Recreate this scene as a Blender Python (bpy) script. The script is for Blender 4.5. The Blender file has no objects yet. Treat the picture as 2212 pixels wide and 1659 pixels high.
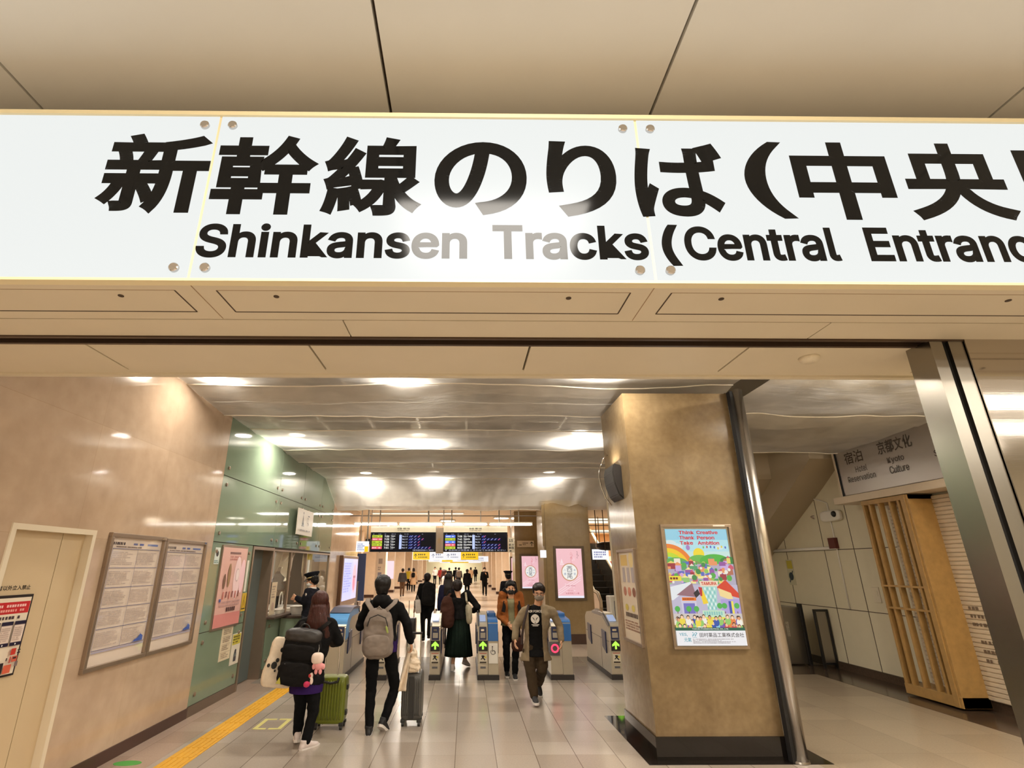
import bpy, bmesh, math, random, os
from math import sin, cos, pi, radians, sqrt
from mathutils import Vector as V, Matrix, noise as MN
random.seed(7)
ORD = ['first', 'second', 'third', 'fourth', 'fifth', 'sixth', 'seventh', 'eighth', 'ninth', 'tenth']
SC = bpy.context.scene
COL = SC.collection

# ------------------------------------------------------------------ camera, world, exposure, large lights
F = 1121.0; PPX = 1020.0; PPY = 829.5; EYE = 1.78
PITCH = math.atan((1222 - PPY) / F); YAW = radians(0.64)
cam_data = bpy.data.cameras.new('camera'); cam = bpy.data.objects.new('camera', cam_data); COL.objects.link(cam)
cam_data.sensor_width = 36; cam_data.lens = 36 * F / 2212; cam_data.shift_x = (1106 - PPX) / 2212
cam_data.clip_start = 0.05; cam_data.clip_end = 300
cam.location = (0, 0, EYE); cam.rotation_euler = (pi / 2 + PITCH, 0, -YAW)
SC.camera = cam
SC.view_settings.view_transform = 'Standard'; SC.view_settings.look = 'None'
SC.view_settings.exposure = 0.18; SC.view_settings.gamma = 1.0; SC.view_settings.use_curve_mapping = False

world = bpy.data.worlds.new('world'); SC.world = world; world.use_nodes = True
wb = world.node_tree.nodes['Background']
wb.inputs[0].default_value = (1.0, 0.93, 0.82, 1); wb.inputs[1].default_value = 0.85

WARM = (1.0, 0.93, 0.83)
LAMPS = []
def area_light(name, loc, sx, sy, power, color=WARM, shape='RECTANGLE', rot=(0, 0, 0), spread=pi, parent=None):
    d = bpy.data.lights.new(name, 'AREA'); d.shape = shape; d.size = sx; d.size_y = sy
    d.energy = power; d.color = color; d.spread = spread
    o = bpy.data.objects.new(name, d); COL.objects.link(o); o.location = loc; o.rotation_euler = rot
    if parent is not None:
        o.parent = parent; o.location = V(loc) - WLOC[parent.name]
    return o
WLOC = {}
P_CONC = 85.0      # concourse ceiling panels, W each
P_HALL = 110.0     # downlights above the film, W each
P_FAR = 250.0      # lamps of the far hall, W each

def ray(x, y):
    u = (x - PPX) / F; v = (PPY - y) / F
    dx, dy, dz = u, cos(PITCH) - v * sin(PITCH), sin(PITCH) + v * cos(PITCH)
    return V((dx * cos(YAW) + dy * sin(YAW), -dx * sin(YAW) + dy * cos(YAW), dz))
def at(x, y, Y):          # the point at depth Y seen at a photograph pixel
    d = ray(x, y); return V((0, 0, EYE)) + d * (Y / d.y)
def onx(x, y, X):
    d = ray(x, y); return V((0, 0, EYE)) + d * (X / d.x)

# ------------------------------------------------------------------ colours and materials
def lin(c):
    c = c / 255.0
    return c / 12.92 if c <= 0.04045 else ((c + 0.055) / 1.055) ** 2.4
def rgb(r, g, b): return (lin(r), lin(g), lin(b), 1.0)

class NT:
    def __init__(s, name):
        s.m = bpy.data.materials.new(name); s.m.use_nodes = True
        s.t = s.m.node_tree; s.b = s.t.nodes['Principled BSDF']; s.out = s.t.nodes['Material Output']
    def n(s, typ, **kw):
        nd = s.t.nodes.new(typ)
        for k, v in kw.items(): setattr(nd, k, v)
        return nd
    def l(s, a, b): s.t.links.new(a, b)
def setp(b, **kw):
    names = dict(col='Base Color', rough='Roughness', metal='Metallic', spec='Specular IOR Level', coat='Coat Weight', coatr='Coat Roughness',
                 emit='Emission Color', emits='Emission Strength', alpha='Alpha', trans='Transmission Weight', sheen='Sheen Weight', ior='IOR', aniso='Anisotropic')
    for k, v in kw.items(): b.inputs[names[k]].default_value = v
MATS = {}
def mat(name, col, rough=0.5, metal=0.0, noise=0.0, nscale=6.0, bump=0.0, bscale=80.0, **kw):
    """A plain surface whose tone wanders a little with a noise texture, with an optional fine bump."""
    if name in MATS: return MATS[name]
    q = NT(name); setp(q.b, col=col, rough=rough, metal=metal, **kw)
    if noise > 0 or bump > 0:
        tc = q.n('ShaderNodeTexCoord')
    if noise > 0:
        nz = q.n('ShaderNodeTexNoise'); nz.inputs['Scale'].default_value = nscale; nz.inputs['Detail'].default_value = 6
        q.l(tc.outputs['Object'], nz.inputs['Vector'])
        rp = q.n('ShaderNodeMapRange'); rp.inputs[1].default_value = 0.25; rp.inputs[2].default_value = 0.75
        rp.inputs[3].default_value = 1 - noise; rp.inputs[4].default_value = 1 + noise
        q.l(nz.outputs['Fac'], rp.inputs[0])
        mx = q.n('ShaderNodeMix', data_type='RGBA', blend_type='MULTIPLY'); mx.inputs[0].default_value = 1
        mx.inputs[6].default_value = col; q.l(rp.outputs[0], mx.inputs[7]); q.l(mx.outputs[2], q.b.inputs['Base Color'])
    if bump > 0:
        n2 = q.n('ShaderNodeTexNoise'); n2.inputs['Scale'].default_value = bscale; n2.inputs['Detail'].default_value = 3
        q.l(tc.outputs['Object'], n2.inputs['Vector'])
        bp = q.n('ShaderNodeBump'); bp.inputs['Strength'].default_value = bump; bp.inputs['Distance'].default_value = 0.01
        q.l(n2.outputs['Fac'], bp.inputs['Height']); q.l(bp.outputs[0], q.b.inputs['Normal'])
    MATS[name] = q.m
    return q.m
def hair_mat(name, c):
    q = NT(name); setp(q.b, col=rgb(*c), rough=0.42, spec=0.25); tc = q.n('ShaderNodeTexCoord'); mp = q.n('ShaderNodeMapping'); mp.inputs['Scale'].default_value = (150, 150, 9); q.l(tc.outputs['Object'], mp.inputs[0])
    nz = q.n('ShaderNodeTexNoise'); nz.inputs['Scale'].default_value = 1.0; nz.inputs['Detail'].default_value = 4; q.l(mp.outputs[0], nz.inputs['Vector'])
    mr = q.n('ShaderNodeMapRange'); mr.inputs[1].default_value = 0.3; mr.inputs[2].default_value = 0.7; mr.inputs[3].default_value = 0.45; mr.inputs[4].default_value = 1.5; q.l(nz.outputs['Fac'], mr.inputs[0])
    mx = q.n('ShaderNodeMix', data_type='RGBA', blend_type='MULTIPLY'); mx.inputs[0].default_value = 1; mx.inputs[6].default_value = rgb(*c); q.l(mr.outputs[0], mx.inputs[7]); q.l(mx.outputs[2], q.b.inputs['Base Color'])
    bp = q.n('ShaderNodeBump'); bp.inputs['Strength'].default_value = 0.6; bp.inputs['Distance'].default_value = 0.006; q.l(nz.outputs['Fac'], bp.inputs['Height']); q.l(bp.outputs[0], q.b.inputs['Normal'])
    MATS[name] = q.m; return q.m
def emis(name, col, strength, gloss=0.0):
    if name in MATS: return MATS[name]
    q = NT(name); setp(q.b, col=(0.02, 0.02, 0.02, 1), emit=col, emits=strength, rough=0.15 if gloss else 0.6, spec=0.5 if gloss else 0.1)
    MATS[name] = q.m; return q.m

def marble(name, c1, c2, pw, ph, axis, rough=0.13, ns=1.6, off=(0, 0), tint=0.05):
    """Polished stone slabs: cloudy veining, slab-to-slab tone, hairline joints (axis = wall normal)."""
    q = NT(name); setp(q.b, rough=rough, spec=0.5)
    tc = q.n('ShaderNodeTexCoord'); sp = q.n('ShaderNodeSeparateXYZ'); q.l(tc.outputs['Object'], sp.inputs[0])
    cb = q.n('ShaderNodeCombineXYZ')
    q.l(sp.outputs['Y' if axis == 'x' else 'X'], cb.inputs[0]); q.l(sp.outputs['Y' if axis == 'z' else 'Z'], cb.inputs[1])
    mp = q.n('ShaderNodeMapping'); mp.inputs['Location'].default_value = (off[0], off[1], 0); q.l(cb.outputs[0], mp.inputs[0])
    bk = q.n('ShaderNodeTexBrick'); bk.offset = 0.0; bk.squash = 1.0
    bk.inputs['Scale'].default_value = 1; bk.inputs['Brick Width'].default_value = pw; bk.inputs['Row Height'].default_value = ph
    bk.inputs['Mortar Size'].default_value = 0.0022; bk.inputs['Mortar Smooth'].default_value = 0.1
    bk.inputs['Color1'].default_value = (1 - tint, 1 - tint, 1 - tint, 1); bk.inputs['Color2'].default_value = (1 + tint, 1 + tint, 1 + tint, 1)
    bk.inputs['Mortar'].default_value = (0.86, 0.84, 0.80, 1)
    q.l(mp.outputs[0], bk.inputs['Vector'])
    nz = q.n('ShaderNodeTexNoise'); nz.inputs['Scale'].default_value = ns; nz.inputs['Detail'].default_value = 9; nz.inputs['Distortion'].default_value = 0.6
    q.l(tc.outputs['Object'], nz.inputs['Vector'])
    n2 = q.n('ShaderNodeTexNoise'); n2.inputs['Scale'].default_value = ns * 9; n2.inputs['Detail'].default_value = 6
    q.l(tc.outputs['Object'], n2.inputs['Vector'])
    ad = q.n('ShaderNodeMath', operation='MULTIPLY_ADD'); ad.inputs[1].default_value = 0.45
    q.l(n2.outputs['Fac'], ad.inputs[0]); q.l(nz.outputs['Fac'], ad.inputs[2])
    mr = q.n('ShaderNodeMapRange'); mr.inputs[1].default_value = 0.55; mr.inputs[2].default_value = 0.92; q.l(ad.outputs[0], mr.inputs[0])
    mx = q.n('ShaderNodeMix', data_type='RGBA'); mx.inputs[6].default_value = c1; mx.inputs[7].default_value = c2; q.l(mr.outputs[0], mx.inputs[0])
    m2 = q.n('ShaderNodeMix', data_type='RGBA', blend_type='MULTIPLY'); m2.inputs[0].default_value = 1
    q.l(mx.outputs[2], m2.inputs[6]); q.l(bk.outputs['Color'], m2.inputs[7]); q.l(m2.outputs[2], q.b.inputs['Base Color'])
    MATS[name] = q.m; return q.m

def tiles(name, c1, c2, size, ox, oy, strong, rough=0.2, jx=0.55, jy=0.8):
    """Floor tiles: dark joints along Y, fainter ones across, each tile its own tone."""
    q = NT(name); setp(q.b, rough=rough, spec=0.5)
    g = q.n('ShaderNodeNewGeometry'); sp = q.n('ShaderNodeSeparateXYZ'); q.l(g.outputs['Position'], sp.inputs[0])
    def frac(out, off, sz):
        a = q.n('ShaderNodeMath', operation='ADD'); a.inputs[1].default_value = -off + 1000 * sz; q.l(out, a.inputs[0])
        d = q.n('ShaderNodeMath', operation='DIVIDE'); d.inputs[1].default_value = sz; q.l(a.outputs[0], d.inputs[0])
        f = q.n('ShaderNodeMath', operation='FRACT'); q.l(d.outputs[0], f.inputs[0])
        fl = q.n('ShaderNodeMath', operation='FLOOR'); q.l(d.outputs[0], fl.inputs[0])
        return f.outputs[0], fl.outputs[0]
    fx, ix = frac(sp.outputs['X'], ox, size[0]); fy, iy = frac(sp.outputs['Y'], oy, size[1])
    cb = q.n('ShaderNodeCombineXYZ'); q.l(ix, cb.inputs[0]); q.l(iy, cb.inputs[1])
    wn = q.n('ShaderNodeTexWhiteNoise', noise_dimensions='2D'); q.l(cb.outputs[0], wn.inputs['Vector'])
    def line(f, w):      # 1 on the joint
        a = q.n('ShaderNodeMath', operation='SUBTRACT'); a.inputs[1].default_value = 0.5; q.l(f, a.inputs[0])
        b = q.n('ShaderNodeMath', operation='ABSOLUTE'); q.l(a.outputs[0], b.inputs[0])
        c = q.n('ShaderNodeMath', operation='GREATER_THAN'); c.inputs[1].default_value = 0.5 - w; q.l(b.outputs[0], c.inputs[0])
        return c.outputs[0]
    lx = line(fx, 0.004 / size[0]); ly = line(fy, 0.003 / size[1])
    mx = q.n('ShaderNodeMix', data_type='RGBA'); mx.inputs[6].default_value = c1; mx.inputs[7].default_value = c2; q.l(wn.outputs['Value'], mx.inputs[0])
    nz = q.n('ShaderNodeTexNoise'); nz.inputs['Scale'].default_value = 60; nz.inputs['Detail'].default_value = 4; q.l(g.outputs['Position'], nz.inputs['Vector'])
    nr = q.n('ShaderNodeMapRange'); nr.inputs[1].default_value = 0.3; nr.inputs[2].default_value = 0.7; nr.inputs[3].default_value = 0.93; nr.inputs[4].default_value = 1.05
    q.l(nz.outputs['Fac'], nr.inputs[0])
    m1 = q.n('ShaderNodeMix', data_type='RGBA', blend_type='MULTIPLY'); m1.inputs[0].default_value = 1; q.l(mx.outputs[2], m1.inputs[6]); q.l(nr.outputs[0], m1.inputs[7])
    def dark(prev, l, k):
        s = q.n('ShaderNodeMath', operation='MULTIPLY'); s.inputs[1].default_value = k; q.l(l, s.inputs[0])
        m = q.n('ShaderNodeMix', data_type='RGBA'); q.l(s.outputs[0], m.inputs[0]); q.l(prev, m.inputs[6]); m.inputs[7].default_value = (0.10, 0.065, 0.04, 1)
        return m.outputs[2]
    o = dark(m1.outputs[2], ly, jx); o = dark(o, lx, jy)
    q.l(o, q.b.inputs['Base Color']); MATS[name] = q.m; return q.m

def brushed(name, col, rough=0.28, axis='Z', stretch=160.0):
    """Brushed stainless steel: fine streaks along one axis."""
    q = NT(name); setp(q.b, col=col, metal=1.0, rough=rough)
    tc = q.n('ShaderNodeTexCoord'); mp = q.n('ShaderNodeMapping'); q.l(tc.outputs['Object'], mp.inputs[0])
    sc = [stretch] * 3; sc['XYZ'.index(axis)] = 1.2; mp.inputs['Scale'].default_value = sc
    nz = q.n('ShaderNodeTexNoise'); nz.inputs['Scale'].default_value = 1.0; nz.inputs['Detail'].default_value = 5; q.l(mp.outputs[0], nz.inputs['Vector'])
    mr = q.n('ShaderNodeMapRange'); mr.inputs[3].default_value = rough * 0.9; mr.inputs[4].default_value = rough * 1.12; q.l(nz.outputs['Fac'], mr.inputs[0])
    q.l(mr.outputs[0], q.b.inputs['Roughness'])
    bp = q.n('ShaderNodeBump'); bp.inputs['Strength'].default_value = 0.05; bp.inputs['Distance'].default_value = 0.001
    q.l(nz.outputs['Fac'], bp.inputs['Height']); q.l(bp.outputs[0], q.b.inputs['Normal'])
    MATS[name] = q.m; return q.m

def print_mat(name, strength, spec=0.4):
    """Printed sheet: colours come from the print itself; strength > 0 for a backlit film or a screen."""
    q = NT(name); at_ = q.n('ShaderNodeAttribute', attribute_name='Col')
    if strength > 0:
        setp(q.b, col=(0.01, 0.01, 0.01, 1), emits=strength, rough=0.12, spec=spec)
        q.l(at_.outputs['Color'], q.b.inputs['Emission Color'])
    else:
        setp(q.b, rough=0.35, spec=0.35); q.l(at_.outputs['Color'], q.b.inputs['Base Color'])
    MATS[name] = q.m; return q.m

PRINT = print_mat('printed_paper', 0.0)
PRINT_SIGN = print_mat('backlit_sign_film', 0.85)
PRINT_LIT = print_mat('backlit_poster', 0.85)
PRINT_LED = print_mat('led_screen', 1.0, 0.04)

M_MARBLE = marble('beige_marble', rgb(180, 155, 130), rgb(200, 176, 150), 1.18, 1.02, 'x', 0.07, 0.7, (0.05, 0.02), 0.06)
M_PILLAR = marble('ochre_limestone', rgb(116, 96, 67), rgb(140, 119, 87), 1.25, 1.72, 'y', 0.16, 1.7, (0.62, -0.02), 0.02)
M_COLDARK = marble('olive_stone', rgb(140, 116, 78), rgb(156, 132, 92), 1.2, 1.4, 'y', 0.2, 1.2, (0.3, 0.1), 0.03)
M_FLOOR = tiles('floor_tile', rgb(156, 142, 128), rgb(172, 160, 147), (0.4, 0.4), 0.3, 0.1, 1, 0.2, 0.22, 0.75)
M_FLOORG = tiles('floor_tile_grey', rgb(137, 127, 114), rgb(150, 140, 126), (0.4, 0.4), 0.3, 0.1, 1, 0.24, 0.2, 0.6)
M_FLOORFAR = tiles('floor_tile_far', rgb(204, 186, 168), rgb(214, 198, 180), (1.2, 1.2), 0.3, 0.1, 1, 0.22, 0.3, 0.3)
M_FLOORR = tiles('floor_tile_side', rgb(146, 131, 110), rgb(156, 141, 119), (0.6, 0.6), 0.5, 0.1, 1, 0.25, 0.25, 0.25)
M_BORDER = tiles('floor_border_tile', rgb(160, 137, 119), rgb(170, 148, 131), (0.4, 0.4), 0.3, 0.1, 1, 0.22, 0.2, 0.3)
M_FLOORDK = mat('dark_granite_floor', rgb(70, 56, 44), 0.2, noise=0.25, nscale=40)
M_BLACKG = mat('black_granite', rgb(26, 22, 20), 0.07, noise=0.3, nscale=60)
M_CREAM = mat('cream_painted_panel', rgb(218, 206, 180), 0.42, noise=0.025, nscale=3)
M_CREAMC = mat('cream_ceiling_panel', rgb(236, 232, 221), 0.38, noise=0.02, nscale=2)
M_JOINT = mat('dark_joint', rgb(74, 58, 42), 0.7)
M_JOINTL = mat('soft_joint', rgb(160, 132, 98), 0.7)
M_GREEN = mat('green_back_painted_glass', rgb(126, 142, 120), 0.05, noise=0.03, nscale=2, spec=0.5)
M_SKIRT = mat('brown_baseboard', rgb(66, 40, 30), 0.3)
M_SKIRTG = mat('steel_baseboard', rgb(116, 100, 84), 0.35, 0.4)
M_STEEL = brushed('brushed_steel', (0.50, 0.46, 0.41, 1), 0.26, 'Z')
M_STEELH = brushed('brushed_steel_sheet', (0.50, 0.455, 0.40, 1), 0.07, 'X')
M_STEELG = brushed('guide_steel', (0.30, 0.275, 0.235, 1), 0.22, 'Z')
M_STEELS = brushed('sign_steel', (0.50, 0.455, 0.41, 1), 0.34, 'Z')
M_STEELD = brushed('dark_steel', (0.34, 0.31, 0.27, 1), 0.3, 'Z')
M_ALU = mat('aluminium_frame', rgb(158, 140, 122), 0.32, 0.7, noise=0.05)
M_BRONZE = mat('bronze_rail', rgb(86, 68, 54), 0.3, 0.6)
M_BLACK = mat('black_plastic', rgb(22, 20, 19), 0.4, noise=0.1)
M_DARKGAP = mat('dark_recess', rgb(14, 12, 11), 0.8)
M_WHITEP = mat('white_plastic', rgb(226, 220, 208), 0.35)
M_CHROME = mat('polished_chrome', rgb(205, 200, 195), 0.12, 1.0)
M_DOORP = mat('cream_door_paint', rgb(200, 178, 142), 0.4, noise=0.02)
M_DOORF = mat('pale_door_frame', rgb(220, 206, 180), 0.4)
M_DOORB = mat('slate_blue_door_paint', rgb(84, 98, 98), 0.35, noise=0.05)
M_YELLOW = mat('yellow_tactile_tile', rgb(214, 160, 40), 0.5, noise=0.08, nscale=30)
M_WHITEW = mat('white_wall_panel', rgb(216, 206, 178), 0.35, noise=0.02)
M_SHUT = mat('white_roller_shutter', rgb(204, 186, 160), 0.4, noise=0.03)
M_WOOD = mat('honey_pine', rgb(162, 126, 72), 0.45, noise=0.14, nscale=14)
M_GATE = mat('gate_beige_metal', rgb(176, 166, 146), 0.32, 0.35, noise=0.03)
M_GATEBK = mat('gate_black_kick', rgb(34, 27, 24), 0.5)
M_GATEBL = mat('gate_blue_cover', rgb(44, 98, 158), 0.35, noise=0.04)
M_GATELB = mat('gate_light_blue_cover', rgb(90, 150, 205), 0.35)
M_NAVY = mat('gate_navy_panel', rgb(32, 40, 74), 0.3)
M_PLANK = mat('beige_wood_fin', rgb(224, 204, 180), 0.42, noise=0.05, nscale=5)
M_LAMPTUBE = emis('fluorescent_tube', (1.0, 0.96, 0.86, 1), 9.0)
M_LAMP = emis('lamp_lens', (1.0, 0.9, 0.74, 1), 10.0)
M_WLIT = emis('lit_white_slit', (1.0, 0.95, 0.86, 1), 2.2)
# ------------------------------------------------------------------ mesh helpers (all in world coordinates)
def link(o): COL.objects.link(o); return o
def thing(name, label, cat, loc=(0, 0, 0), group=None):
    o = link(bpy.data.objects.new(name, None)); o.location = loc; o.empty_display_size = 0.1
    o['label'] = label; o['category'] = cat
    if group: o['group'] = group
    WLOC[o.name] = V(loc); return o
def tag(o, label, cat, group=None, kind=None):
    o['label'] = label; o['category'] = cat
    if group: o['group'] = group
    if kind: o['kind'] = kind
    return o
def put(name, me, m, parent=None, label=None, smooth=False):
    """Link a mesh given in world coordinates as one object, under its parent."""
    if m is not None and not me.materials:
        for mm in (m if isinstance(m, (list, tuple)) else [m]): me.materials.append(mm)
    o = link(bpy.data.objects.new(name, me))
    if parent is not None:
        w = WLOC[parent.name]; me.transform(Matrix.Translation(-w)); o.parent = parent; WLOC[o.name] = w
    else:
        bb = [v.co for v in me.vertices]
        if bb:
            c = V(((min(v.x for v in bb) + max(v.x for v in bb)) / 2, (min(v.y for v in bb) + max(v.y for v in bb)) / 2, min(v.z for v in bb)))
            me.transform(Matrix.Translation(-c)); o.location = c; WLOC[o.name] = c
        else: WLOC[o.name] = V((0, 0, 0))
    if smooth:
        for p in me.polygons: p.use_smooth = True
    if label: o['label'] = label
    return o
def ob(name, bm, m, parent=None, label=None, smooth=False):
    me = bpy.data.meshes.new(name); bm.normal_update(); bm.to_mesh(me); bm.free()
    return put(name, me, m, parent, label, smooth)
def struct(name, bm, m, parent=None, label=None):
    o = ob(name, bm, m, parent, label)
    if parent is None: o['kind'] = 'structure'
    return o
def NB(): return bmesh.new()
def box(bm, x0, x1, y0, y1, z0, z1, bev=0.0, mi=0):
    vs = [bm.verts.new(p) for p in ((x0, y0, z0), (x1, y0, z0), (x1, y1, z0), (x0, y1, z0), (x0, y0, z1), (x1, y0, z1), (x1, y1, z1), (x0, y1, z1))]
    fs = [bm.faces.new([vs[i] for i in q]) for q in ((3, 2, 1, 0), (4, 5, 6, 7), (0, 1, 5, 4), (1, 2, 6, 5), (2, 3, 7, 6), (3, 0, 4, 7))]
    for f in fs: f.material_index = mi
    if bev > 0:
        es = list({e for f in fs for e in f.edges})
        bmesh.ops.bevel(bm, geom=es, offset=bev, segments=2, affect='EDGES', profile=0.6)
    return bm
def Bx(*a, **k): return box(NB(), *a, **k)
def prism(bm, poly, d):
    """Extrude a planar polygon (list of points) by vector d into a closed solid."""
    d = V(d); a = [bm.verts.new(p) for p in poly]; b = [bm.verts.new(V(p) + d) for p in poly]; n = len(a)
    bm.faces.new(a[::-1]); bm.faces.new(b)
    for i in range(n): bm.faces.new((a[i], a[(i + 1) % n], b[(i + 1) % n], b[i]))
    bmesh.ops.recalc_face_normals(bm, faces=bm.faces[:])
    return bm
def frame_of(d):
    d = d.normalized(); up = V((0, 0, 1)) if abs(d.z) < 0.9 else V((1, 0, 0))
    a = d.cross(up).normalized(); return a, d.cross(a).normalized()
def tube(bm, pts, rad, n=12, caps=True):
    pts = [V(p) for p in pts]; rad = rad if isinstance(rad, (list, tuple)) else [rad] * len(pts); rings = []; a = None
    for i, p in enumerate(pts):
        d = (pts[min(i + 1, len(pts) - 1)] - pts[max(i - 1, 0)]).normalized()
        if a is None: a, b = frame_of(d)
        else:
            a = (a - d * a.dot(d)).normalized(); b = d.cross(a)
        rings.append([bm.verts.new(p + (a * cos(2 * pi * k / n) + b * sin(2 * pi * k / n)) * rad[i]) for k in range(n)])
    for r, s in zip(rings, rings[1:]):
        for k in range(n): bm.faces.new((r[k], r[(k + 1) % n], s[(k + 1) % n], s[k]))
    if caps: bm.faces.new(rings[0][::-1]); bm.faces.new(rings[-1])
    return bm
def ell(bm, c, r, rot=None, u=16, v=10):
    """Ellipsoid; r = (rx, ry, rz), rot = 3x3 matrix."""
    c = V(c); rot = rot or Matrix.Identity(3); g = []
    for j in range(1, v):
        t = pi * j / v; g.append([bm.verts.new(c + rot @ V((r[0] * sin(t) * cos(2 * pi * k / u), r[1] * sin(t) * sin(2 * pi * k / u), r[2] * cos(t)))) for k in range(u)])
    top = bm.verts.new(c + rot @ V((0, 0, r[2]))); bot = bm.verts.new(c - rot @ V((0, 0, r[2])))
    for k in range(u):
        bm.faces.new((top, g[0][k], g[0][(k + 1) % u])); bm.faces.new((bot, g[-1][(k + 1) % u], g[-1][k]))
    for r0, r1 in zip(g, g[1:]):
        for k in range(u): bm.faces.new((r0[k], r1[k], r1[(k + 1) % u], r0[(k + 1) % u]))
    return bm
def superbox(bm, c, axes, h, p=4.0, u=28, v=18, taper=0.0):
    """Soft rounded box: superellipsoid with half sizes h along the axes (right, forward, up)."""
    c = V(c); ax, ay, az = axes
    def sg(x, e): return math.copysign(abs(x) ** e, x)
    e = 2.0 / p; g = []
    def P(t, f):
        z = sg(cos(t), e); k = 1 - taper * z
        return c + ax * (h[0] * k * sg(sin(t), e) * sg(cos(f), e)) + ay * (h[1] * k * sg(sin(t), e) * sg(sin(f), e)) + az * (h[2] * z)
    for j in range(1, v): g.append([bm.verts.new(P(pi * j / v, 2 * pi * k / u)) for k in range(u)])
    top = bm.verts.new(c + az * h[2]); bot = bm.verts.new(c - az * h[2])
    for k in range(u):
        bm.faces.new((top, g[0][k], g[0][(k + 1) % u])); bm.faces.new((bot, g[-1][(k + 1) % u], g[-1][k]))
    for r0, r1 in zip(g, g[1:]):
        for k in range(u): bm.faces.new((r0[k], r1[k], r1[(k + 1) % u], r0[(k + 1) % u]))
    bmesh.ops.recalc_face_normals(bm, faces=bm.faces[:])
    return bm
def loft(bm, rings, n=24, caps=True):
    """rings: (centre, right vector*rx, forward vector*ry)."""
    g = []
    for c, a, b in rings: g.append([bm.verts.new(V(c) + a * cos(2 * pi * k / n) + b * sin(2 * pi * k / n)) for k in range(n)])
    for r, s in zip(g, g[1:]):
        for k in range(n): bm.faces.new((r[k], r[(k + 1) % n], s[(k + 1) % n], s[k]))
    if caps: bm.faces.new(g[0][::-1]); bm.faces.new(g[-1])
    return bm
def grid(bm, fn, nu, nv):
    g = [[bm.verts.new(fn(i / nu, j / nv)) for j in range(nv + 1)] for i in range(nu + 1)]
    for i in range(nu):
        for j in range(nv): bm.faces.new((g[i][j], g[i + 1][j], g[i + 1][j + 1], g[i][j + 1]))
    return bm
def remesh(bm, voxel, smooth=2, wrinkle=0.0, wscale=9.0, seed=0.0, zs=1.6):
    """Weld overlapping closed shapes into one continuous skin."""
    bmesh.ops.recalc_face_normals(bm, faces=bm.faces[:])
    me = bpy.data.meshes.new('tmp'); bm.to_mesh(me); bm.free()
    o = bpy.data.objects.new('tmp', me); COL.objects.link(o)
    md = o.modifiers.new('r', 'REMESH'); md.mode = 'VOXEL'; md.voxel_size = voxel
    dg = bpy.context.evaluated_depsgraph_get(); out = bpy.data.meshes.new_from_object(o.evaluated_get(dg))
    bpy.data.objects.remove(o); bpy.data.meshes.remove(me)
    b = bmesh.new(); b.from_mesh(out); bpy.data.meshes.remove(out)
    for _ in range(smooth): bmesh.ops.smooth_vert(b, verts=b.verts[:], factor=0.5, use_axis_x=True, use_axis_y=True, use_axis_z=True)
    if wrinkle > 0:
        b.normal_update()
        for v in b.verts:
            q = v.co * wscale + V((seed, seed * 1.7, 0)); q.z *= zs
            v.co += v.normal * wrinkle * (MN.noise(q) + 0.5 * MN.noise(q * 2.3))
    return b

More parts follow.
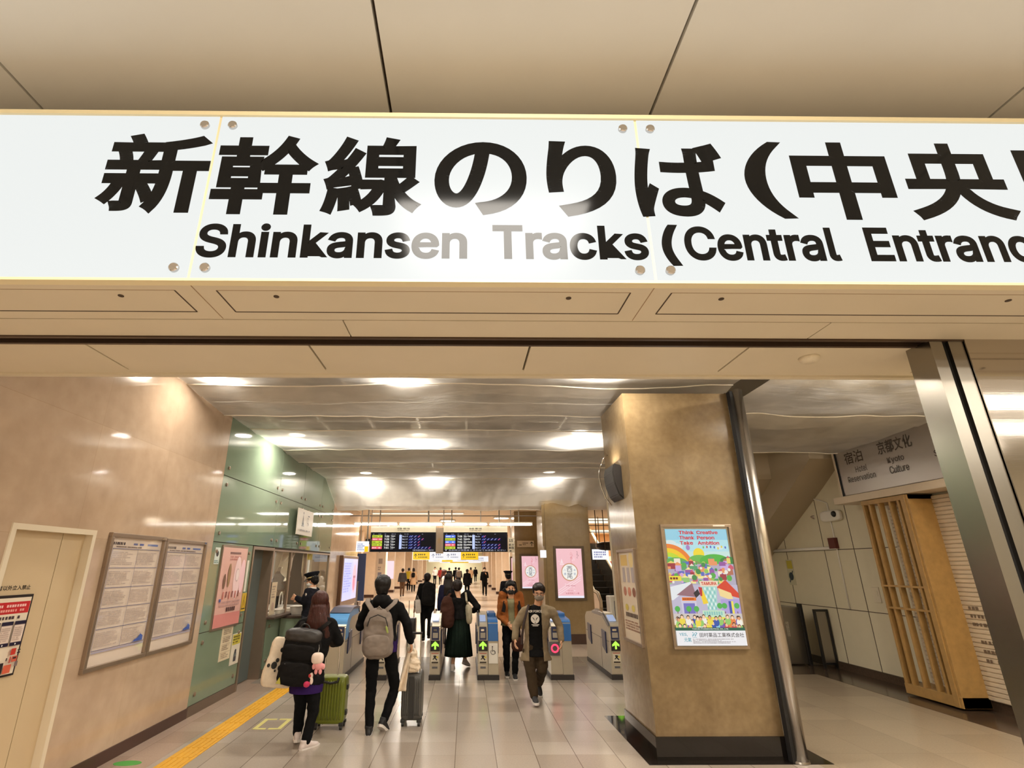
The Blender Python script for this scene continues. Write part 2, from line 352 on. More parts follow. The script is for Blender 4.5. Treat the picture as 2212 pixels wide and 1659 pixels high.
# ------------------------------------------------------------------ lettering and flat printed graphics
FONT_LATIN = None
try:
    _p = os.path.join(bpy.utils.system_resource('DATAFILES'), 'fonts', 'Inter.woff2')
    if os.path.exists(_p): FONT_LATIN = bpy.data.fonts.load(_p)
except Exception: FONT_LATIN = None
_GC = {}
def glyphs(s, bold=0.0, latin=True, spacing=1.0, res=3):
    """Flat outlines of a string at size 1: (verts2d, faces, (x0, x1, y0, y1)); bold widens each stroke (in em)."""
    key = (s, bold, latin, spacing, res)
    if key in _GC: return _GC[key]
    c = bpy.data.curves.new('t', 'FONT'); c.body = s; c.size = 1; c.resolution_u = res; c.space_character = spacing
    if latin and FONT_LATIN: c.font = FONT_LATIN
    o = bpy.data.objects.new('t', c); COL.objects.link(o)
    dg = bpy.context.evaluated_depsgraph_get(); me = bpy.data.meshes.new_from_object(o.evaluated_get(dg))
    bpy.data.objects.remove(o); bpy.data.curves.remove(c)
    vs = [(v.co.x, v.co.y) for v in me.vertices]; fs = [tuple(p.vertices) for p in me.polygons]
    if bold > 0 and fs:
        b = bmesh.new(); b.from_mesh(me); bmesh.ops.remove_doubles(b, verts=b.verts[:], dist=1e-5); b.normal_update()
        
        b.verts.index_update(); b.faces.ensure_lookup_table(); nrm = {}
        ed = []
        for e in b.edges:
            if len(e.link_faces) != 1: continue
            f = e.link_faces[0]; a, d = e.verts[0].co, e.verts[1].co; t = (d - a); n = V((t.y, -t.x, 0))
            if n.length < 1e-7: continue
            n.normalize(); m = (a + d) / 2
            # outward: away from the face
            lo = [l for l in e.link_loops][0]; ta = lo.vert.co; tb = lo.link_loop_next.vert.co; tt = tb - ta; n = V((tt.y, -tt.x, 0)).normalized()
            if f.normal.z < 0: n = -n
            ed.append((e.verts[0], e.verts[1], n))
            for v in e.verts: nrm.setdefault(v, []).append(n)
        vs = []; fs = []
        for k, f in enumerate(b.faces):
            i = len(vs); vs.extend((v.co.x, v.co.y, -0.011 * (k % 8)) for v in f.verts); fs.append(tuple(range(i, i + len(f.verts))))
        off = {}; inn = {}
        for v, ns in nrm.items():
            s_ = V((0, 0, 0))
            for n in ns: s_ += n
            if len(ns) == 2:
                k = 1 + ns[0].dot(ns[1]); mvec = s_ / max(k, 0.35)
            else: mvec = s_.normalized() if s_.length > 1e-6 else V((0, 0, 0))
            if mvec.length > 1.6: mvec = mvec.normalized() * 1.6
            off[v] = (v.co.x + mvec.x * bold, v.co.y + mvec.y * bold); inn[v] = (v.co.x - mvec.x * bold * 0.25, v.co.y - mvec.y * bold * 0.25)
        for k, (a, d, n) in enumerate(ed):
            i = len(vs); z = -0.1 - 0.8 * ((k * 7) % 53) / 53; vs.extend([inn[a] + (z,), inn[d] + (z,), off[d] + (z,), off[a] + (z,)]); fs.append((i, i + 1, i + 2, i + 3))
        b.free()
    bpy.data.meshes.remove(me)
    if vs: bb = (min(p[0] for p in vs), max(p[0] for p in vs), min(p[1] for p in vs), max(p[1] for p in vs))
    else: bb = (0, 1, 0, 1)
    _GC[key] = (vs, fs, bb); return _GC[key]

def clip_poly(pts, r):
    for ax, lim, sg in ((0, r[0], 1), (0, r[1], -1), (1, r[2], 1), (1, r[3], -1)):
        out = []
        for a, b in zip(pts, pts[1:] + pts[:1]):
            da, db = (a[ax] - lim) * sg, (b[ax] - lim) * sg
            if da >= 0: out.append(a)
            if da * db < 0: t = da / (da - db); out.append((a[0] + (b[0] - a[0]) * t, a[1] + (b[1] - a[1]) * t))
        pts = out
        if not pts: return []
    return pts
class Art:
    """A flat print: coloured shapes in (u, v) metres on a plane, each layer a hair above the last."""
    def __init__(s, clip=None): s.v = []; s.f = []; s.c = []; s.lay = 0; s.clip = clip
    def poly(s, pts, col, lay=None):
        s.lay += 1; k = s.lay if lay is None else lay; i = len(s.v)
        if s.clip:
            pts = clip_poly([tuple(p) for p in pts], s.clip)
            if len(pts) < 3: return s
        for p in pts: s.v.append((p[0], p[1], k)); s.c.append(col)
        s.f.append(tuple(range(i, i + len(pts)))); return s
    def rect(s, u0, u1, v0, v1, col, lay=None): return s.poly([(u0, v0), (u1, v0), (u1, v1), (u0, v1)], col, lay)
    def disc(s, u, v, r, col, lay=None, n=28, ry=None, a0=0, a1=2 * pi):
        return s.poly([(u + r * cos(a0 + (a1 - a0) * k / n), v + (ry or r) * sin(a0 + (a1 - a0) * k / n)) for k in range(n if a1 - a0 > 6.28 else n + 1)], col, lay)
    def arc(s, u, v, r0, r1, a0, a1, col, n=20, lay=None):
        o = [(u + r1 * cos(a0 + (a1 - a0) * k / n), v + r1 * sin(a0 + (a1 - a0) * k / n)) for k in range(n + 1)]
        i = [(u + r0 * cos(a0 + (a1 - a0) * k / n), v + r0 * sin(a0 + (a1 - a0) * k / n)) for k in range(n + 1)]
        s.lay += 1; L = s.lay if lay is None else lay
        for k in range(n): s.poly([i[k], i[k + 1], o[k + 1], o[k]], col, L)
        s.lay = max(s.lay, L); return s
    def line(s, a, b, w, col, lay=None):
        d = V((b[0] - a[0], b[1] - a[1])); n = V((-d.y, d.x)).normalized() * w / 2
        return s.poly([(a[0] - n.x, a[1] - n.y), (b[0] - n.x, b[1] - n.y), (b[0] + n.x, b[1] + n.y), (a[0] + n.x, a[1] + n.y)], col, lay)
    def text(s, t, u0, v0, h, col, bold=0.0, latin=True, fit=None, align='l', vertical=False, wmax=None, spacing=1.0, res=3):
        """Lettering h high with its lower left corner at (u0, v0); fit = total width to stretch to."""
        if vertical:
            for k, ch in enumerate(t): s.text(ch, u0, v0 - (k + 1) * h * 1.12, h, col, bold, latin)
            return s
        vs, fs, bb = glyphs(t, bold, latin, spacing, res)
        if not fs: return s
        sy = h / max(bb[3] - bb[2], 1e-6); sx = sy
        w = (bb[1] - bb[0]) * sx
        if fit: sx *= fit / w; w = fit
        elif wmax and w > wmax: sx *= wmax / w; w = wmax
        if align == 'c': u0 -= w / 2
        if align == 'r': u0 -= w
        s.lay += 1; i = len(s.v)
        for p in vs: s.v.append((u0 + (p[0] - bb[0]) * sx, v0 + (p[1] - bb[2]) * sy, s.lay + (p[2] if len(p) > 2 else 0.0))); s.c.append(col)
        for f in fs: s.f.append(tuple(i + k for k in f))
        return s
    def greek(s, u0, u1, v0, v1, rows, col, seed=1, ch=0.8, fill=0.62):
        """Body text too small to read: rows of short dashes like printed characters."""
        r = random.Random(seed); s.lay += 1; L = s.lay; rh = (v1 - v0) / rows; cw = rh * ch
        for k in range(rows):
            y = v1 - (k + 1) * rh; u = u0; end = u1 - (u1 - u0) * r.choice((0, 0.04, 0.12, 0.3))
            while u < end - cw:
                w = cw * r.uniform(0.5, 0.85); s.poly([(u, y + rh * (1 - fill) / 2), (u + w, y + rh * (1 - fill) / 2), (u + w, y + rh * (1 + fill) / 2), (u, y + rh * (1 + fill) / 2)], col, L)
                u += cw * (1 if r.random() > 0.08 else 2)
        s.lay = L; return s
    def build(s, name, O, U, W, N, m, parent=None, label=None, eps=0.0007):
        O, U, W, N = V(O), V(U).normalized(), V(W).normalized(), V(N).normalized()
        me = bpy.data.meshes.new(name)
        me.from_pydata([tuple(O + U * a + W * b + N * (eps * k)) for a, b, k in s.v], [], s.f)
        at_ = me.color_attributes.new('Col', 'FLOAT_COLOR', 'POINT')
        flat = []
        for c in s.c: flat.extend(c)
        at_.data.foreach_set('color', flat); me.update()
        return put(name, me, m, parent, label)
WHT = rgb(244, 242, 236); INK = rgb(24, 22, 20)
# ------------------------------------------------------------------ floors
XL = -3.45      # plane of the left wall
def slab(name, x0, x1, y0, y1, m, z=0.0, th=0.2): return struct(name, Bx(x0, x1, y0, y1, z - th, z), m)
slab('floor', XL, 3.35, -7, 9.45, M_FLOOR)
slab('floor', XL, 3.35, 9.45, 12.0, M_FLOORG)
slab('floor', 3.35, 7.2, -7, 13.0, M_FLOORR)
slab('floor', -9, XL, -7, 3.0, M_FLOOR); slab('floor', XL - 0.7, XL, 3.0, 17.0, M_BORDER); slab('floor', 7.2, 14, -7, 2.6, M_FLOORR)
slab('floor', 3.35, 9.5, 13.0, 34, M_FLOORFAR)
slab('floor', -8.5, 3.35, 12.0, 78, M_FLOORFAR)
bm = NB(); box(bm, XL, -2.98, 3, 9.45, 0, 0.002); tag(struct('floor', bm, M_BORDER), 'pinkish border tiles along the left wall', 'floor')
bm = NB(); prism(bm, [(6.1, -2, 0), (6.86, -2, 0), (6.86, 11.0, 0), (6.1, 11.0, 0)], (0, 0, 0.003)); box(bm, 3.6, 6.1, 10.1, 12.6, 0, 0.003)
struct('floor', bm, M_FLOORDK)

# yellow tactile strip with raised bars
t = thing('tactile_strip', 'yellow tactile guide strip running along the floor by the left wall', 'tactile paving', (-2.78, 8, 0))
ob('strip', Bx(-2.91, -2.65, 3.0, 12.3, 0.0, 0.004), M_YELLOW, t)
bm = NB()
for k in range(4):
    x = -2.91 + 0.045 + k * 0.057
    for j in range(31): box(bm, x - 0.014, x + 0.014, 3.03 + j * 0.3, 3.03 + j * 0.3 + 0.27, 0.004, 0.008)
ob('raised_bars', bm, M_YELLOW, t)
bm = NB(); M_MARKING = mat('yellow_floor_marking', rgb(196, 186, 110), 0.5)  # pale yellow bracket shapes, flat on the tiles
for x in (-2.46, -2.13):
    s_ = 1 if x < -2.3 else -1
    box(bm, x, x + 0.05 * s_, 6.98, 7.42, 0.0, 0.0022); box(bm, x, x + 0.15 * s_, 6.98, 7.03, 0.0, 0.0023); box(bm, x, x + 0.15 * s_, 7.37, 7.42, 0.0, 0.0023)
tag(ob('floor_marking', bm, M_MARKING), 'pale yellow bracket marking on the floor tiles beside the tactile strip', 'floor marking')
bm = NB(); loft(bm, [(V((-3.22, 5.9, 0.0)), V((0.13, 0, 0)), V((0, 0.07, 0))), (V((-3.22, 5.9, 0.0035)), V((0.13, 0, 0)), V((0, 0.07, 0)))])
tag(ob('floor_sticker', bm, mat('green_sticker', rgb(70, 150, 60), 0.5)), 'small green oval sticker on the floor by the left wall', 'sticker')

# ------------------------------------------------------------------ front ceiling with its light panels
ZC = 4.10
XS = [-9.72, -7.9, -6.03, -4.16, -2.29, -0.417, 0.994, 2.86, 4.73, 6.6, 8.47, 10.34, 12.2, 14.0]
bm = NB()
for a, b in zip(XS, XS[1:]): box(bm, a + 0.008, b - 0.008, -7, 2.5, ZC, ZC + 0.05)
c = struct('ceiling', bm, M_CREAMC)
bm = NB(); box(bm, -9.7, 14, -7, 2.5, ZC + 0.04, ZC + 0.2); struct('ceiling', bm, M_JOINT)
def light_panel(x, y, sx, sy, label, power, z=ZC, col=WARM, grp='ceiling light panels'):
    t = thing('ceiling_light_panel', label, 'ceiling light', (x, y, z), grp)
    bm = NB(); w = 0.03
    for q in ((x - sx / 2 - w, x + sx / 2 + w, y - sy / 2 - w, y - sy / 2), (x - sx / 2 - w, x + sx / 2 + w, y + sy / 2, y + sy / 2 + w),
              (x - sx / 2 - w, x - sx / 2, y - sy / 2, y + sy / 2), (x + sx / 2, x + sx / 2 + w, y - sy / 2, y + sy / 2)): box(bm, *q, z - 0.015, z + 0.01)
    ob('frame', bm, M_WHITEP, t); ob('diffuser', Bx(x - sx / 2, x + sx / 2, y - sy / 2, y + sy / 2, z - 0.004, z + 0.004), emis('light_diffuser', (1.0, 0.86, 0.66, 1), 1.2), t)
    area_light('panel_lamp', (x, y, z - 0.02), sx, sy, power, col, parent=t)
light_panel(0.18, 0.53, 1.28, 0.86, 'square light panel in the front ceiling just ahead of the big sign', P_CONC * 0.95)
for x in (-2.6, 2.9, 8.4):
    for y in (-0.9, -2.4, -3.9, -5.4):
        light_panel(x, y, 4.8, 0.28, ('left', 'middle', 'right')[(-2.6, 2.9, 8.4).index(x)] + ' light strip in the ' + ORD[(-0.9, -2.4, -3.9, -5.4).index(y)] + ' row of the front ceiling, counted from the sign', P_CONC)
struct('wall_back', Bx(-9.7, 14, -7.2, -7, 0, ZC + 0.1), M_CREAM)

# ------------------------------------------------------------------ the big illuminated sign
ZS = 2.90; YS = 1.92
sign = thing('station_sign', 'long backlit white overhead sign reading Shinkansen Tracks in black', 'sign', (0.8, YS, ZS))
bm = NB(); box(bm, -3.2, 4.8, YS + 0.03, 2.27, ZS, 3.83, 0.004); ob('housing', bm, M_CREAM, sign)
bm = NB(); M_TRIM = mat('ivory_edge_trim', rgb(236, 222, 180), 0.4)
box(bm, -3.2, 4.8, YS - 0.012, YS + 0.03, 3.792, 3.815); box(bm, -3.2, 4.8, YS - 0.012, YS + 0.03, ZS, ZS + 0.012)
ob('edge_trim', bm, M_TRIM, sign)
SEAM = [-3.14, -1.17, 0.80, 2.77, 4.74]
EM_SIGN = NT('backlit_white_glass'); setp(EM_SIGN.b, col=(0.02, 0.02, 0.02, 1), emit=(0.93, 0.965, 0.95, 1), emits=0.79, rough=0.25, spec=0.12)
for a, b in zip(SEAM, SEAM[1:]):
    p = ob('glass_panel', Bx(a + 0.006, b - 0.006, YS, YS + 0.01, ZS + 0.012, 3.792), EM_SIGN.m, sign)
    for x in (a + 0.065, b - 0.065):
        for z in (2.965, 3.735):
            bm = NB(); tube(bm, [(x, YS + 0.001, z), (x, YS - 0.012, z), (x, YS - 0.016, z)], [0.021, 0.021, 0.017], 18)
            ob('bolt', bm, M_CHROME, sign)
for a in SEAM[1:4]: ob('seam_strip', Bx(a - 0.006, a + 0.006, YS + 0.002, YS + 0.012, ZS + 0.012, 3.792), M_TRIM, sign)
art = Art()
for ch, x0, x1, z0, z1 in [('新', -1.655, -1.175, 3.238, 3.685), ('幹', -1.15, -0.68, 3.238, 3.68), ('線', -0.655, -0.205, 3.236, 3.678), ('の', -0.15, 0.27, 3.243, 3.652),
                           ('り', 0.36, 0.68, 3.238, 3.662), ('ば', 0.76, 1.18, 3.24, 3.655), ('(', 1.27, 1.475, 3.235, 3.668), ('中', 1.50, 1.95, 3.232, 3.668), ('央', 2.0, 2.49, 3.232, 3.667), ('口', 2.56, 2.97, 3.26, 3.63)]:
    art.text(ch, x0, z0, z1 - z0, INK, 0.030 if ch != '(' else 0.02, False, fit=x1 - x0, res=10); art.lay = 0
for s, x0, x1, z0, z1 in [('Shinkansen', -1.165, 0.0, 3.017, 3.192), ('Tracks', 0.11, 0.785, 3.017, 3.192), ('(', 0.845, 0.925, 2.99, 3.2), ('Central', 0.945, 1.62, 3.017, 3.192), ('Entrance', 1.745, 2.60, 3.017, 3.192), (')', 2.64, 2.72, 2.99, 3.2)]:
    art.text(s, x0, z0, z1 - z0, INK, 0.024, True, fit=x1 - x0, res=4); art.lay = 0
LETTER = NT('glossy_black_vinyl'); setp(LETTER.b, col=(0.004, 0.004, 0.004, 1), rough=0.1, spec=0.2)
art.build('lettering', (0, YS - 0.0015, 0), (1, 0, 0), (0, 0, 1), (0, -1, 0), LETTER.m, sign, eps=0.0002)
# access flaps and screw holes in the underside
bm = NB(); d = 0.003
for a, b in zip(SEAM, SEAM[1:]):
    x0, x1, y0, y1 = a + 0.09, b - 0.09, 1.99, 2.19
    box(bm, x0, x1, y1 - d, y1 + d, ZS - 0.0015, ZS + 0.001); box(bm, x0 - d, x0 + d, y0, y1, ZS - 0.0015, ZS + 0.001); box(bm, x1 - d, x1 + d, y0, y1, ZS - 0.0015, ZS + 0.001)
ob('flap_groove', bm, M_JOINT, sign)
bm = NB()
for a, b in zip(SEAM, SEAM[1:]):
    box(bm, a + 0.09, b - 0.09, 1.988, 1.991, ZS - 0.001, ZS + 0.001); box(bm, a - 0.002, a + 0.002, 1.95, 2.26, ZS - 0.001, ZS + 0.001)
ob('flap_groove', bm, M_JOINTL, sign)
for a, b in zip(SEAM, SEAM[1:]):
    for x in (a + 0.33, b - 0.35):
        bm = NB(); tube(bm, [(x, 2.04, ZS + 0.001), (x, 2.04, ZS - 0.003)], 0.012, 12); ob('latch', bm, M_JOINT, sign)

# ------------------------------------------------------------------ lintel over the opening, with the shutter slot
bm = NB()
for a, b in zip([-6, -2.97, -0.6, 1.78, 4.2], [-2.97, -0.6, 1.78, 4.2, 7]): box(bm, a + 0.003, b - 0.003, 2.277, 2.462, ZS, ZS + 0.03)
xs = [-6.8] + [-4.43 + 1.193 * k for k in range(9)] + [7.0]
for a, b in zip(xs, xs[1:]): box(bm, a + 0.006, b - 0.006, 2.565, 2.965, ZS, ZS + 0.03)
box(bm, -6.8, 7, 2.965, 3.075, ZS + 0.012, ZS + 0.04); box(bm, -6.8, 7, 3.045, 3.085, ZS - 0.002, 3.6)
struct('trim_1', bm, M_CREAM)
bm = NB(); box(bm, -6.8, 7, 2.28, 2.462, ZS + 0.028, 4.09); box(bm, -6.8, 7, 2.565, 3.05, ZS + 0.035, 4.09); box(bm, -6.8, 7, 2.462, 2.565, ZS + 0.12, 4.09)
struct('trim_2', bm, M_JOINT)
bm = NB()
for y0, y1 in ((2.464, 2.484), (2.543, 2.563)): box(bm, -6.8, 2.62, y0, y1, ZS - 0.008, ZS + 0.11)
sl = thing('shutter_rail', 'dark metal shutter rail running across the lintel above the opening', 'shutter rail', (-2, 2.51, ZS))
ob('rail', bm, M_BRONZE, sl)
ob('shutter_curtain_edge', Bx(-6.8, 2.5, 2.497, 2.53, ZS + 0.02, ZS + 0.1), M_STEELD, sl)
bm = NB(); tube(bm, [(1.95, 2.72, ZS + 0.001), (1.95, 2.72, ZS - 0.02), (1.95, 2.72, ZS - 0.03)], [0.055, 0.05, 0.03], 20)
tag(ob('smoke_detector', bm, M_CREAM, smooth=True), 'small round detector on the lintel underside near the steel guide', 'detector')

# ------------------------------------------------------------------ steel shutter guide and steel cladding at the right
g = thing('shutter_guide', 'brushed steel shutter guide post with a black slot beside the opening', 'guide post', (2.5, 2.5, 0))
ob('rail_inner', Bx(2.425, 2.492, 2.47, 2.62, 0, ZS), M_STEELG, g)
ob('slot', Bx(2.492, 2.525, 2.49, 2.62, 0, ZS), M_DARKGAP, g)
ob('rail_outer', Bx(2.525, 2.60, 2.47, 2.62, 0, ZS), M_STEELG, g)
bm = NB()
for x0, x1 in ((2.605, 4.1), (4.108, 5.6), (5.608, 7.1), (7.108, 14)): box(bm, x0, x1, 2.46, 2.52, 0, ZS + 0.01)
struct('wall_right', bm, M_STEELH)
struct('wall_right', Bx(2.605, 14, 2.52, 2.75, 0, 4.0), M_WHITEW)
# ------------------------------------------------------------------ left wall: marble, green glass, doors, ticket window
def wallx(bm, y0, y1, z0, z1, t=0.25, X=XL): return box(bm, X - t, X, y0, y1, z0, z1)
bm = NB(); wallx(bm, 2.3, 4.11, 0, 4.4); wallx(bm, 5.06, 7.43, 0, 4.4); wallx(bm, 4.11, 5.06, 2.09, 4.4)
struct('wall_left', bm, M_MARBLE)
struct('wall_left', Bx(XL - 0.6, XL - 0.25, 2.3, 9.6, 0, 4.4), M_JOINT); struct('wall_left', Bx(XL - 0.6, XL - 0.25, 14.2, 17.2, 0, 4.4), M_JOINT); struct('wall_left', Bx(XL - 0.6, XL - 0.25, 9.6, 14.2, 2.7, 4.4), M_JOINT)
bm = NB(); wallx(bm, 13.9, 17.4, 0, 4.4); struct('wall_left', bm, M_MARBLE)
bm = NB()
for y0, y1 in ((2.3, 4.06), (5.1, 7.43)): box(bm, XL - 0.01, XL + 0.012, y0, y1, 0, 0.115)
struct('baseboard_left', bm, M_SKIRT)
bm = NB()
for y0, y1 in ((7.43, 8.86), (9.84, 17.4)): box(bm, XL - 0.02, XL + 0.01, y0, y1, 0, 0.12)
struct('baseboard_left', bm, M_SKIRTG)
# service door, two leaves
d1 = thing('door_1', 'cream double-leaf service door set in the marble wall', 'door', (XL, 4.58, 0)); d1['kind'] = 'structure'
bm = NB(); w = 0.045
box(bm, XL - 0.12, XL + 0.012, 4.11, 4.11 + w, 0, 2.09 - w); box(bm, XL - 0.12, XL + 0.012, 5.06 - w, 5.06, 0, 2.09 - w); box(bm, XL - 0.12, XL + 0.012, 4.11, 5.06, 2.09 - w, 2.09)
ob('door_frame', bm, M_DOORF, d1)
ob('door_leaf', Bx(XL - 0.11, XL - 0.06, 4.155, 4.737, 0.01, 2.045), M_DOORP, d1)
ob('door_leaf', Bx(XL - 0.11, XL - 0.06, 4.745, 5.015, 0.01, 2.045), M_DOORP, d1)
a = Art(); a.text('関係者以外立入禁止', 0, 0, 0.036, INK, 0.018, False, fit=0.40)
a.build('door_lettering', (XL - 0.059, 4.13, 1.60), (0, 1, 0), (0, 0, 1), (1, 0, 0), PRINT, d1)
nt = thing('framed_notice', 'white notice with a red banner in a black frame on the service door', 'notice', (XL - 0.06, 4.36, 0.98))
ob('frame', Bx(XL - 0.06, XL - 0.045, 4.158, 4.565, 0.985, 1.565), mat('black_frame', rgb(30, 20, 18), 0.4), nt)
a = Art(); W_, H_ = 0.378, 0.545; a.clip = (0, W_, 0, H_)
a.rect(0, W_, 0, H_, rgb(226, 212, 190)); a.rect(0.02, 0.375, 0.43, 0.515, rgb(188, 40, 44))
a.greek(0.035, 0.35, 0.472, 0.502, 1, rgb(236, 190, 184), 2); a.greek(0.04, 0.36, 0.44, 0.468, 1, rgb(232, 160, 150), 3)
a.greek(0.03, 0.34, 0.385, 0.42, 1, rgb(70, 54, 60), 4)
for k in range(3):
    u = 0.03 + 0.115 * k
    a.rect(u, u + 0.105, 0.2, 0.375, rgb(150, 132, 128)); a.rect(u + 0.004, u + 0.101, 0.226, 0.346, rgb(222, 204, 190)); a.rect(u, u + 0.105, 0.35, 0.375, rgb(34, 28, 52)); a.rect(u, u + 0.105, 0.2, 0.223, rgb(34, 28, 52)); a.disc(u + 0.05, 0.2115, 0.006, WHT)
    a.greek(u + 0.01, u + 0.095, 0.235, 0.335, 7, rgb(190, 168, 156), 5 + k)
for u0, u1, v0, v1, c in [(0.29, 0.335, 0.135, 0.18, (190, 56, 44)), (0.35, 0.39, 0.16, 0.168, (60, 44, 44)), (0.35, 0.39, 0.14, 0.15, (40, 30, 44)), (0.29, 0.3, 0.08, 0.125, (190, 60, 48)), (0.31, 0.36, 0.085, 0.125, (196, 92, 70)), (0.318, 0.35, 0.105, 0.118, (60, 36, 36)), (0.25, 0.32, 0.012, 0.07, (205, 96, 70)), (0.345, 0.375, 0.05, 0.085, (120, 104, 104)), (0.1, 0.24, 0.01, 0.09, (44, 36, 40)), (0.03, 0.09, 0.02, 0.17, (210, 180, 160)), (0.25, 0.262, 0.1, 0.12, (50, 40, 40))]: a.rect(u0, u1, v0, v1, rgb(*c))
a.build('print', (XL - 0.0445, 4.172, 1.0), (0, 1, 0), (0, 0, 1), (1, 0, 0), PRINT, nt)
# fare and timetable boards
def board(y0, y1, z0, z1, label, seed):
    t = thing('timetable_board', label, 'timetable board', (XL, (y0 + y1) / 2, z0), 'timetable boards on the marble wall')
    bm = NB(); w = 0.04
    for q in ((y0, y1, z0, z0 + w), (y0, y1, z1 - w, z1), (y0, y0 + w, z0 + w, z1 - w), (y1 - w, y1, z0 + w, z1 - w)): box(bm, XL - 0.002, XL + 0.04, *q, 0.004)
    ob('frame', bm, M_ALU, t)
    a = Art(); W_, H_ = y1 - y0 - 2 * w, z1 - z0 - 2 * w
    a.rect(0, W_, 0, H_, rgb(230, 214, 198)); blu = rgb(96, 96, 136)
    a.greek(0.05, W_ * 0.38, H_ - 0.07, H_ - 0.042, 1, rgb(60, 50, 60), seed + 1, 0.95, 0.95)
    a.rect(W_ * 0.42, W_ * 0.5, H_ - 0.066, H_ - 0.046, rgb(110, 120, 170)); a.rect(W_ * 0.54, W_ * 0.62, H_ - 0.066, H_ - 0.046, rgb(90, 110, 180)); a.rect(W_ * 0.7, W_ * 0.92, H_ - 0.066, H_ - 0.046, rgb(110, 130, 190))
    a.greek(0.1, W_ * 0.8, H_ - 0.095, H_ - 0.078, 1, rgb(130, 110, 110), seed)
    L, R, T, B = 0.035, W_ - 0.035, H_ - 0.105, 0.13; mid = (L + R) / 2
    for k in range(5):
        v1 = T - (T - B) * k / 5; v0 = T - (T - B) * (k + 1) / 5
        for q in ((L, mid), (mid, R)): a.greek(q[0] + 0.03, q[1] - 0.03, v0 + 0.025, v1 - 0.025, 8, rgb(198, 182, 174), seed + k * 3 + int(q[0] * 9), 0.9)
    for k in range(6): v = T - (T - B) * k / 5; a.line((L, v), (R, v), 0.0055, blu)
    for u in (L, mid, R): a.line((u, B), (u, T), 0.0045, blu)
    a.rect(L, R, B - 0.022, B - 0.008, rgb(176, 170, 190))
    a.poly([(R - 0.2, B + 0.008), (R - 0.03, B + 0.008), (R - 0.03, B + 0.05), (R - 0.08, B + 0.075), (R - 0.11, B + 0.04), (R - 0.16, B + 0.03)], rgb(70, 100, 180))
    a.build('timetable_sheet', (XL + 0.006, y0 + w, z0 + w), (0, 1, 0), (0, 0, 1), (1, 0, 0), PRINT, t)
    bm = NB(); bm.faces.new([bm.verts.new(p) for p in ((XL + 0.026, y0 + w, z0 + w), (XL + 0.026, y1 - w, z0 + w), (XL + 0.026, y1 - w, z1 - w), (XL + 0.026, y0 + w, z1 - w))])
    q = NT('clear_cover'); t_ = q.n('ShaderNodeBsdfTransparent'); gl = q.n('ShaderNodeBsdfGlossy'); gl.inputs['Roughness'].default_value = 0.04; mx = q.n('ShaderNodeMixShader'); mx.inputs[0].default_value = 0.09; q.l(t_.outputs[0], mx.inputs[1]); q.l(gl.outputs[0], mx.inputs[2]); q.l(mx.outputs[0], q.out.inputs[0])
    ob('clear_cover', bm, q.m, t)
    bm = NB(); box(bm, XL + 0.03, XL + 0.046, y1 - 0.1, y1 - 0.05, z1 - 0.03, z1 - 0.01); ob('frame_latch', bm, M_CHROME, t)
board(5.25, 6.215, 0.865, 2.085, 'timetable board with blue grid beside the cream service door', 11)
board(6.225, 7.21, 0.865, 2.075, 'timetable board with blue grid beside the green glass wall', 37)

# green glass panels
YG = [7.43, 9.75, 11.22, 12.66, 13.9]
gw = thing('wall_left', 'green glass clad wall beside the ticket gates', 'wall', (XL, 10, 0)); gw['kind'] = 'structure'
bm = NB(); wallx(bm, 7.43, 8.84, 0, 4.4, 0.24, XL - 0.012); wallx(bm, 8.84, 9.84, 2.1, 4.4, 0.24, XL - 0.012); wallx(bm, 9.84, 13.9, 2.06, 4.4, 0.24, XL - 0.012); wallx(bm, 9.84, 13.9, 0, 0.9, 0.24, XL - 0.012)
ob('backing', bm, M_JOINT, gw)
def gpanel(y0, y1, z0, z1, fix=True):
    e = 0.005; p = ob('glass_panel', Bx(XL - 0.012, XL, y0 + e, y1 - e, z0 + e, z1 - e), M_GREEN, gw)
    if fix:
        for y in (y0 + 0.13, y1 - 0.13):
            for z in (z0 + 0.12, z1 - 0.12):
                bm = NB(); tube(bm, [(XL - 0.001, y, z), (XL + 0.014, y, z), (XL + 0.018, y, z)], [0.026, 0.026, 0.02], 14); ob('panel_fixing', bm, M_ALU, p)
for a, b in zip(YG, YG[1:]): gpanel(a, b, 3.0, 4.3); gpanel(a, b, 2.09, 3.0)
gpanel(7.43, 8.84, 0.95, 2.09); gpanel(7.43, 8.84, 0.12, 0.95)
gpanel(9.9, 11.22, 0.12, 0.9); gpanel(11.22, 12.66, 0.12, 1.0, False); gpanel(12.66, 13.9, 0.12, 1.0, False)
# slate blue door
d2 = thing('door_2', 'slate blue steel door in the green glass wall', 'door', (XL, 9.35, 0)); d2['kind'] = 'structure'
bm = NB(); w = 0.05
box(bm, XL - 0.25, XL + 0.014, 8.85, 8.85 + w, 0, 2.08 - w); box(bm, XL - 0.25, XL + 0.014, 9.82 - w, 9.82, 0, 2.08 - w); box(bm, XL - 0.25, XL + 0.014, 8.85, 9.82, 2.08 - w, 2.08)
ob('door_frame', bm, M_ALU, d2)
ob('door_leaf', Bx(XL - 0.22, XL - 0.17, 8.9, 9.77, 0.01, 2.03), M_DOORB, d2)
bm = NB(); tube(bm, [(XL - 0.17, 9.0, 1.0), (XL - 0.11, 9.0, 1.0), (XL - 0.11, 9.12, 1.0)], 0.012, 10); box(bm, XL - 0.172, XL - 0.162, 8.965, 9.035, 0.9, 1.12); ob('door_handle', bm, M_CHROME, d2)
ob('lock_plate', Bx(XL - 0.172, XL - 0.15, 8.97, 9.05, 1.16, 1.36), M_BLACK, d2)
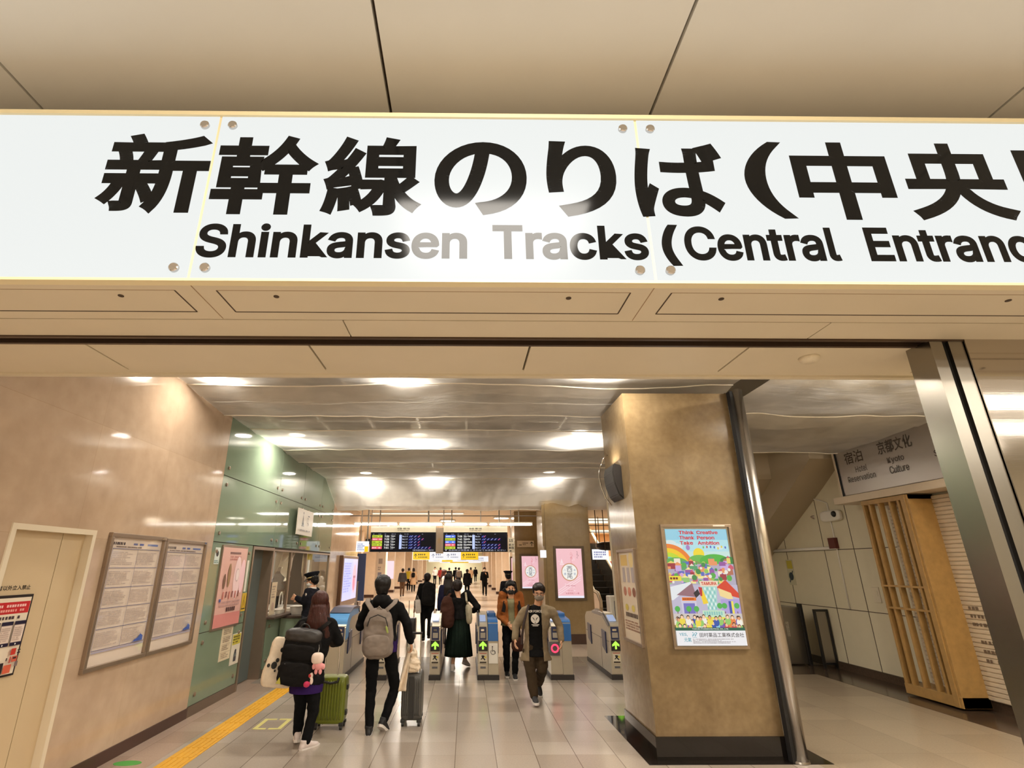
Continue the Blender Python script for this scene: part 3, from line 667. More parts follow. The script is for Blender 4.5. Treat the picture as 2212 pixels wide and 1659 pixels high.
# pink poster on the green glass, small notices
pp = thing('wall_poster', 'pink advertising poster in a thin frame on the green glass wall', 'poster', (XL, 8.17, 0.93))
ob('frame', Bx(XL, XL + 0.02, 7.72, 8.62, 0.94, 2.06), M_ALU, pp)
a = Art(); W_, H_ = 0.86, 1.06
a.rect(0, W_, 0, H_, rgb(222, 176, 164)); a.rect(0.24, 0.62, 0.97, 1.0, rgb(120, 84, 80)); a.greek(0.26, 0.66, 0.88, 0.95, 2, rgb(190, 120, 116), 2)
a.rect(0, W_, 0, 0.17, rgb(214, 138, 132)); a.disc(0.58, 0.64, 0.12, rgb(246, 214, 214), ry=0.3); a.disc(0.86 - 0.1, 0.66, 0.09, rgb(246, 206, 212), ry=0.24)
a.disc(0.58, 0.68, 0.06, rgb(196, 168, 168), ry=0.09); a.disc(0.58, 0.68, 0.053, rgb(248, 228, 226), ry=0.08); a.disc(0.3, 0.68, 0.05, rgb(150, 118, 84), ry=0.16); a.disc(0.16, 0.6, 0.04, rgb(120, 88, 70), ry=0.1)
for k in range(6): a.rect(0.16 + 0.1 * k, 0.2 + 0.1 * k, 0.36 + 0.02 * (k % 2), 0.46, rgb(140, 84, 80) if k % 2 else rgb(196, 120, 110))
a.greek(0.1, 0.8, 0.26, 0.34, 2, rgb(190, 150, 146), 6); a.greek(0.34, 0.8, 0.19, 0.25, 1, rgb(70, 40, 44), 9, 1.0, 0.9); a.rect(0.06, 0.12, 0.33, 0.37, rgb(80, 90, 150))
a.build('poster_sheet', (XL + 0.021, 7.74, 0.97), (0, 1, 0), (0, 0, 1), (1, 0, 0), PRINT, pp)
def notice(y0, y1, z0, z1, label, drawing, bg, thick=0.004):
    t = thing('notice', label, 'notice', (XL, (y0 + y1) / 2, z0)); ob('sheet_backing', Bx(XL, XL + thick, y0, y1, z0, z1), mat('paper', rgb(220, 208, 188), 0.6), t)
    a = Art(); a.rect(0, y1 - y0, 0, z1 - z0, bg); drawing(a, y1 - y0, z1 - z0); a.build('print', (XL + thick + 0.0005, y0, z0), (0, 1, 0), (0, 0, 1), (1, 0, 0), PRINT, t)
def dr1(a, w, h):
    for k in range(4): a.greek(0.05, w - 0.05, h * (0.06 + 0.235 * k), h * (0.22 + 0.235 * k), 3, rgb(160, 140, 120), k); a.rect(0.02, w - 0.02, h * (0.235 + 0.235 * k), h * (0.245 + 0.235 * k), rgb(170, 150, 130))
notice(8.13, 8.49, 0.51, 0.95, 'cream paper notice with four rows of text under the pink poster', dr1, rgb(224, 210, 180))
def dr2(a, w, h):
    a.rect(0.015, w - 0.015, h * 0.64, h * 0.97, rgb(204, 190, 70)); a.greek(0.03, w - 0.03, h * 0.68, h * 0.94, 3, rgb(90, 80, 40), 3); a.disc(w * 0.5, h * 0.3, 0.05, rgb(110, 120, 120)); a.rect(w * 0.35, w * 0.65, h * 0.1, h * 0.25, rgb(70, 70, 80)); a.disc(w * 0.5, h * 0.42, 0.03, rgb(60, 60, 70))
notice(8.52, 8.83, 0.4, 0.82, 'white safety notice with a yellow header beside the slate blue door', dr2, rgb(226, 218, 200))
def dr3(a, w, h): a.disc(w / 2, h * 0.62, w * 0.25, rgb(60, 60, 60)); a.greek(0.01, w - 0.01, 0.01, h * 0.25, 2, rgb(90, 130, 130), 1)
notice(7.53, 7.68, 1.8, 2.02, 'small white sticker with a dark round symbol beside the marble edge', dr3, rgb(214, 224, 216))
def dr4(a, w, h): a.poly([(w * 0.5, h * 0.9), (w * 0.9, h * 0.1), (w * 0.1, h * 0.1)], rgb(40, 34, 26)); a.poly([(w * 0.5, h * 0.78), (w * 0.8, h * 0.16), (w * 0.2, h * 0.16)], rgb(210, 170, 40)); a.rect(w * 0.47, w * 0.53, h * 0.3, h * 0.6, rgb(30, 26, 20))
notice(8.66, 8.83, 1.12, 1.38, 'yellow warning triangle sticker beside the slate blue door', dr4, rgb(212, 176, 60))
def dr5(a, w, h): a.greek(w * 0.3, w * 0.75, h * 0.1, h * 0.92, 6, rgb(60, 56, 50), 4, 0.9)
notice(8.68, 8.76, 1.4, 1.86, 'narrow white vertical sticker beside the slate blue door', dr5, rgb(222, 218, 204))
# hanging picture sign
hs = thing('pictogram_sign', 'square white pictogram sign hung in front of the green glass', 'sign', (XL + 0.1, 11.2, 2.38))
ob('plate', Bx(XL + 0.08, XL + 0.095, 10.68, 11.76, 2.37, 2.88), mat('sign_plate', rgb(226, 214, 196), 0.45), hs)
for y in (11.0, 11.42): ob('bracket', Bx(XL, XL + 0.08, y, y + 0.04, 2.84, 2.9), M_ALU, hs)
a = Art(); g_ = rgb(96, 86, 78); a.rect(0, 1.08, 0, 0.51, rgb(226, 214, 196))
a.poly([(0.36, 0.42), (0.43, 0.2), (0.29, 0.2)], g_); a.disc(0.36, 0.435, 0.025, g_); a.rect(0.27, 0.45, 0.17, 0.19, g_); a.rect(0.33, 0.39, 0.19, 0.24, rgb(40, 36, 36)); a.arc(0.68, 0.3, 0.05, 0.06, 0, 2 * pi, g_); a.rect(0.62, 0.74, 0.38, 0.4, g_); a.rect(0.66, 0.7, 0.2, 0.25, g_); a.greek(0.16, 0.94, 0.065, 0.115, 1, g_, 5, 0.75)
a.build('pictogram', (XL + 0.096, 10.68, 2.37), (0, 1, 0), (0, 0, 1), (1, 0, 0), PRINT, hs)
# ticket window opening and the office inside
win = thing('window_1', 'ticket window opening in the green glass wall', 'window', (XL, 11.2, 0.9)); win['kind'] = 'structure'
bm = NB()
for y in (9.87, 10.86, 11.9, 13.87): box(bm, XL - 0.05, XL, y - 0.02, y + 0.02, 0.93, 2.03)
box(bm, XL - 0.05, XL, 9.84, 13.9, 2.03, 2.06); ob('window_frame', bm, M_ALU, win)
ob('window_sill', Bx(XL - 0.4, XL + 0.13, 9.86, 11.6, 0.90, 0.935, 0.005), mat('dark_counter_edge', rgb(70, 56, 48), 0.3), win)
q = NT('pane_glass'); t_ = q.n('ShaderNodeBsdfTransparent'); t_.inputs[0].default_value = (0.80, 0.88, 0.80, 1); gl = q.n('ShaderNodeBsdfGlossy'); gl.inputs['Roughness'].default_value = 0.03; fr = q.n('ShaderNodeFresnel'); fr.inputs[0].default_value = 1.5
mx = q.n('ShaderNodeMixShader'); q.l(fr.outputs[0], mx.inputs[0]); q.l(t_.outputs[0], mx.inputs[1]); q.l(gl.outputs[0], mx.inputs[2]); q.l(mx.outputs[0], q.out.inputs[0]); M_PANE = q.m
for y0, y1, z0 in ((11.9, 13.86, 1.0), (9.88, 10.84, 1.25)):
    bm = NB(); bm.faces.new([bm.verts.new(p) for p in ((XL - 0.025, y0, z0), (XL - 0.025, y1, z0), (XL - 0.025, y1, 2.03), (XL - 0.025, y0, 2.03))]); ob('pane', bm, M_PANE, win)
bm = NB(); X0 = XL - 2.6
box(bm, X0 - 0.1, X0, 9.6, 14.2, 0, 2.7); box(bm, X0, XL - 0.25, 14.1, 14.2, 0, 2.7); box(bm, X0, XL - 0.25, 9.6, 9.7, 0, 2.7); box(bm, X0, XL - 0.25, 9.6, 14.2, 2.6, 2.7); box(bm, X0, XL - 0.7, 9.6, 14.2, -0.1, 0)
struct('wall_back', bm, mat('office_wall', rgb(112, 96, 76), 0.6))
light_panel(XL - 1.3, 11.6, 0.3, 1.6, 'ceiling light inside the ticket office', 46, 2.59, (1, 0.9, 0.78), 'office lights')
ob_ = thing('office_desk', 'cluttered office desk behind the ticket window', 'desk', (XL - 0.9, 11, 0)); ob('desk_top', Bx(XL - 1.4, XL - 0.4, 9.9, 13.6, 0.86, 0.9), M_WHITEP, ob_); ob('desk_panel', Bx(XL - 1.38, XL - 1.34, 9.9, 13.6, 0, 0.86), M_JOINT, ob_)
mn = thing('monitor', 'black monitor behind the ticket window', 'monitor', (XL - 0.75, 12.4, 0.9))
bm = NB(); box(bm, XL - 0.74, XL - 0.7, 11.98, 12.84, 1.24, 1.66, 0.006); ob('case', bm, M_BLACK, mn); ob('stand', Bx(XL - 0.8, XL - 0.7, 12.35, 12.47, 0.9, 1.26), M_BLACK, mn)
a = Art(); a.rect(0, 0.82, 0, 0.38, rgb(14, 20, 24)); a.greek(0.03, 0.76, 0.03, 0.35, 9, rgb(50, 70, 70), 4); a.build('screen', (XL - 0.698, 12.0, 1.26), (0, 1, 0), (0, 0, 1), (1, 0, 0), PRINT_LED, mn)
osf = thing('office_shelf', 'dark shelf of files along the back of the ticket office', 'shelf', (XL - 2.2, 12.4, 0)); ob('carcass', Bx(XL - 2.55, XL - 2.2, 10.4, 14.0, 0, 1.9), mat('dark_walnut', rgb(44, 32, 26), 0.5), osf)
for z in (1.0, 1.25, 1.5): ob('shelf_edge', Bx(XL - 2.2, XL - 2.18, 10.4, 14.0, z, z + 0.03), M_CREAM, osf)
bm = NB(); tube(bm, [(XL - 0.3, 11.42 + 0.1 * cos(k * pi / 8), 1.1 + 0.17 * sin(k * pi / 8)) for k in range(17)], 0.012, 8); tag(ob('hanging_cable', bm, M_WHITEP, smooth=True), 'white looped cable hanging at the ticket window', 'cable')
for k, (y, z, w, h, c, lab) in enumerate([(10.2, 0.94, 0.3, 0.05, (226, 216, 200), 'stack of white papers on the ticket counter nearest the slate blue door'), (10.75, 0.94, 0.34, 0.07, (206, 196, 180), 'pile of pale folders at the middle of the ticket counter'), (11.25, 0.94, 0.3, 0.06, (216, 206, 190), 'flat white tray of papers at the far end of the ticket counter')]):
    bm = NB()
    for j in range(3): box(bm, XL - 0.3 + 0.01 * j, XL - 0.02, y - w / 2 + 0.012 * j, y + w / 2 - 0.008 * j, z - 0.005 + h * j / 3, z - 0.005 + h * (j + 0.85) / 3, 0.003)
    tag(ob('paper_stack', bm, mat('papers_%d' % k, rgb(*c), 0.6)), lab, 'papers', 'papers on the ticket counter')
def dr6(a, w, h): a.greek(0.03, w - 0.03, h * 0.5, h * 0.9, 5, rgb(150, 130, 110), 3); a.disc(w / 2, h * 0.25, w * 0.25, rgb(200, 170, 150))
notice(9.93, 10.2, 0.96, 1.5, 'beige notice card standing in the ticket window beside the blue door', dr6, rgb(222, 204, 172))
# plastic drape and folded blinds at the window head
bm = NB()
def dfn(u, v):
    y = 10.1 + 1.5 * u; z = 2.04 - v * (0.42 + 0.14 * sin(u * 9)) ; return V((XL - 0.16 - 0.05 * sin(u * 26 + v * 3) - 0.08 * v, y + 0.06 * sin(v * 7 + u * 11), z))
grid(bm, dfn, 40, 14); tag(ob('plastic_drape', bm, mat('white_plastic_sheet', rgb(226, 214, 196), 0.25), smooth=True), 'crumpled white plastic sheet draped inside the ticket window', 'plastic sheet')
for k in range(3):
    bm = NB(); y = 12.0 + 0.26 * k; prism(bm, [(XL - 0.12, y, 2.03), (XL - 0.12, y + 0.22, 2.03), (XL - 0.12, y + 0.22, 1.66), (XL - 0.12, y + 0.11, 1.52), (XL - 0.12, y, 1.66)], (0.012, 0, 0))
    tag(ob('pennant', bm, mat('cream_cloth', rgb(222, 200, 166), 0.7)), 'cream pointed pennant hanging at the head of the ticket window', 'pennant', 'pennants in the ticket window')
# lectern counter with dark opening, white bin
cb = thing('gate_counter', 'green counter unit with a dark opening below the ticket window', 'counter', (XL + 0.25, 11.4, 0))
bm = NB(); box(bm, XL + 0.012, XL + 0.42, 10.55, 11.5, 0.86, 0.9, 0.006); ob('top', bm, mat('dark_counter_edge', rgb(70, 56, 48), 0.3), cb)
for y in (10.58, 11.42): ob('side_panel', Bx(XL + 0.012, XL + 0.40, y, y + 0.06, 0, 0.86), M_GREEN, cb)
ob('dark_back', Bx(XL + 0.012, XL + 0.03, 10.64, 11.42, 0, 0.86), M_DARKGAP, cb)
bn = thing('white_basket', 'white plastic basket on the ticket counter beside the station officer', 'basket', (XL + 0.2, 11.0, 0.9))
bm = NB(); c = V((XL + 0.2, 10.9, 0)); loft(bm, [(c + V((0, 0, 0.902)), V((0.1, 0, 0)), V((0, 0.15, 0))), (c + V((0, 0, 1.04)), V((0.13, 0, 0)), V((0, 0.19, 0))), (c + V((0, 0, 1.05)), V((0.14, 0, 0)), V((0, 0.2, 0))), (c + V((0, 0, 1.04)), V((0.12, 0, 0)), V((0, 0.18, 0))), (c + V((0, 0, 0.93)), V((0.09, 0, 0)), V((0, 0.14, 0)))]); ob('basket_shell', bm, M_WHITEP, bn, smooth=False)
# digital sign on the marble beyond
ds = thing('digital_sign', 'tall digital advertising screen glowing lilac on the far marble wall', 'screen', (XL, 16, 0.75))
bm = NB(); box(bm, XL, XL + 0.1, 15.0, 17.1, 0.72, 2.05, 0.01); ob('casing', bm, mat('bronze_casing', rgb(112, 82, 62), 0.35, 0.4), ds)
a = Art(); a.rect(0, 1.9, 0, 1.1, rgb(216, 208, 250)); a.rect(0, 1.2, 0, 1.1, rgb(206, 206, 255)); a.greek(0.1, 1.1, 0.2, 1.0, 12, rgb(166, 166, 226), 4); a.disc(1.5, 0.55, 0.28, rgb(246, 196, 206), ry=0.4); a.disc(1.45, 0.42, 0.14, rgb(244, 150, 166), ry=0.2); a.disc(1.4, 0.6, 0.04, rgb(110, 70, 80)); a.disc(1.56, 0.6, 0.04, rgb(110, 70, 80))
a.build('screen', (XL + 0.102, 15.12, 0.87), (0, 1, 0), (0, 0, 1), (1, 0, 0), PRINT_LED, ds)
# ------------------------------------------------------------------ hall ceiling: void, rails, downlights, draped protective film
bm = NB(); box(bm, XL - 0.3, 7.4, 3.05, 14.6, 4.55, 4.65); struct('ceiling', bm, mat('void_ceiling', rgb(120, 112, 100), 0.8))
bm = NB(); box(bm, -4.2, 8.0, 14.35, 14.45, 3.3, 4.6); struct('wall_back', bm, mat('void_bulkhead', rgb(226, 216, 200), 0.6))
rl = thing('ceiling_grid', 'bare metal ceiling grid showing through the draped film', 'ceiling grid', (0, 8, 4.2))
bm = NB()
for x in [-3.2 + 0.8 * k for k in range(9)]: box(bm, x - 0.02, x + 0.02, 3.3, 13.6, 4.02, 4.05)
ob('long_rail', bm, M_WHITEP, rl)
bm = NB()
for y in [4 + 1.1 * k for k in range(9)]: box(bm, -3.4, 3.4, y - 0.02, y + 0.02, 4.05, 4.08)
ob('cross_rail', bm, M_WHITEP, rl)
spots = [(-2.96, 5.9, 'nearest lamp by the marble wall'), (-0.8, 5.9, 'nearest lamp in the middle row'), (1.55, 5.6, 'nearest lamp before the ochre pillar'),
         (-2.98, 8.95, 'lamp above the slate blue door'), (-0.83, 8.95, 'lamp in the middle above the gates'), (1.95, 8.7, 'lamp beside the wall sconce of the pillar'),
         (4.3, 4.3, 'inner unseen lamp added to brighten the side passage'), (5.8, 4.3, 'outer unseen lamp added to brighten the side passage'),  # unseen pair behind the lintel, added to light the dim side passage
         (-2.5, 12.95, 'far lamp at the green wall end'), (-0.8, 12.75, 'far lamp in the middle'), (2.03, 12.75, 'far lamp before the olive column')]
for x, y, lab in spots:
    t = thing('downlight', 'round ceiling downlight glowing through the film, ' + lab, 'downlight', (x, y, 4.0), 'downlights above the film')
    bm = NB(); tube(bm, [(x, y, 4.55), (x, y, 4.2)], 0.012, 8); ob('stem', bm, M_STEELD, t)
    bm = NB(); tube(bm, [(x, y, 4.2), (x, y, 3.97), (x, y, 3.955)], [0.15, 0.16, 0.165], 24); ob('housing', bm, M_WHITEP, t)
    bm = NB(); tube(bm, [(x, y, 3.957), (x, y, 3.952)], 0.135, 24); ob('lens', bm, M_LAMP, t)
    area_light('downlight_lamp', (x, y, 3.935), 0.24, 0.24, P_HALL * (2.3 if x > 3 else 0.5 if y > 12 else 0.65 if (x < -2.5 and y < 7) else 1), WARM, 'DISK', parent=t)

q = NT('draped_film'); tr = q.n('ShaderNodeBsdfTransparent'); tr.inputs[0].default_value = (1, 1, 1, 1)
tl = q.n('ShaderNodeBsdfTranslucent'); tl.inputs[0].default_value = (0.86, 0.83, 0.78, 1)
df = q.n('ShaderNodeBsdfDiffuse'); df.inputs[0].default_value = (0.80, 0.77, 0.71, 1)
gl = q.n('ShaderNodeBsdfGlossy'); gl.inputs['Roughness'].default_value = 0.35
a1 = q.n('ShaderNodeMixShader'); a1.inputs[0].default_value = 0.45; q.l(df.outputs[0], a1.inputs[1]); q.l(tl.outputs[0], a1.inputs[2])
a2 = q.n('ShaderNodeMixShader'); a2.inputs[0].default_value = 0.035; q.l(a1.outputs[0], a2.inputs[1]); q.l(gl.outputs[0], a2.inputs[2])
a3 = q.n('ShaderNodeMixShader'); a3.inputs[0].default_value = 0.28; q.l(a2.outputs[0], a3.inputs[1]); q.l(tr.outputs[0], a3.inputs[2]); q.l(a3.outputs[0], q.out.inputs[0])
tc = q.n('ShaderNodeTexCoord'); mp = q.n('ShaderNodeMapping'); mp.inputs['Scale'].default_value = (1.6, 5.0, 3.0); q.l(tc.outputs['Object'], mp.inputs[0])
nz = q.n('ShaderNodeTexNoise'); nz.inputs['Scale'].default_value = 1.3; nz.inputs['Detail'].default_value = 7; nz.inputs['Distortion'].default_value = 1.2; q.l(mp.outputs[0], nz.inputs['Vector'])
bp = q.n('ShaderNodeBump'); bp.inputs['Strength'].default_value = 0.3; bp.inputs['Distance'].default_value = 0.04; q.l(nz.outputs['Fac'], bp.inputs['Height'])
n2 = q.n('ShaderNodeTexNoise'); n2.inputs['Scale'].default_value = 0.9; n2.inputs['Detail'].default_value = 3; q.l(tc.outputs['Object'], n2.inputs['Vector'])
m2 = q.n('ShaderNodeMapRange'); m2.inputs[1].default_value = 0.42; m2.inputs[2].default_value = 0.58; m2.inputs[3].default_value = 0.16; m2.inputs[4].default_value = 0.40; q.l(n2.outputs['Fac'], m2.inputs[0]); q.l(m2.outputs[0], a3.inputs[0])
for nd in (tl, df, gl): q.l(bp.outputs[0], nd.inputs['Normal'])
M_FILM = q.m; M_HEM = mat('film_hem', rgb(240, 232, 216), 0.6)
def film(x0, x1, pts, label, seed, sag=0.07, nu=90, nv=70, slack=0.02):
    """pts: (y, z) ridge line along the sheet; it sags between them and wrinkles across."""
    t = thing('plastic_sheet', label, 'plastic sheet', ((x0 + x1) / 2, pts[0][0], pts[0][1]), 'protective sheets under the hall ceiling')
    L = [0.0]
    for p, r in zip(pts, pts[1:]): L.append(L[-1] + math.hypot(r[0] - p[0], r[1] - p[1]))
    def fn(u, v):
        s = v * L[-1]; k = 0
        while k < len(L) - 2 and s > L[k + 1]: k += 1
        f = (s - L[k]) / (L[k + 1] - L[k]); y = pts[k][0] + (pts[k + 1][0] - pts[k][0]) * f; z = pts[k][1] + (pts[k + 1][1] - pts[k][1]) * f
        x = x0 + (x1 - x0) * u
        e = min(1, 8 * u, 8 * (1 - u)); sg = 4 * f * (1 - f) * sag * (0.6 + 0.8 * MN.noise(V((x * 0.5, y * 0.5, seed)))) 
        w = MN.noise(V((x * 0.9, y * 1.6, seed + 5))) * 0.022 + MN.noise(V((x * 2.3, y * 3.5, seed + 9))) * 0.006 + abs(MN.noise(V((x * 1.1 + y * 1.1, y * 1.8 - x, seed + 3)))) * 0.03
        w += 0.006 * sin(x * 9 + 3 * MN.noise(V((x, y, seed)))) * (1 if z < 3.75 else 0.3)
        yo = 0.10 * MN.noise(V((x * 0.7, seed * 3.1, 0.5))) * (1 if v in (0, 1) else 0.6)
        steep = abs(pts[k + 1][1] - pts[k][1]) > 0.3
        if steep: return V((x, y + yo + (0.12 * sin(x * 3.4 + 2 * MN.noise(V((x, 0, seed)))) + 0.07 * sin(x * 9 + 5 * MN.noise(V((x * 1.3, f * 0.5, seed))) + f * 2) + 0.09 * abs(MN.noise(V((x * 2.6, f * 0.8, seed + 4))))) * (0.25 + 0.75 * f), z + (0.03 * MN.noise(V((x * 1.5, 0, seed))) if v > 0.97 else 0)))
        return V((x, y + yo, z - (sg + w) * (0.25 + 0.75 * e)))
    bm = NB(); grid(bm, fn, nu, nv); ob('film', bm, M_FILM, t, smooth=True)
    for v in [0.001] + [l / L[-1] for l in L[1:-1]] + [0.999]:
        wob = lambda u: min(0.999, max(0.001, v + 0.035 * MN.noise(V((u * 3.1, v * 9, seed))) * (1 if 0.01 < v < 0.99 else 0.2)))
        bm = NB(); tube(bm, [fn(k / 80, wob(k / 80)) - V((0, 0, 0.004)) for k in range(81)], 0.009, 6); ob('hem', bm, M_HEM, t, smooth=True)
        if 0.01 < v < 0.9:
            bm = NB(); grid(bm, lambda a, b: fn(a, min(0.999, wob(a) + b * (0.07 + 0.05 * MN.noise(V((a * 2.3, v * 5, seed + 2)))))) - V((0, 0, 0.008 + 0.01 * b)), 60, 6); ob('overlap_flap', bm, M_FILM, t, smooth=True)
    return t
film(XL + 0.01, 3.3, [(3.12, 3.88), (4.6, 3.90), (6.05, 3.9), (7.15, 3.80)], 'translucent sheet draped from the lintel to the first lamp row', 2.0, 0.08)
film(XL + 0.01, 3.3, [(6.75, 3.88), (8.1, 3.84), (9.6, 3.84), (10.6, 3.78)], 'translucent sheet draped across the ceiling above the gates', 6.0, 0.09)
film(XL + 0.01, 3.9, [(10.1, 3.86), (11.4, 3.82), (12.75, 3.80), (14.05, 3.17)], 'translucent sheet falling to the far beam before the departure boards', 11.0, 0.05)
film(3.36, 6.75, [(3.12, 3.84), (4.9, 3.74), (6.7, 3.72), (8.9, 3.66)], 'translucent sheet draped over the dim side passage', 17.0, 0.10)

# ------------------------------------------------------------------ ochre pillar, its plinth, poster cases and sconce
PX0, PX1, PY0, PY1 = 1.87, 3.13, 5.92, 6.95
struct('pillar', Bx(PX0, PX1, PY0, PY1, 0.2, 3.74), M_PILLAR)
struct('pillar', Bx(PX0 - 0.015, PX1 + 0.015, PY0 - 0.015, PY1 + 0.015, 0, 0.2), M_BLACKG)
bm = NB(); box(bm, 1.74, 3.5, 5.8, 7.5, 0, 0.004); struct('floor', bm, M_BLACKG)
pl = thing('steel_pole', 'tall round brushed steel pole standing in front of the ochre pillar', 'pole', (3.2, 5.86, 0))
bm = NB(); tube(bm, [(3.215, 5.86, 0.004), (3.215, 5.86, 3.76)], 0.073, 28); ob('shaft', bm, M_STEEL, pl, smooth=True)
ob('guide_strip', Bx(3.122, 3.155, 5.82, 5.9, 0.004, 3.74), M_DARKGAP, pl, 'black rubber strip')
bm = NB(); tube(bm, [(3.215, 5.86, 0.004), (3.215, 5.86, 0.02)], [0.085, 0.08], 28); ob('base_collar', bm, M_STEELD, pl)
pc = thing('poster_case', 'lit poster case with a colourful cartoon town on the front of the ochre pillar', 'poster', (2.53, PY0, 0.97))
bm = NB(); x0, x1, z0, z1, w = 2.14, 2.92, 0.97, 2.21, 0.028
for q_ in ((x0, x1, z0, z0 + w), (x0, x1, z1 - w, z1), (x0, x0 + w, z0 + w, z1 - w), (x1 - w, x1, z0 + w, z1 - w)): box(bm, q_[0], q_[1], PY0 - 0.03, PY0 + 0.01, q_[2], q_[3], 0.003)
ob('frame', bm, M_ALU, pc)
bm = NB(); w2 = 0.048
for q_ in ((x0 + w, x1 - w, z0 + w, z0 + w2), (x0 + w, x1 - w, z1 - w2, z1 - w), (x0 + w, x0 + w2, z0 + w2, z1 - w2), (x1 - w2, x1 - w, z0 + w2, z1 - w2)): box(bm, q_[0], q_[1], PY0 - 0.012, PY0 + 0.01, q_[2], q_[3])
ob('inner_frame', bm, M_STEELD, pc)
ob('maker_plate', Bx(x1 - 0.2, x1 - 0.07, PY0 - 0.033, PY0 - 0.03, z1 - 0.022, z1 - 0.006), M_WHITEP, pc)
C = lambda r, g_, b: rgb(r, g_, b); W_, H_ = 0.72, 1.165; a = Art((0, W_, 0, H_))
rr = random.Random(5)
a.rect(0, W_, 0, H_, C(150, 206, 226)); a.rect(0, W_, 0.9, 1.04, C(176, 222, 230)); a.rect(0, W_, 0.8, 0.92, C(196, 226, 222))
for u, v, r in [(0.06, 1.0, 0.07), (0.14, 0.97, 0.06), (0.03, 0.93, 0.06), (0.6, 0.96, 0.04)]: a.disc(u, v, r, C(214, 228, 226), ry=r * 0.55)
for k, cc in enumerate([(232, 130, 60), (240, 200, 50), (190, 214, 60), (110, 196, 180)]): a.arc(0.02, 0.72, 0.235 - 0.045 * k, 0.28 - 0.045 * k, 0.25, pi * 0.75, C(*cc))
a.disc(0.36, 0.895, 0.06, C(240, 214, 60)); a.disc(0.25, 0.96, 0.022, C(170, 130, 190), ry=0.028)
for k in range(7): a.disc(0.42 + 0.04 * k, 0.95 + 0.02 * rr.random(), 0.008, C(*rr.choice([(200, 60, 60), (80, 90, 190), (120, 190, 90), (220, 200, 60)])), ry=0.013)
for u, v, r, cc in [(0.1, 0.8, 0.13, (96, 170, 90)), (0.36, 0.83, 0.12, (110, 182, 84)), (0.52, 0.82, 0.16, (82, 178, 70)), (0.68, 0.82, 0.1, (60, 130, 70)), (0.28, 0.78, 0.1, (130, 150, 90))]: a.disc(u, v, r, C(*cc), ry=r * 0.45)
a.rect(0, W_, 0.2, 0.79, C(176, 170, 190))
PALETTE = [(150, 90, 160), (228, 206, 110), (206, 90, 110), (150, 196, 120), (96, 110, 190), (236, 226, 206), (230, 150, 100), (180, 110, 90), (200, 170, 220), (240, 226, 150), (90, 160, 110), (160, 60, 70)]
for k in range(70):
    u = rr.uniform(-0.02, W_ - 0.06); v = rr.uniform(0.58, 0.8); w = rr.uniform(0.03, 0.09); h = rr.uniform(0.02, 0.06); u1 = min(u + w, W_); u = max(0, u)
    a.rect(u, u1, v, v + h, C(*rr.choice(PALETTE)))
    if rr.random() < 0.5: a.poly([(u, v + h), (u1, v + h), ((u + u1) / 2, v + h + 0.025)], C(*rr.choice(PALETTE)))
for k in range(26): a.disc(rr.uniform(0.02, W_ - 0.02), rr.uniform(0.56, 0.8), rr.uniform(0.012, 0.03), C(*rr.choice([(90, 170, 80), (70, 140, 80), (150, 196, 90), (236, 232, 220), (214, 170, 210)])))
a.rect(0, W_, 0.3, 0.58, C(190, 184, 206))
a.poly([(0, 0.56), (0.22, 0.61), (0.24, 0.58), (0.02, 0.43), (0, 0.43)], C(228, 232, 234)); a.poly([(0.06, 0.48), (0.24, 0.6), (0.27, 0.46)], C(150, 110, 120)); a.rect(0.1, 0.26, 0.3, 0.46, C(206, 200, 220)); a.rect(0.12, 0.24, 0.3, 0.4, C(120, 116, 190))
a.poly([(0.5, 0.56), (0.6, 0.63), (0.72, 0.5), (0.72, 0.45), (0.52, 0.5)], C(214, 70, 50)); a.poly([(0.51, 0.55), (0.64, 0.5), (0.66, 0.42), (0.52, 0.47)], C(240, 214, 150)); a.rect(0.52, 0.72, 0.26, 0.44, C(176, 160, 214)); a.rect(0.6, 0.64, 0.27, 0.42, C(70, 84, 170)); a.rect(0.627, 0.65, 0.27, 0.42, C(240, 222, 90))
a.poly([(0.33, 0.58), (0.5, 0.58), (0.465, 0.3), (0.385, 0.3)], C(170, 214, 204))
for k in range(5):
    for j in range(6): a.rect(0.362 + 0.025 * k - 0.004 * (k - 2) * (5 - j) * 0.25, 0.376 + 0.025 * k - 0.004 * (k - 2) * (5 - j) * 0.25, 0.34 + 0.038 * j, 0.365 + 0.038 * j, C(226, 240, 236) if (k + j) % 2 else C(130, 190, 190))
a.poly([(0.315, 0.62), (0.52, 0.62), (0.51, 0.565), (0.325, 0.565)], C(236, 214, 190)); a.text('TAMURA', 0.335, 0.578, 0.032, C(206, 60, 40), 0.03, True, fit=0.165)
a.poly([(0.3, 0.56), (0.34, 0.54), (0.385, 0.4), (0.33, 0.39)], C(240, 206, 60)); a.poly([(0.3, 0.56), (0.34, 0.555), (0.33, 0.47), (0.31, 0.47)], C(190, 50, 60)); a.poly([(0.24, 0.5), (0.29, 0.54), (0.31, 0.49), (0.26, 0.45)], C(50, 46, 52))
for u, v, w, h, cc, tx in [(0.0, 0.62, 0.13, 0.05, (236, 214, 70), 'まちかど'), (0.11, 0.425, 0.15, 0.032, (232, 120, 40), 'プラモミ')]: a.rect(u, u + w, v, v + h, C(*cc)); a.greek(u + 0.01, u + w - 0.01, v + 0.008, v + h - 0.008, 1, C(120, 40, 40), 3, 0.9)
for u in (0.05, 0.17, 0.25, 0.55, 0.5, 0.68): a.disc(u, 0.345 + 0.03 * (u > 0.45), 0.028, C(84, 176, 84)); a.rect(u - 0.004, u + 0.004, 0.28, 0.32, C(120, 84, 50))
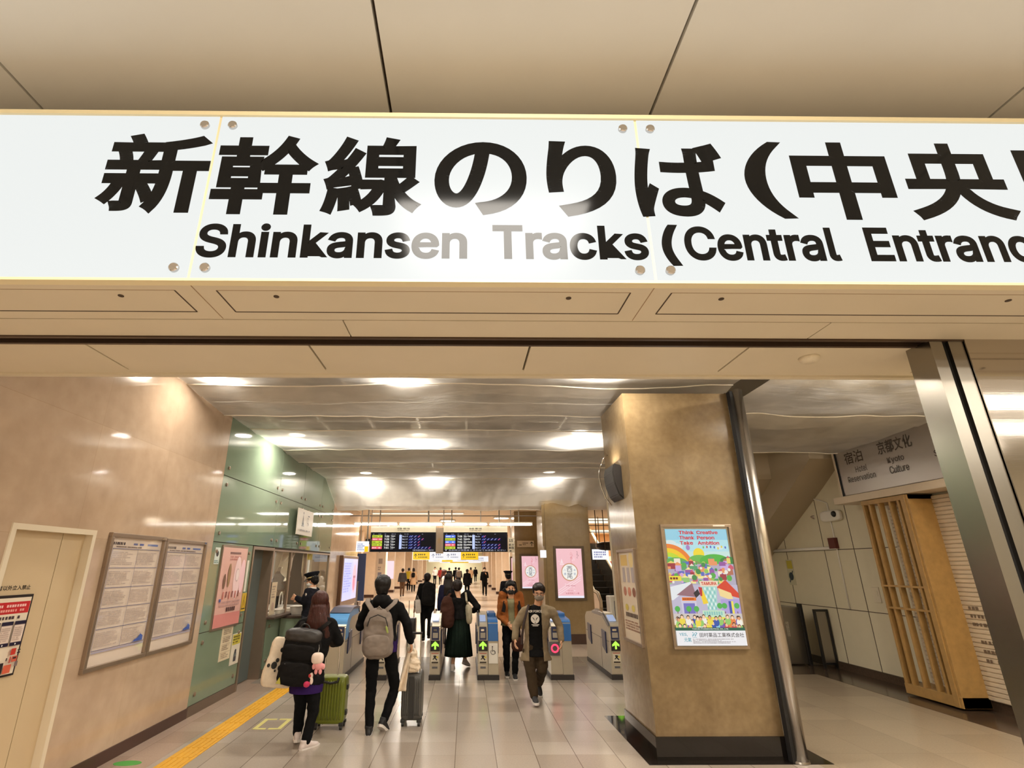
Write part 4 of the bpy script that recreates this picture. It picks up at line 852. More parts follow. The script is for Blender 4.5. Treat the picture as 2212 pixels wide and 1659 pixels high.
a.rect(0, W_, 0.215, 0.3, C(206, 196, 190)); a.rect(0.31, 0.54, 0.265, 0.33, C(196, 226, 196)); a.rect(0.31, 0.54, 0.248, 0.266, C(236, 222, 80))
for k in range(8): a.rect(0.325 + 0.025 * k, 0.342 + 0.025 * k, 0.285, 0.32, C(140, 196, 190))
a.rect(0, W_, 0.19, 0.25, C(226, 204, 170))
for k in range(60):
    u = rr.uniform(0.03, W_ - 0.03); v = 0.165 + 0.1 * rr.random(); a.disc(u, v - 0.03, 0.03, C(*rr.choice([(232, 130, 70), (236, 214, 80), (206, 70, 90), (120, 90, 170), (150, 200, 110), (240, 236, 226), (60, 90, 170)])), ry=0.035); a.disc(u, v + 0.012, 0.017, C(*rr.choice([(46, 34, 34), (120, 60, 40), (60, 50, 60), (90, 60, 40)])), ry=0.021); a.disc(u, v + 0.006, 0.014, C(*rr.choice([(240, 190, 150), (246, 206, 170), (226, 160, 120)])), ry=0.017)
a.rect(0, W_, 0.14, 0.168, C(40, 96, 76)); a.text('TAMURA PHARMACEUTICAL CO., LTD.', 0.36, 0.147, 0.014, WHT, 0.01, True, align='c', fit=0.38)
a.rect(0, W_, 0, 0.14, C(238, 236, 238)); tl_ = C(70, 160, 176); a.text('YES,', 0.03, 0.085, 0.034, tl_, 0.012, True, fit=0.085); a.text('元氣', 0.075, 0.035, 0.04, tl_, 0.012, False, fit=0.075)
a.line((0.165, 0.085), (0.19, 0.118), 0.006, tl_); a.line((0.19, 0.085), (0.215, 0.118), 0.006, tl_); a.line((0.16, 0.1), (0.2, 0.1), 0.004, tl_); a.disc(0.172, 0.12, 0.005, tl_); a.disc(0.205, 0.12, 0.005, tl_); a.greek(0.165, 0.215, 0.072, 0.08, 1, tl_, 1)
a.text('田村薬品工業株式会社', 0.24, 0.078, 0.042, C(50, 44, 46), 0.008, False, fit=0.46); a.greek(0.165, 0.61, 0.018, 0.066, 4, C(150, 140, 140), 8)
for k, s in enumerate([('Think', 'Creative'), ('Thank', 'Person'), ('Take', 'Ambition')]):
    v = 1.098 - 0.055 * k; red = C(206, 44, 62); a.text(s[0], 0.155, v, 0.038, red, 0.03, True, fit=(0.17, 0.165, 0.145)[k]); a.text(s[1], 0.35, v, 0.038, red, 0.03, True, fit=(0.235, 0.19, 0.235)[k])
a.build('poster_art', (x0 + 0.03, PY0 - 0.004, z0 + 0.037), (1, 0, 0), (0, 0, 1), (0, -1, 0), PRINT_LIT, pc, eps=0.00008)
# poster case on the left flank
p2 = thing('poster_case', 'unlit poster case with paper notices on the narrow flank of the ochre pillar', 'poster', (PX0, 6.33, 0.97))
bm = NB(); y0, y1, z0, z1, w = 5.99, 6.68, 0.97, 1.96, 0.03
for q_ in ((y0, y1, z0, z0 + w), (y0, y1, z1 - w, z1), (y0, y0 + w, z0 + w, z1 - w), (y1 - w, y1, z0 + w, z1 - w)): box(bm, PX0 - 0.03, PX0 + 0.01, *q_, 0.003)
ob('frame', bm, M_ALU, p2)
a = Art(); W_, H_ = 0.63, 0.93
a.rect(0, W_, 0, H_, rgb(206, 190, 168)); a.rect(0.06, 0.32, 0.78, 0.9, rgb(206, 172, 90)); a.disc(0.46, 0.84, 0.08, rgb(220, 196, 130))
for k in range(3): a.disc(0.14 + 0.17 * k, 0.5, 0.06, rgb(*[(170, 110, 90), (186, 120, 96), (130, 80, 60)][k]), ry=0.05); a.rect(0.1 + 0.17 * k, 0.2 + 0.17 * k, 0.6, 0.76, rgb(160, 150, 150))
a.disc(0.16, 0.33, 0.06, rgb(196, 176, 80), ry=0.035); a.disc(0.4, 0.33, 0.06, rgb(206, 186, 90), ry=0.035); a.greek(0.1, 0.58, 0.22, 0.29, 1, rgb(70, 54, 44), 3); a.greek(0.06, 0.6, 0.09, 0.2, 4, rgb(150, 110, 90), 5)
a.build('poster_sheet', (PX0 - 0.006, y1 - w, z0 + w), (0, -1, 0), (0, 0, 1), (-1, 0, 0), PRINT, p2, eps=0.0003)
sc = thing('wall_sconce', 'dark curved uplight sconce with a bright rim on the flank of the ochre pillar', 'wall lamp', (PX0, 6.5, 2.5))
bm = NB(); prof = [(0.0, 2.93), (-0.09, 2.95), (-0.115, 2.86), (-0.105, 2.72), (-0.06, 2.58), (0.0, 2.52)]
prism(bm, [(PX0 + x, 6.22, z) for x, z in prof], (0, 0.42, 0)); bmesh.ops.bevel(bm, geom=bm.edges[:], offset=0.012, segments=2, affect='EDGES'); ob('shade', bm, mat('dark_sconce', rgb(34, 30, 27), 0.5), sc)
bm = NB(); tube(bm, [(PX0 - 0.02 + x * 1.05 - 0.012, 6.67, z) for x, z in [(0.0, 3.14), (-0.06, 3.09), (-0.11, 2.98), (-0.125, 2.86), (-0.11, 2.72), (-0.065, 2.58), (0.0, 2.5)]], 0.010, 8); ob('rim', bm, M_CHROME, sc, smooth=True)
area_light('sconce_lamp', (PX0 - 0.08, 6.43, 3.0), 0.1, 0.3, 2.2, WARM, 'RECTANGLE', (pi, 0, 0), parent=sc)

# ------------------------------------------------------------------ side passage at the right
XR = 6.86
bm = NB(); box(bm, XR, XR + 0.3, 2.75, 12.6, 0, 4.4); struct('wall_right', bm, M_WHITEW)
bm = NB()
for y in (9.55, 10.35, 11.6): box(bm, XR - 0.004, XR + 0.002, y - 0.006, y + 0.006, 0, 3.6)
for z in (1.04, 2.06): box(bm, XR - 0.004, XR + 0.002, 8.5, 12.6, z - 0.006, z + 0.006)
struct('trim_3', bm, M_JOINT)
bm = NB(); box(bm, XR - 0.03, XR, 2.75, 12.6, 0, 0.13); struct('baseboard_right', bm, M_FLOORDK)
bm = NB(); box(bm, 3.4, XR + 0.3, 12.6, 12.8, 0, 4.4); struct('wall_back', bm, M_WHITEW)
bm = NB(); prism(bm, [(6.25, 12.6, 1.75), (6.25, 10.0, 3.2), (6.25, 9.3, 3.62), (6.25, 9.3, 4.3), (6.25, 12.6, 4.3)], (0.61, 0, 0)); struct('trim_4', bm, mat('stair_soffit', rgb(172, 156, 130), 0.55))
bm = NB(); prism(bm, [(5.0, 12.6, 2.3), (5.0, 10.6, 3.45), (5.0, 10.6, 4.3), (5.0, 12.6, 4.3)], (1.25, 0, 0)); struct('trim_5', bm, mat('stair_soffit', rgb(172, 156, 130), 0.55))
# roller shutter with notices
sh = thing('roller_shutter', 'white closed slatted roller shutter with opening hours at the right wall', 'shutter', (XR - 0.06, 5.6, 0.12))
bm = NB()
n = 46
for k in range(n):
    z0 = 0.13 + k * (2.62 / n); prism(bm, [(XR - 0.05, 2.9, z0), (XR - 0.062, 2.9, z0 + 0.012), (XR - 0.062, 2.9, z0 + 2.62 / n - 0.008), (XR - 0.05, 2.9, z0 + 2.62 / n - 0.002), (XR - 0.03, 2.9, z0 + 2.62 / n - 0.002), (XR - 0.03, 2.9, z0)], (0, 5.6, 0))
bmesh.ops.recalc_face_normals(bm, faces=bm.faces[:]); ob('slat_curtain', bm, M_SHUT, sh)
a = Art(); a.rect(0.0, 0.01, 0, 0.01, rgb(204, 186, 160)); rd = rgb(206, 84, 60)
a.text('JR', 0.1, 1.04, 0.075, rd, 0.03, True, fit=0.15); a.greek(0.08, 0.36, 0.95, 1.0, 1, rgb(90, 74, 62), 2); a.greek(0.16, 0.36, 0.84, 0.9, 1, rgb(90, 74, 62), 3)
for k, v in enumerate((0.66, 0.56, 0.46)): a.greek(-1.05, -0.35, v, v + 0.065, 1, rgb(110, 92, 74), 5 + k); a.greek(-0.2, 0.5, v, v + 0.065, 1, rgb(110, 92, 74), 15 + k)
for k, v in enumerate((0.25, 0.14, 0.03)): a.greek(-1.0, 0.5, v, v + 0.065, 1, rgb(110, 92, 74), 25 + k)
a.build('opening_hours', (XR - 0.0625, 6.5, 0.55), (0, -1, 0), (0, 0, 1), (-1, 0, 0), PRINT, sh)
ob('head_box', Bx(XR - 0.42, XR, 2.9, 9.2, 2.78, 2.895, 0.01), M_SHUT, sh)
# sign box
sb = thing('steel_sign_box', 'brushed steel sign box for hotel reservation and sightseeing above the shutter', 'sign', (6.65, 7.7, 2.88))
bm = NB(); box(bm, 6.5, XR - 0.06, 5.2, 9.0, 2.905, 3.79, 0.012); ob('face', bm, M_STEELS, sb)
bm = NB()
for q_ in ((5.15, 9.03, 2.86, 2.9), (5.15, 9.03, 3.80, 3.83)): box(bm, 6.47, XR - 0.05, *q_)
box(bm, 6.47, XR - 0.05, 9.0, 9.03, 2.9, 3.8); ob('edge_frame', bm, M_SHUT, sb)
bm = NB(); box(bm, 6.485, 6.5, 8.975, 9.005, 2.9, 3.8); box(bm, 6.485, 6.5, 5.2, 9.0, 3.785, 3.8); ob('edge_gap', bm, M_DARKGAP, sb)
a = Art(); gk = rgb(72, 62, 52)
a.text('宿泊', 0.22, 0.50, 0.2, gk, 0.012, False, fit=0.42); a.text('Hotel', 0.42, 0.34, 0.1, gk, 0.004, True, fit=0.26); a.text('Reservation', 0.2, 0.2, 0.1, gk, 0.004, True, fit=0.62)
a.text('京都文化', 0.98, 0.52, 0.2, gk, 0.012, False, fit=0.66); a.text('Kyoto', 1.12, 0.34, 0.11, gk, 0.004, True, fit=0.32); a.text('Culture', 1.12, 0.2, 0.11, gk, 0.004, True, fit=0.36)
a.text('観光', 2.02, 0.52, 0.2, gk, 0.012, False, fit=0.45); a.text('Sightseeing', 1.95, 0.28, 0.11, gk, 0.004, True, fit=0.66)
a.build('lettering', (6.4985, 9.0, 2.905), (0, -1, 0), (0, 0, 1), (-1, 0, 0), PRINT, sb)
# wooden lattice screen
lt = thing('wooden_lattice', 'tall honey pine lattice screen standing in front of the white shutter', 'lattice screen', (6.55, 8.1, 0.03))
for y in (8.55, 8.42, 8.22, 8.0, 7.84): ob('upright', Bx(6.45, 6.53, y - 0.02, y + 0.02, 0.16, 2.76, 0.004), M_WOOD, lt)
ob('end_panel', Bx(6.45, 6.82, 7.64, 7.68, 0.03, 2.77, 0.004), M_WOOD, lt); ob('end_upright', Bx(6.43, 6.60, 7.68, 7.76, 0.03, 2.77, 0.004), M_WOOD, lt)
for z in (1.18, 1.49): ob('cross_bar', Bx(6.445, 6.53, 7.66, 8.57, z - 0.014, z + 0.014, 0.003), M_WOOD, lt)
ob('bottom_rail', Bx(6.44, 6.82, 7.64, 8.57, 0.03, 0.16, 0.004), M_WOOD, lt); ob('top_rail', Bx(6.44, 6.82, 7.64, 8.57, 2.7, 2.77, 0.004), M_WOOD, lt)
# wall things
cs = thing('security_camera', 'white dome security camera high on the white wall panel', 'camera', (XR, 9.9, 2.6))
bm = NB(); superbox(bm, (XR - 0.04, 9.9, 2.66), (V((1, 0, 0)), V((0, 1, 0)), V((0, 0, 1))), (0.05, 0.28, 0.1), 4); ob('housing', bm, M_WHITEP, cs, smooth=True)
bm = NB(); ell(bm, (XR - 0.09, 9.74, 2.68), (0.04, 0.055, 0.055)); ob('lens', bm, M_BLACK, cs, smooth=True)
bm = NB(); p = at(1752, 1108, 10.6); tube(bm, [p + V((0.3, 0.1, 0.05)), p + V((0.05, 0, 0.04)), p], 0.02, 8); tube(bm, [p + V((-0.01, -0.16, -0.1)), p + V((0.02, 0.1, -0.06))], 0.06, 12); tag(ob('security_camera', bm, M_ALU, smooth=True), 'grey bullet security camera under the stair soffit', 'camera')
bm = NB(); box(bm, XR - 0.07, XR, 9.92, 10.1, 2.08, 2.27, 0.004); al = ob('alarm_box', bm, mat('dark_red_box', rgb(92, 34, 26), 0.4)); tag(al, 'small dark red alarm box on the white wall panel', 'alarm box')
bm = NB(); tube(bm, [(XR - 0.012, 11.5, 3.3), (XR - 0.012, 11.2, 3.28), (XR - 0.012, 10.1, 2.95), (XR - 0.012, 9.98, 2.9), (XR - 0.012, 9.98, 1.05)], 0.012, 8); tag(ob('conduit', bm, M_WHITEP, smooth=True), 'thin white cable conduit down the white wall panel', 'conduit')
bm = NB(); tube(bm, [(XR - 0.03, 12.55, 2.09), (XR - 0.03, 9.95, 2.09)], 0.03, 8); tag(ob('conduit', bm, M_WHITEP, smooth=True), 'horizontal white conduit along the white wall panel', 'conduit')
bm = NB(); box(bm, XR - 0.014, XR, 9.18, 9.34, 1.2, 1.44, 0.003); box(bm, XR - 0.02, XR - 0.012, 9.22, 9.3, 1.3, 1.38, 0.002); tag(ob('switch_plate', bm, M_CREAM), 'cream switch plate on the white wall beside the lattice', 'switch')
t = thing('notice', 'small notice with a yellow top and blue figure on the white wall', 'notice', (XR, 11.6, 1.4)); ob('sheet_backing', Bx(XR - 0.004, XR, 11.45, 11.7, 1.4, 1.9), mat('paper', rgb(220, 208, 188), 0.6), t)
a = Art(); a.rect(0, 0.25, 0, 0.5, rgb(196, 190, 160)); a.rect(0.03, 0.22, 0.32, 0.48, rgb(196, 180, 70)); a.disc(0.12, 0.17, 0.08, rgb(50, 64, 70)); a.line((0.04, 0.05), (0.2, 0.28), 0.03, rgb(60, 70, 80)); a.build('print', (XR - 0.0045, 11.7, 1.4), (0, -1, 0), (0, 0, 1), (-1, 0, 0), PRINT, t)
lk = thing('steel_cabinet', 'grey steel cabinet with a folding frame at the end of the side passage', 'cabinet', (6.0, 11.1, 0))
ob('body', Bx(5.8, 6.5, 10.95, 11.6, 0.02, 1.02, 0.01), M_STEELD, lk); ob('post', Bx(6.5, 6.55, 10.9, 11.0, 0, 1.08, 0.004), M_BLACK, lk)
bm = NB(); 
for q_ in ((6.57, 6.61, 0, 1.0), (6.8, 6.84, 0, 1.0), (6.61, 6.8, 0.96, 1.0), (6.61, 6.8, 0.06, 0.1)): box(bm, q_[0], q_[1], 10.6, 10.64, q_[2], q_[3])
ob('folding_frame', bm, M_BLACK, lk); ob('frame_panel', Bx(6.61, 6.8, 10.61, 10.63, 0.1, 0.96), M_STEELD, lk)
a = Art(); a.greek(0, 0.3, 0, 0.06, 2, rgb(200, 190, 170), 4); a.build('label_strip', (6.25, 10.948, 0.5), (0, 0, 1), (-1, 0, 0), (0, -1, 0), PRINT, lk)
# ------------------------------------------------------------------ ticket gates
M_GTOP = mat('gate_dark_top', rgb(96, 96, 100), 0.25, 0.4); M_GREAD = emis('card_reader_glow', (0.55, 0.66, 0.95, 1), 0.55, 1)
M_GRN = emis('green_arrow', (0.45, 1.0, 0.08, 1), 1.1); M_REDL = emis('red_ring', (1.0, 0.03, 0.08, 1), 2.2)
M_GRAYP = mat('gate_grey_panel', rgb(150, 142, 128), 0.4)
YG0 = 9.68
def gprofile(y0, L=1.85, top=0.98, front=0.80):
    return [(y0, 0.07), (y0, front), (y0 + 0.05, front + 0.05), (y0 + 0.30, top - 0.03), (y0 + 0.38, top), (y0 + 0.75, top), (y0 + 1.2, top - 0.02), (y0 + L - 0.15, top - 0.07), (y0 + L, top - 0.16), (y0 + L, 0.07)]
def gate(x0, x1, label, arrow=True, y0=YG0, side=None, blue_half=None, red=False, wheel=False):
    t = thing('ticket_gate', label, 'ticket gate', ((x0 + x1) / 2, y0, 0), 'automatic ticket gates')
    xm = x1 if blue_half is None else blue_half
    bm = NB(); prism(bm, [(x0, y, z) for y, z in gprofile(y0)], (xm - x0, 0, 0)); bmesh.ops.bevel(bm, geom=[e for e in bm.edges if abs(e.verts[0].co.x - e.verts[1].co.x) > 0.05], offset=0.015, segments=2, affect='EDGES')
    ob('body', bm, M_GATE, t)
    ob('kick_base', Bx(x0 - 0.012, x1 + 0.012, y0 - 0.012, y0 + 1.86, 0, 0.075, 0.004), M_GATEBK, t)
    bm = NB(); e = 0.006     # dark rubber edge and slanted top cover
    prism(bm, [(x0 - 0.004, y0 - e, 0.815), (x0 - 0.004, y0 + 0.05 - e, 0.858), (x0 - 0.004, y0 + 0.30 - e, 0.958), (x0 - 0.004, y0 + 0.38, 0.988), (x0 - 0.004, y0 + 0.75, 0.988), (x0 - 0.004, y0 + 1.2, 0.968), (x0 - 0.004, y0 + 1.2, 0.93), (x0 - 0.004, y0 + 0.4, 0.93), (x0 - 0.004, y0 + 0.06, 0.80)], (0.03, 0, 0))
    ob('edge_trim', bm, M_GTOP, t)
    w = xm - x0; a0, a1 = x0 + w * 0.2, x1 - 0.03 if blue_half is None else xm - 0.03
    bm = NB(); prism(bm, [(a0, y0 + 0.08, 0.878), (a1, y0 + 0.08, 0.878), (a1, y0 + 0.26, 0.952), (a0, y0 + 0.26, 0.952)], (0, -0.008, 0.014)); ob('card_reader', bm, M_GREAD, t)
    bm = NB(); box(bm, a0 - 0.01, a1 + 0.01, y0 - 0.008, y0 + 0.002, 0.60, 0.80, 0.002); ob('ticket_panel', bm, M_NAVY, t)
    ob('slot', Bx(a0 + 0.02, a1 - 0.03, y0 - 0.012, y0 - 0.006, 0.735, 0.765), M_CHROME, t)
    ob('slot_window', Bx(a0 + 0.01, a1 - 0.01, y0 - 0.011, y0 - 0.006, 0.63, 0.71), M_GRAYP, t)
    if arrow:
        c = (a0 + a1) / 2; s = 0.078; z = 0.515
        bm = NB(); box(bm, c - s, c + s, y0 - 0.006, y0 + 0.002, z - 0.085, z + 0.075); ob('arrow_display', bm, M_BLACK, t)
        bm = NB(); prism(bm, [(c - 0.016, y0 - 0.0075, z - 0.06), (c + 0.016, y0 - 0.0075, z - 0.06), (c + 0.016, y0 - 0.0075, z + 0.0), (c + 0.06, y0 - 0.0075, z - 0.02), (c + 0.06, y0 - 0.0075, z + 0.012), (c, y0 - 0.0075, z + 0.066), (c - 0.06, y0 - 0.0075, z + 0.012), (c - 0.06, y0 - 0.0075, z - 0.02), (c - 0.016, y0 - 0.0075, z)], (0, 0.001, 0)); ob('arrow', bm, M_GRN, t)
        a = Art(); a.rect(0, 0.13, 0, 0.16, rgb(206, 196, 174)); a.rect(0.04, 0.08, 0.1, 0.12, INK); a.line((0.05, 0.1), (0.1, 0.05), 0.018, INK); a.line((0.03, 0.06), (0.09, 0.11), 0.014, INK); a.rect(0.01, 0.12, 0.005, 0.028, rgb(60, 50, 40)); a.rect(0.09, 0.12, 0.08, 0.11, rgb(206, 190, 80)); a.rect(0.005, 0.125, 0.145, 0.157, rgb(170, 90, 70))
        a.build('gate_sticker', (c - 0.065, y0 - 0.003, 0.245), (1, 0, 0), (0, 0, 1), (0, -1, 0), PRINT, t)
        ob('vent_plate', Bx(c - 0.045, c + 0.045, y0 - 0.004, y0 + 0.001, 0.17, 0.2), M_GTOP, t)
    if red:
        c = x0 + w * 0.5; bm = NB(); tube(bm, [(c - 0.02 + 0.055 * cos(k * 2 * pi / 20), y0 - 0.012, 0.47 + 0.055 * sin(k * 2 * pi / 20)) for k in range(21)], 0.013, 8); ob('red_ring', bm, M_REDL, t)
        ob('ring_plate', Bx(c - 0.12, c + 0.06, y0 - 0.008, y0 + 0.001, 0.36, 0.57), M_GTOP, t)
    if blue_half is not None:
        b0, b1 = xm + 0.006, x1
        bm = NB(); prism(bm, [(b0, y0 + 0.02, 0.07), (b0, y0 + 0.02, 0.86), (b0, y0 + 1.83, 0.86), (b0, y0 + 1.83, 0.07)][::-1], (b1 - b0, 0, 0)); ob('side_module', bm, M_GATE, t)
        bm = NB(); prism(bm, [(b0, y0 + 0.01, 0.56), (b0, y0 + 0.01, 0.86), (b0, y0 + 0.07, 0.905), (b0, y0 + 0.5, 0.93), (b0, y0 + 0.9, 0.905), (b0, y0 + 1.0, 0.86), (b0, y0 + 0.06, 0.56)], (b1 - b0, 0, 0)); bmesh.ops.bevel(bm, geom=[e for e in bm.edges if abs(e.verts[0].co.x - e.verts[1].co.x) > 0.05], offset=0.02, segments=3, affect='EDGES'); ob('blue_cover', bm, M_GATEBL, t)
        ob('cover_crown', Bx(b0 + 0.01, b1 - 0.01, y0 + 0.45, y0 + 0.95, 0.9, 0.985, 0.02), M_GATEBL, t)
    if wheel:
        ob('wheelchair_plate', Bx(xm + 0.015, x1 - 0.008, y0 + 0.008, y0 + 0.02, 0.24, 0.545, 0.004), M_WHITEP, t)
        a = Art(); c = (xm + x1) / 2; k_ = rgb(70, 66, 60); a.arc(0, 0.055, 0.033, 0.042, pi * 0.75, pi * 2.1, k_); a.disc(-0.01, 0.135, 0.011, k_); a.rect(-0.016, -0.005, 0.06, 0.122, k_); a.rect(-0.01, 0.028, 0.072, 0.082, k_); a.line((0.02, 0.075), (0.04, 0.03), 0.009, k_)
        a.build('wheelchair_symbol', (c, y0 + 0.0075, 0.36), (1, 0, 0), (0, 0, 1), (0, -1, 0), PRINT, t)
    for sx, xx in ((-1, x0), (1, x1)):
        if side and sx not in side: continue
        for yy in (y0 + 0.22, y0 + 1.35):
            bm = NB(); prism(bm, [(xx - 0.004 * sx, yy, 0.36), (xx - 0.004 * sx, yy, 0.70), (xx - 0.004 * sx, yy + 0.26, 0.72), (xx - 0.004 * sx, yy + 0.26, 0.44)], (0.022 * sx, 0, 0)); bmesh.ops.bevel(bm, geom=bm.edges[:], offset=0.006, segments=1, affect='EDGES'); ob('flap_door', bm, M_NAVY, t)
        ob('panel_seam', Bx(xx - 0.002, xx + 0.002, y0 + 0.02, y0 + 1.82, 0.565, 0.572), M_GTOP, t); ob('panel_seam', Bx(xx - 0.002, xx + 0.002, y0 + 0.62, y0 + 0.628, 0.08, 0.565), M_GTOP, t)
    bm = NB(); prism(bm, [(x0 + 0.02, y0 + 0.42, 0.975), (x0 + 0.02, y0 + 0.7, 1.03), (x0 + 0.02, y0 + 0.95, 1.02), (x0 + 0.02, y0 + 1.25, 0.965)], (0.03, 0, 0)); ob('sensor_fin', bm, M_CHROME, t)
    return t
gate(-0.60, -0.43, 'narrow ticket gate with green arrow left of the woman in the green skirt')
gate(0.205, 0.545, 'wide ticket gate with a blue cover and wheelchair plate', blue_half=0.37, wheel=True)
gate(1.42, 1.785, 'wide ticket gate with a red ring touched by the man in the black t-shirt', arrow=False, blue_half=1.615, red=True)
gate(2.43, 2.615, 'ticket gate with green arrow standing beside the ochre pillar')
gate(-1.50, -1.32, 'ticket gate partly hidden behind the man with the grey backpack')
gl_ = gate(-2.36, -2.03, 'leftmost ticket gate with blue hooded cover by the ticket window', arrow=False)
bm = NB(); y0 = YG0
prism(bm, [(-2.37, y0 + 0.02, 0.76), (-2.37, y0 + 0.05, 0.9), (-2.37, y0 + 0.22, 1.0), (-2.37, y0 + 0.5, 1.06), (-2.37, y0 + 0.85, 1.07), (-2.37, y0 + 1.0, 1.04), (-2.37, y0 + 1.0, 0.94), (-2.37, y0 + 0.4, 0.93), (-2.37, y0 + 0.25, 0.86), (-2.37, y0 + 0.2, 0.62), (-2.37, y0 + 0.02, 0.6)], (0.35, 0, 0))
bmesh.ops.bevel(bm, geom=[e for e in bm.edges if abs(e.verts[0].co.x - e.verts[1].co.x) > 0.05], offset=0.012, segments=2, affect='EDGES')
ob('hood_cover', bm, M_GATELB, gl_, 'light blue curved hood')
bm = NB(); prism(bm, [(-2.375, y0 + 0.2, 1.005), (-2.375, y0 + 0.5, 1.075), (-2.375, y0 + 0.85, 1.085), (-2.375, y0 + 1.1, 1.05), (-2.375, y0 + 1.1, 0.95), (-2.375, y0 + 0.95, 1.03), (-2.375, y0 + 0.5, 1.05)], (0.36, 0, 0)); ob('hood_rim', bm, M_NAVY, gl_)

# ------------------------------------------------------------------ olive column with its lit pink poster
struct('pillar', Bx(2.03, 3.16, 13.8, 14.9, 0.22, 3.4), M_COLDARK); struct('pillar', Bx(2.01, 3.18, 13.78, 14.92, 0, 0.22), M_SKIRT)
struct('pillar', Bx(1.96, 2.03, 13.85, 14.9, 0, 3.4), M_COLDARK)
def pink_poster(x0, x1, z0, z1, y, label, strength=PRINT_LIT, fw=0.06):
    t = thing('lit_poster', label, 'poster', ((x0 + x1) / 2, y, z0), 'lit pink posters on the columns'); bm = NB()
    for q_ in ((x0 - fw, x1 + fw, z0 - fw, z0), (x0 - fw, x1 + fw, z1, z1 + fw), (x0 - fw, x0, z0, z1), (x1, x1 + fw, z0, z1)): box(bm, q_[0], q_[1], y - 0.05, y + 0.01, q_[2], q_[3], 0.004)
    ob('frame', bm, mat('olive_frame', rgb(96, 80, 58), 0.4, 0.3), t)
    w, h = x1 - x0, z1 - z0; s = w / 0.66; a = Art(); pk = rgb(244, 192, 200)
    a.rect(0, w, 0, h, pk); a.rect(0, w, 0, 0.05 * s, rgb(236, 236, 250)); r = random.Random(3)
    for k in range(16): u, v = r.uniform(0.05, 0.6) * s, r.uniform(0.1, 1.0) * s; a.rect(u, u + 0.03 * s, v, v + 0.025 * s, rgb(250, 214, 220))
    a.poly([(0.1 * s, 0.82 * s), (0.14 * s, 0.94 * s), (0.18 * s, 0.82 * s)], rgb(250, 222, 226)); a.rect(0.09 * s, 0.2 * s, 0.78 * s, 0.81 * s, rgb(250, 222, 226))
    for k in range(3): a.line((0.02 * s, (0.07 + 0.05 * k) * s), (0.6 * s, (0.42 + 0.05 * k) * s), 0.012 * s, rgb(252, 230, 234))
    c = (w / 2, h * 0.5 + 0.02 * s); a.disc(c[0], c[1], 0.215 * s, rgb(206, 150, 116), n=40); a.disc(c[0], c[1], 0.19 * s, WHT, n=40)
    nv = rgb(54, 60, 84); a.text('西', c[0] - 0.068 * s, c[1] + 0.005 * s, 0.14 * s, nv, 0.0, False, fit=0.136 * s); a.text('尾', c[0] - 0.068 * s, c[1] - 0.155 * s, 0.14 * s, nv, 0.0, False, fit=0.136 * s)
    lb = rgb(120, 140, 176); a.text('八', c[0] - 0.15 * s, c[1] + 0.02 * s, 0.05 * s, lb, 0.0, False); a.text('橋', c[0] - 0.15 * s, c[1] - 0.075 * s, 0.06 * s, lb, 0.0, False); a.text('本', c[0] + 0.1 * s, c[1] + 0.02 * s, 0.055 * s, lb, 0.0, False); a.text('家', c[0] + 0.1 * s, c[1] - 0.075 * s, 0.06 * s, lb, 0.0, False)
    a.text('八つ橋さん', 0.36 * s, 1.1 * s, 0.052 * s, rgb(222, 120, 124), 0.0, False, vertical=True); a.text('ちょっと', 0.53 * s, 1.12 * s, 0.04 * s, rgb(110, 60, 66), 0.0, False, vertical=True)
    a.greek(0.22 * s, 0.46 * s, 0.27 * s, 0.3 * s, 1, rgb(206, 130, 140), 2); a.greek(0.26 * s, 0.44 * s, 0.16 * s, 0.18 * s, 1, rgb(206, 130, 140), 5); a.text('本家西尾八ッ橋', 0.2 * s, 0.085 * s, 0.045 * s, rgb(190, 90, 100), 0.0, False, fit=0.34 * s)
    a.build('poster_film', (x0, y - 0.006, z0), (1, 0, 0), (0, 0, 1), (0, -1, 0), strength, t, eps=0.0002)
pink_poster(2.27, 2.92, 1.03, 2.19, 13.8, 'large glowing pink poster with a round white emblem on the olive column')

# ------------------------------------------------------------------ hall beyond the gates
struct('ceiling', Bx(-8.5, 9.5, 14.45, 78, 3.42, 3.6), mat('far_ceiling', rgb(226, 204, 172), 0.5))
struct('wall_left', Bx(-6.6, -6.4, 17.4, 78, 0, 3.5), M_PLANK); struct('wall_left', Bx(-6.6, -3.6, 17.2, 17.5, 0, 3.5), M_MARBLE)
struct('wall_right', Bx(2.92, 3.1, 24, 78, 0, 3.5), M_PLANK)
bm = NB(); box(bm, -6.6, 3.1, 75, 75.3, 0, 3.5); struct('wall_back', bm, mat('far_green_wall', rgb(206, 206, 178), 0.4))
for k in range(9):
    y = 24.3 + 6.35 * k
    if k > 0:
        struct('pillar', Bx(2.02, 2.92, y, y + 0.55, 0.16, 3.45), M_PLANK); struct('baseboard_right', Bx(2.0, 2.94, y - 0.02, y + 0.57, 0, 0.16), M_SKIRT)
        lp = tag(ob('lit_slit', Bx(2.9, 2.93, y - 2.6, y - 2.35, 0.9, 2.5), M_WLIT), ORD[k - 1] + ' glowing vertical wall light from the gates on the right hall wall', 'wall light', 'wall lights along the far hall')
    y = 20.5 + 6.35 * k
    struct('pillar', Bx(-6.4, -5.15, y, y + 0.55, 0.16, 3.45), M_PLANK); struct('baseboard_left', Bx(-6.42, -5.13, y - 0.02, y + 0.57, 0, 0.16), M_SKIRT)
    if k > 1: tag(ob('lit_slit', Bx(-6.4, -6.37, y - 2.6, y - 2.35, 0.9, 2.5), M_WLIT), ORD[k - 2] + ' glowing vertical wall light from the gates on the left hall wall', 'wall light', 'wall lights along the far hall')
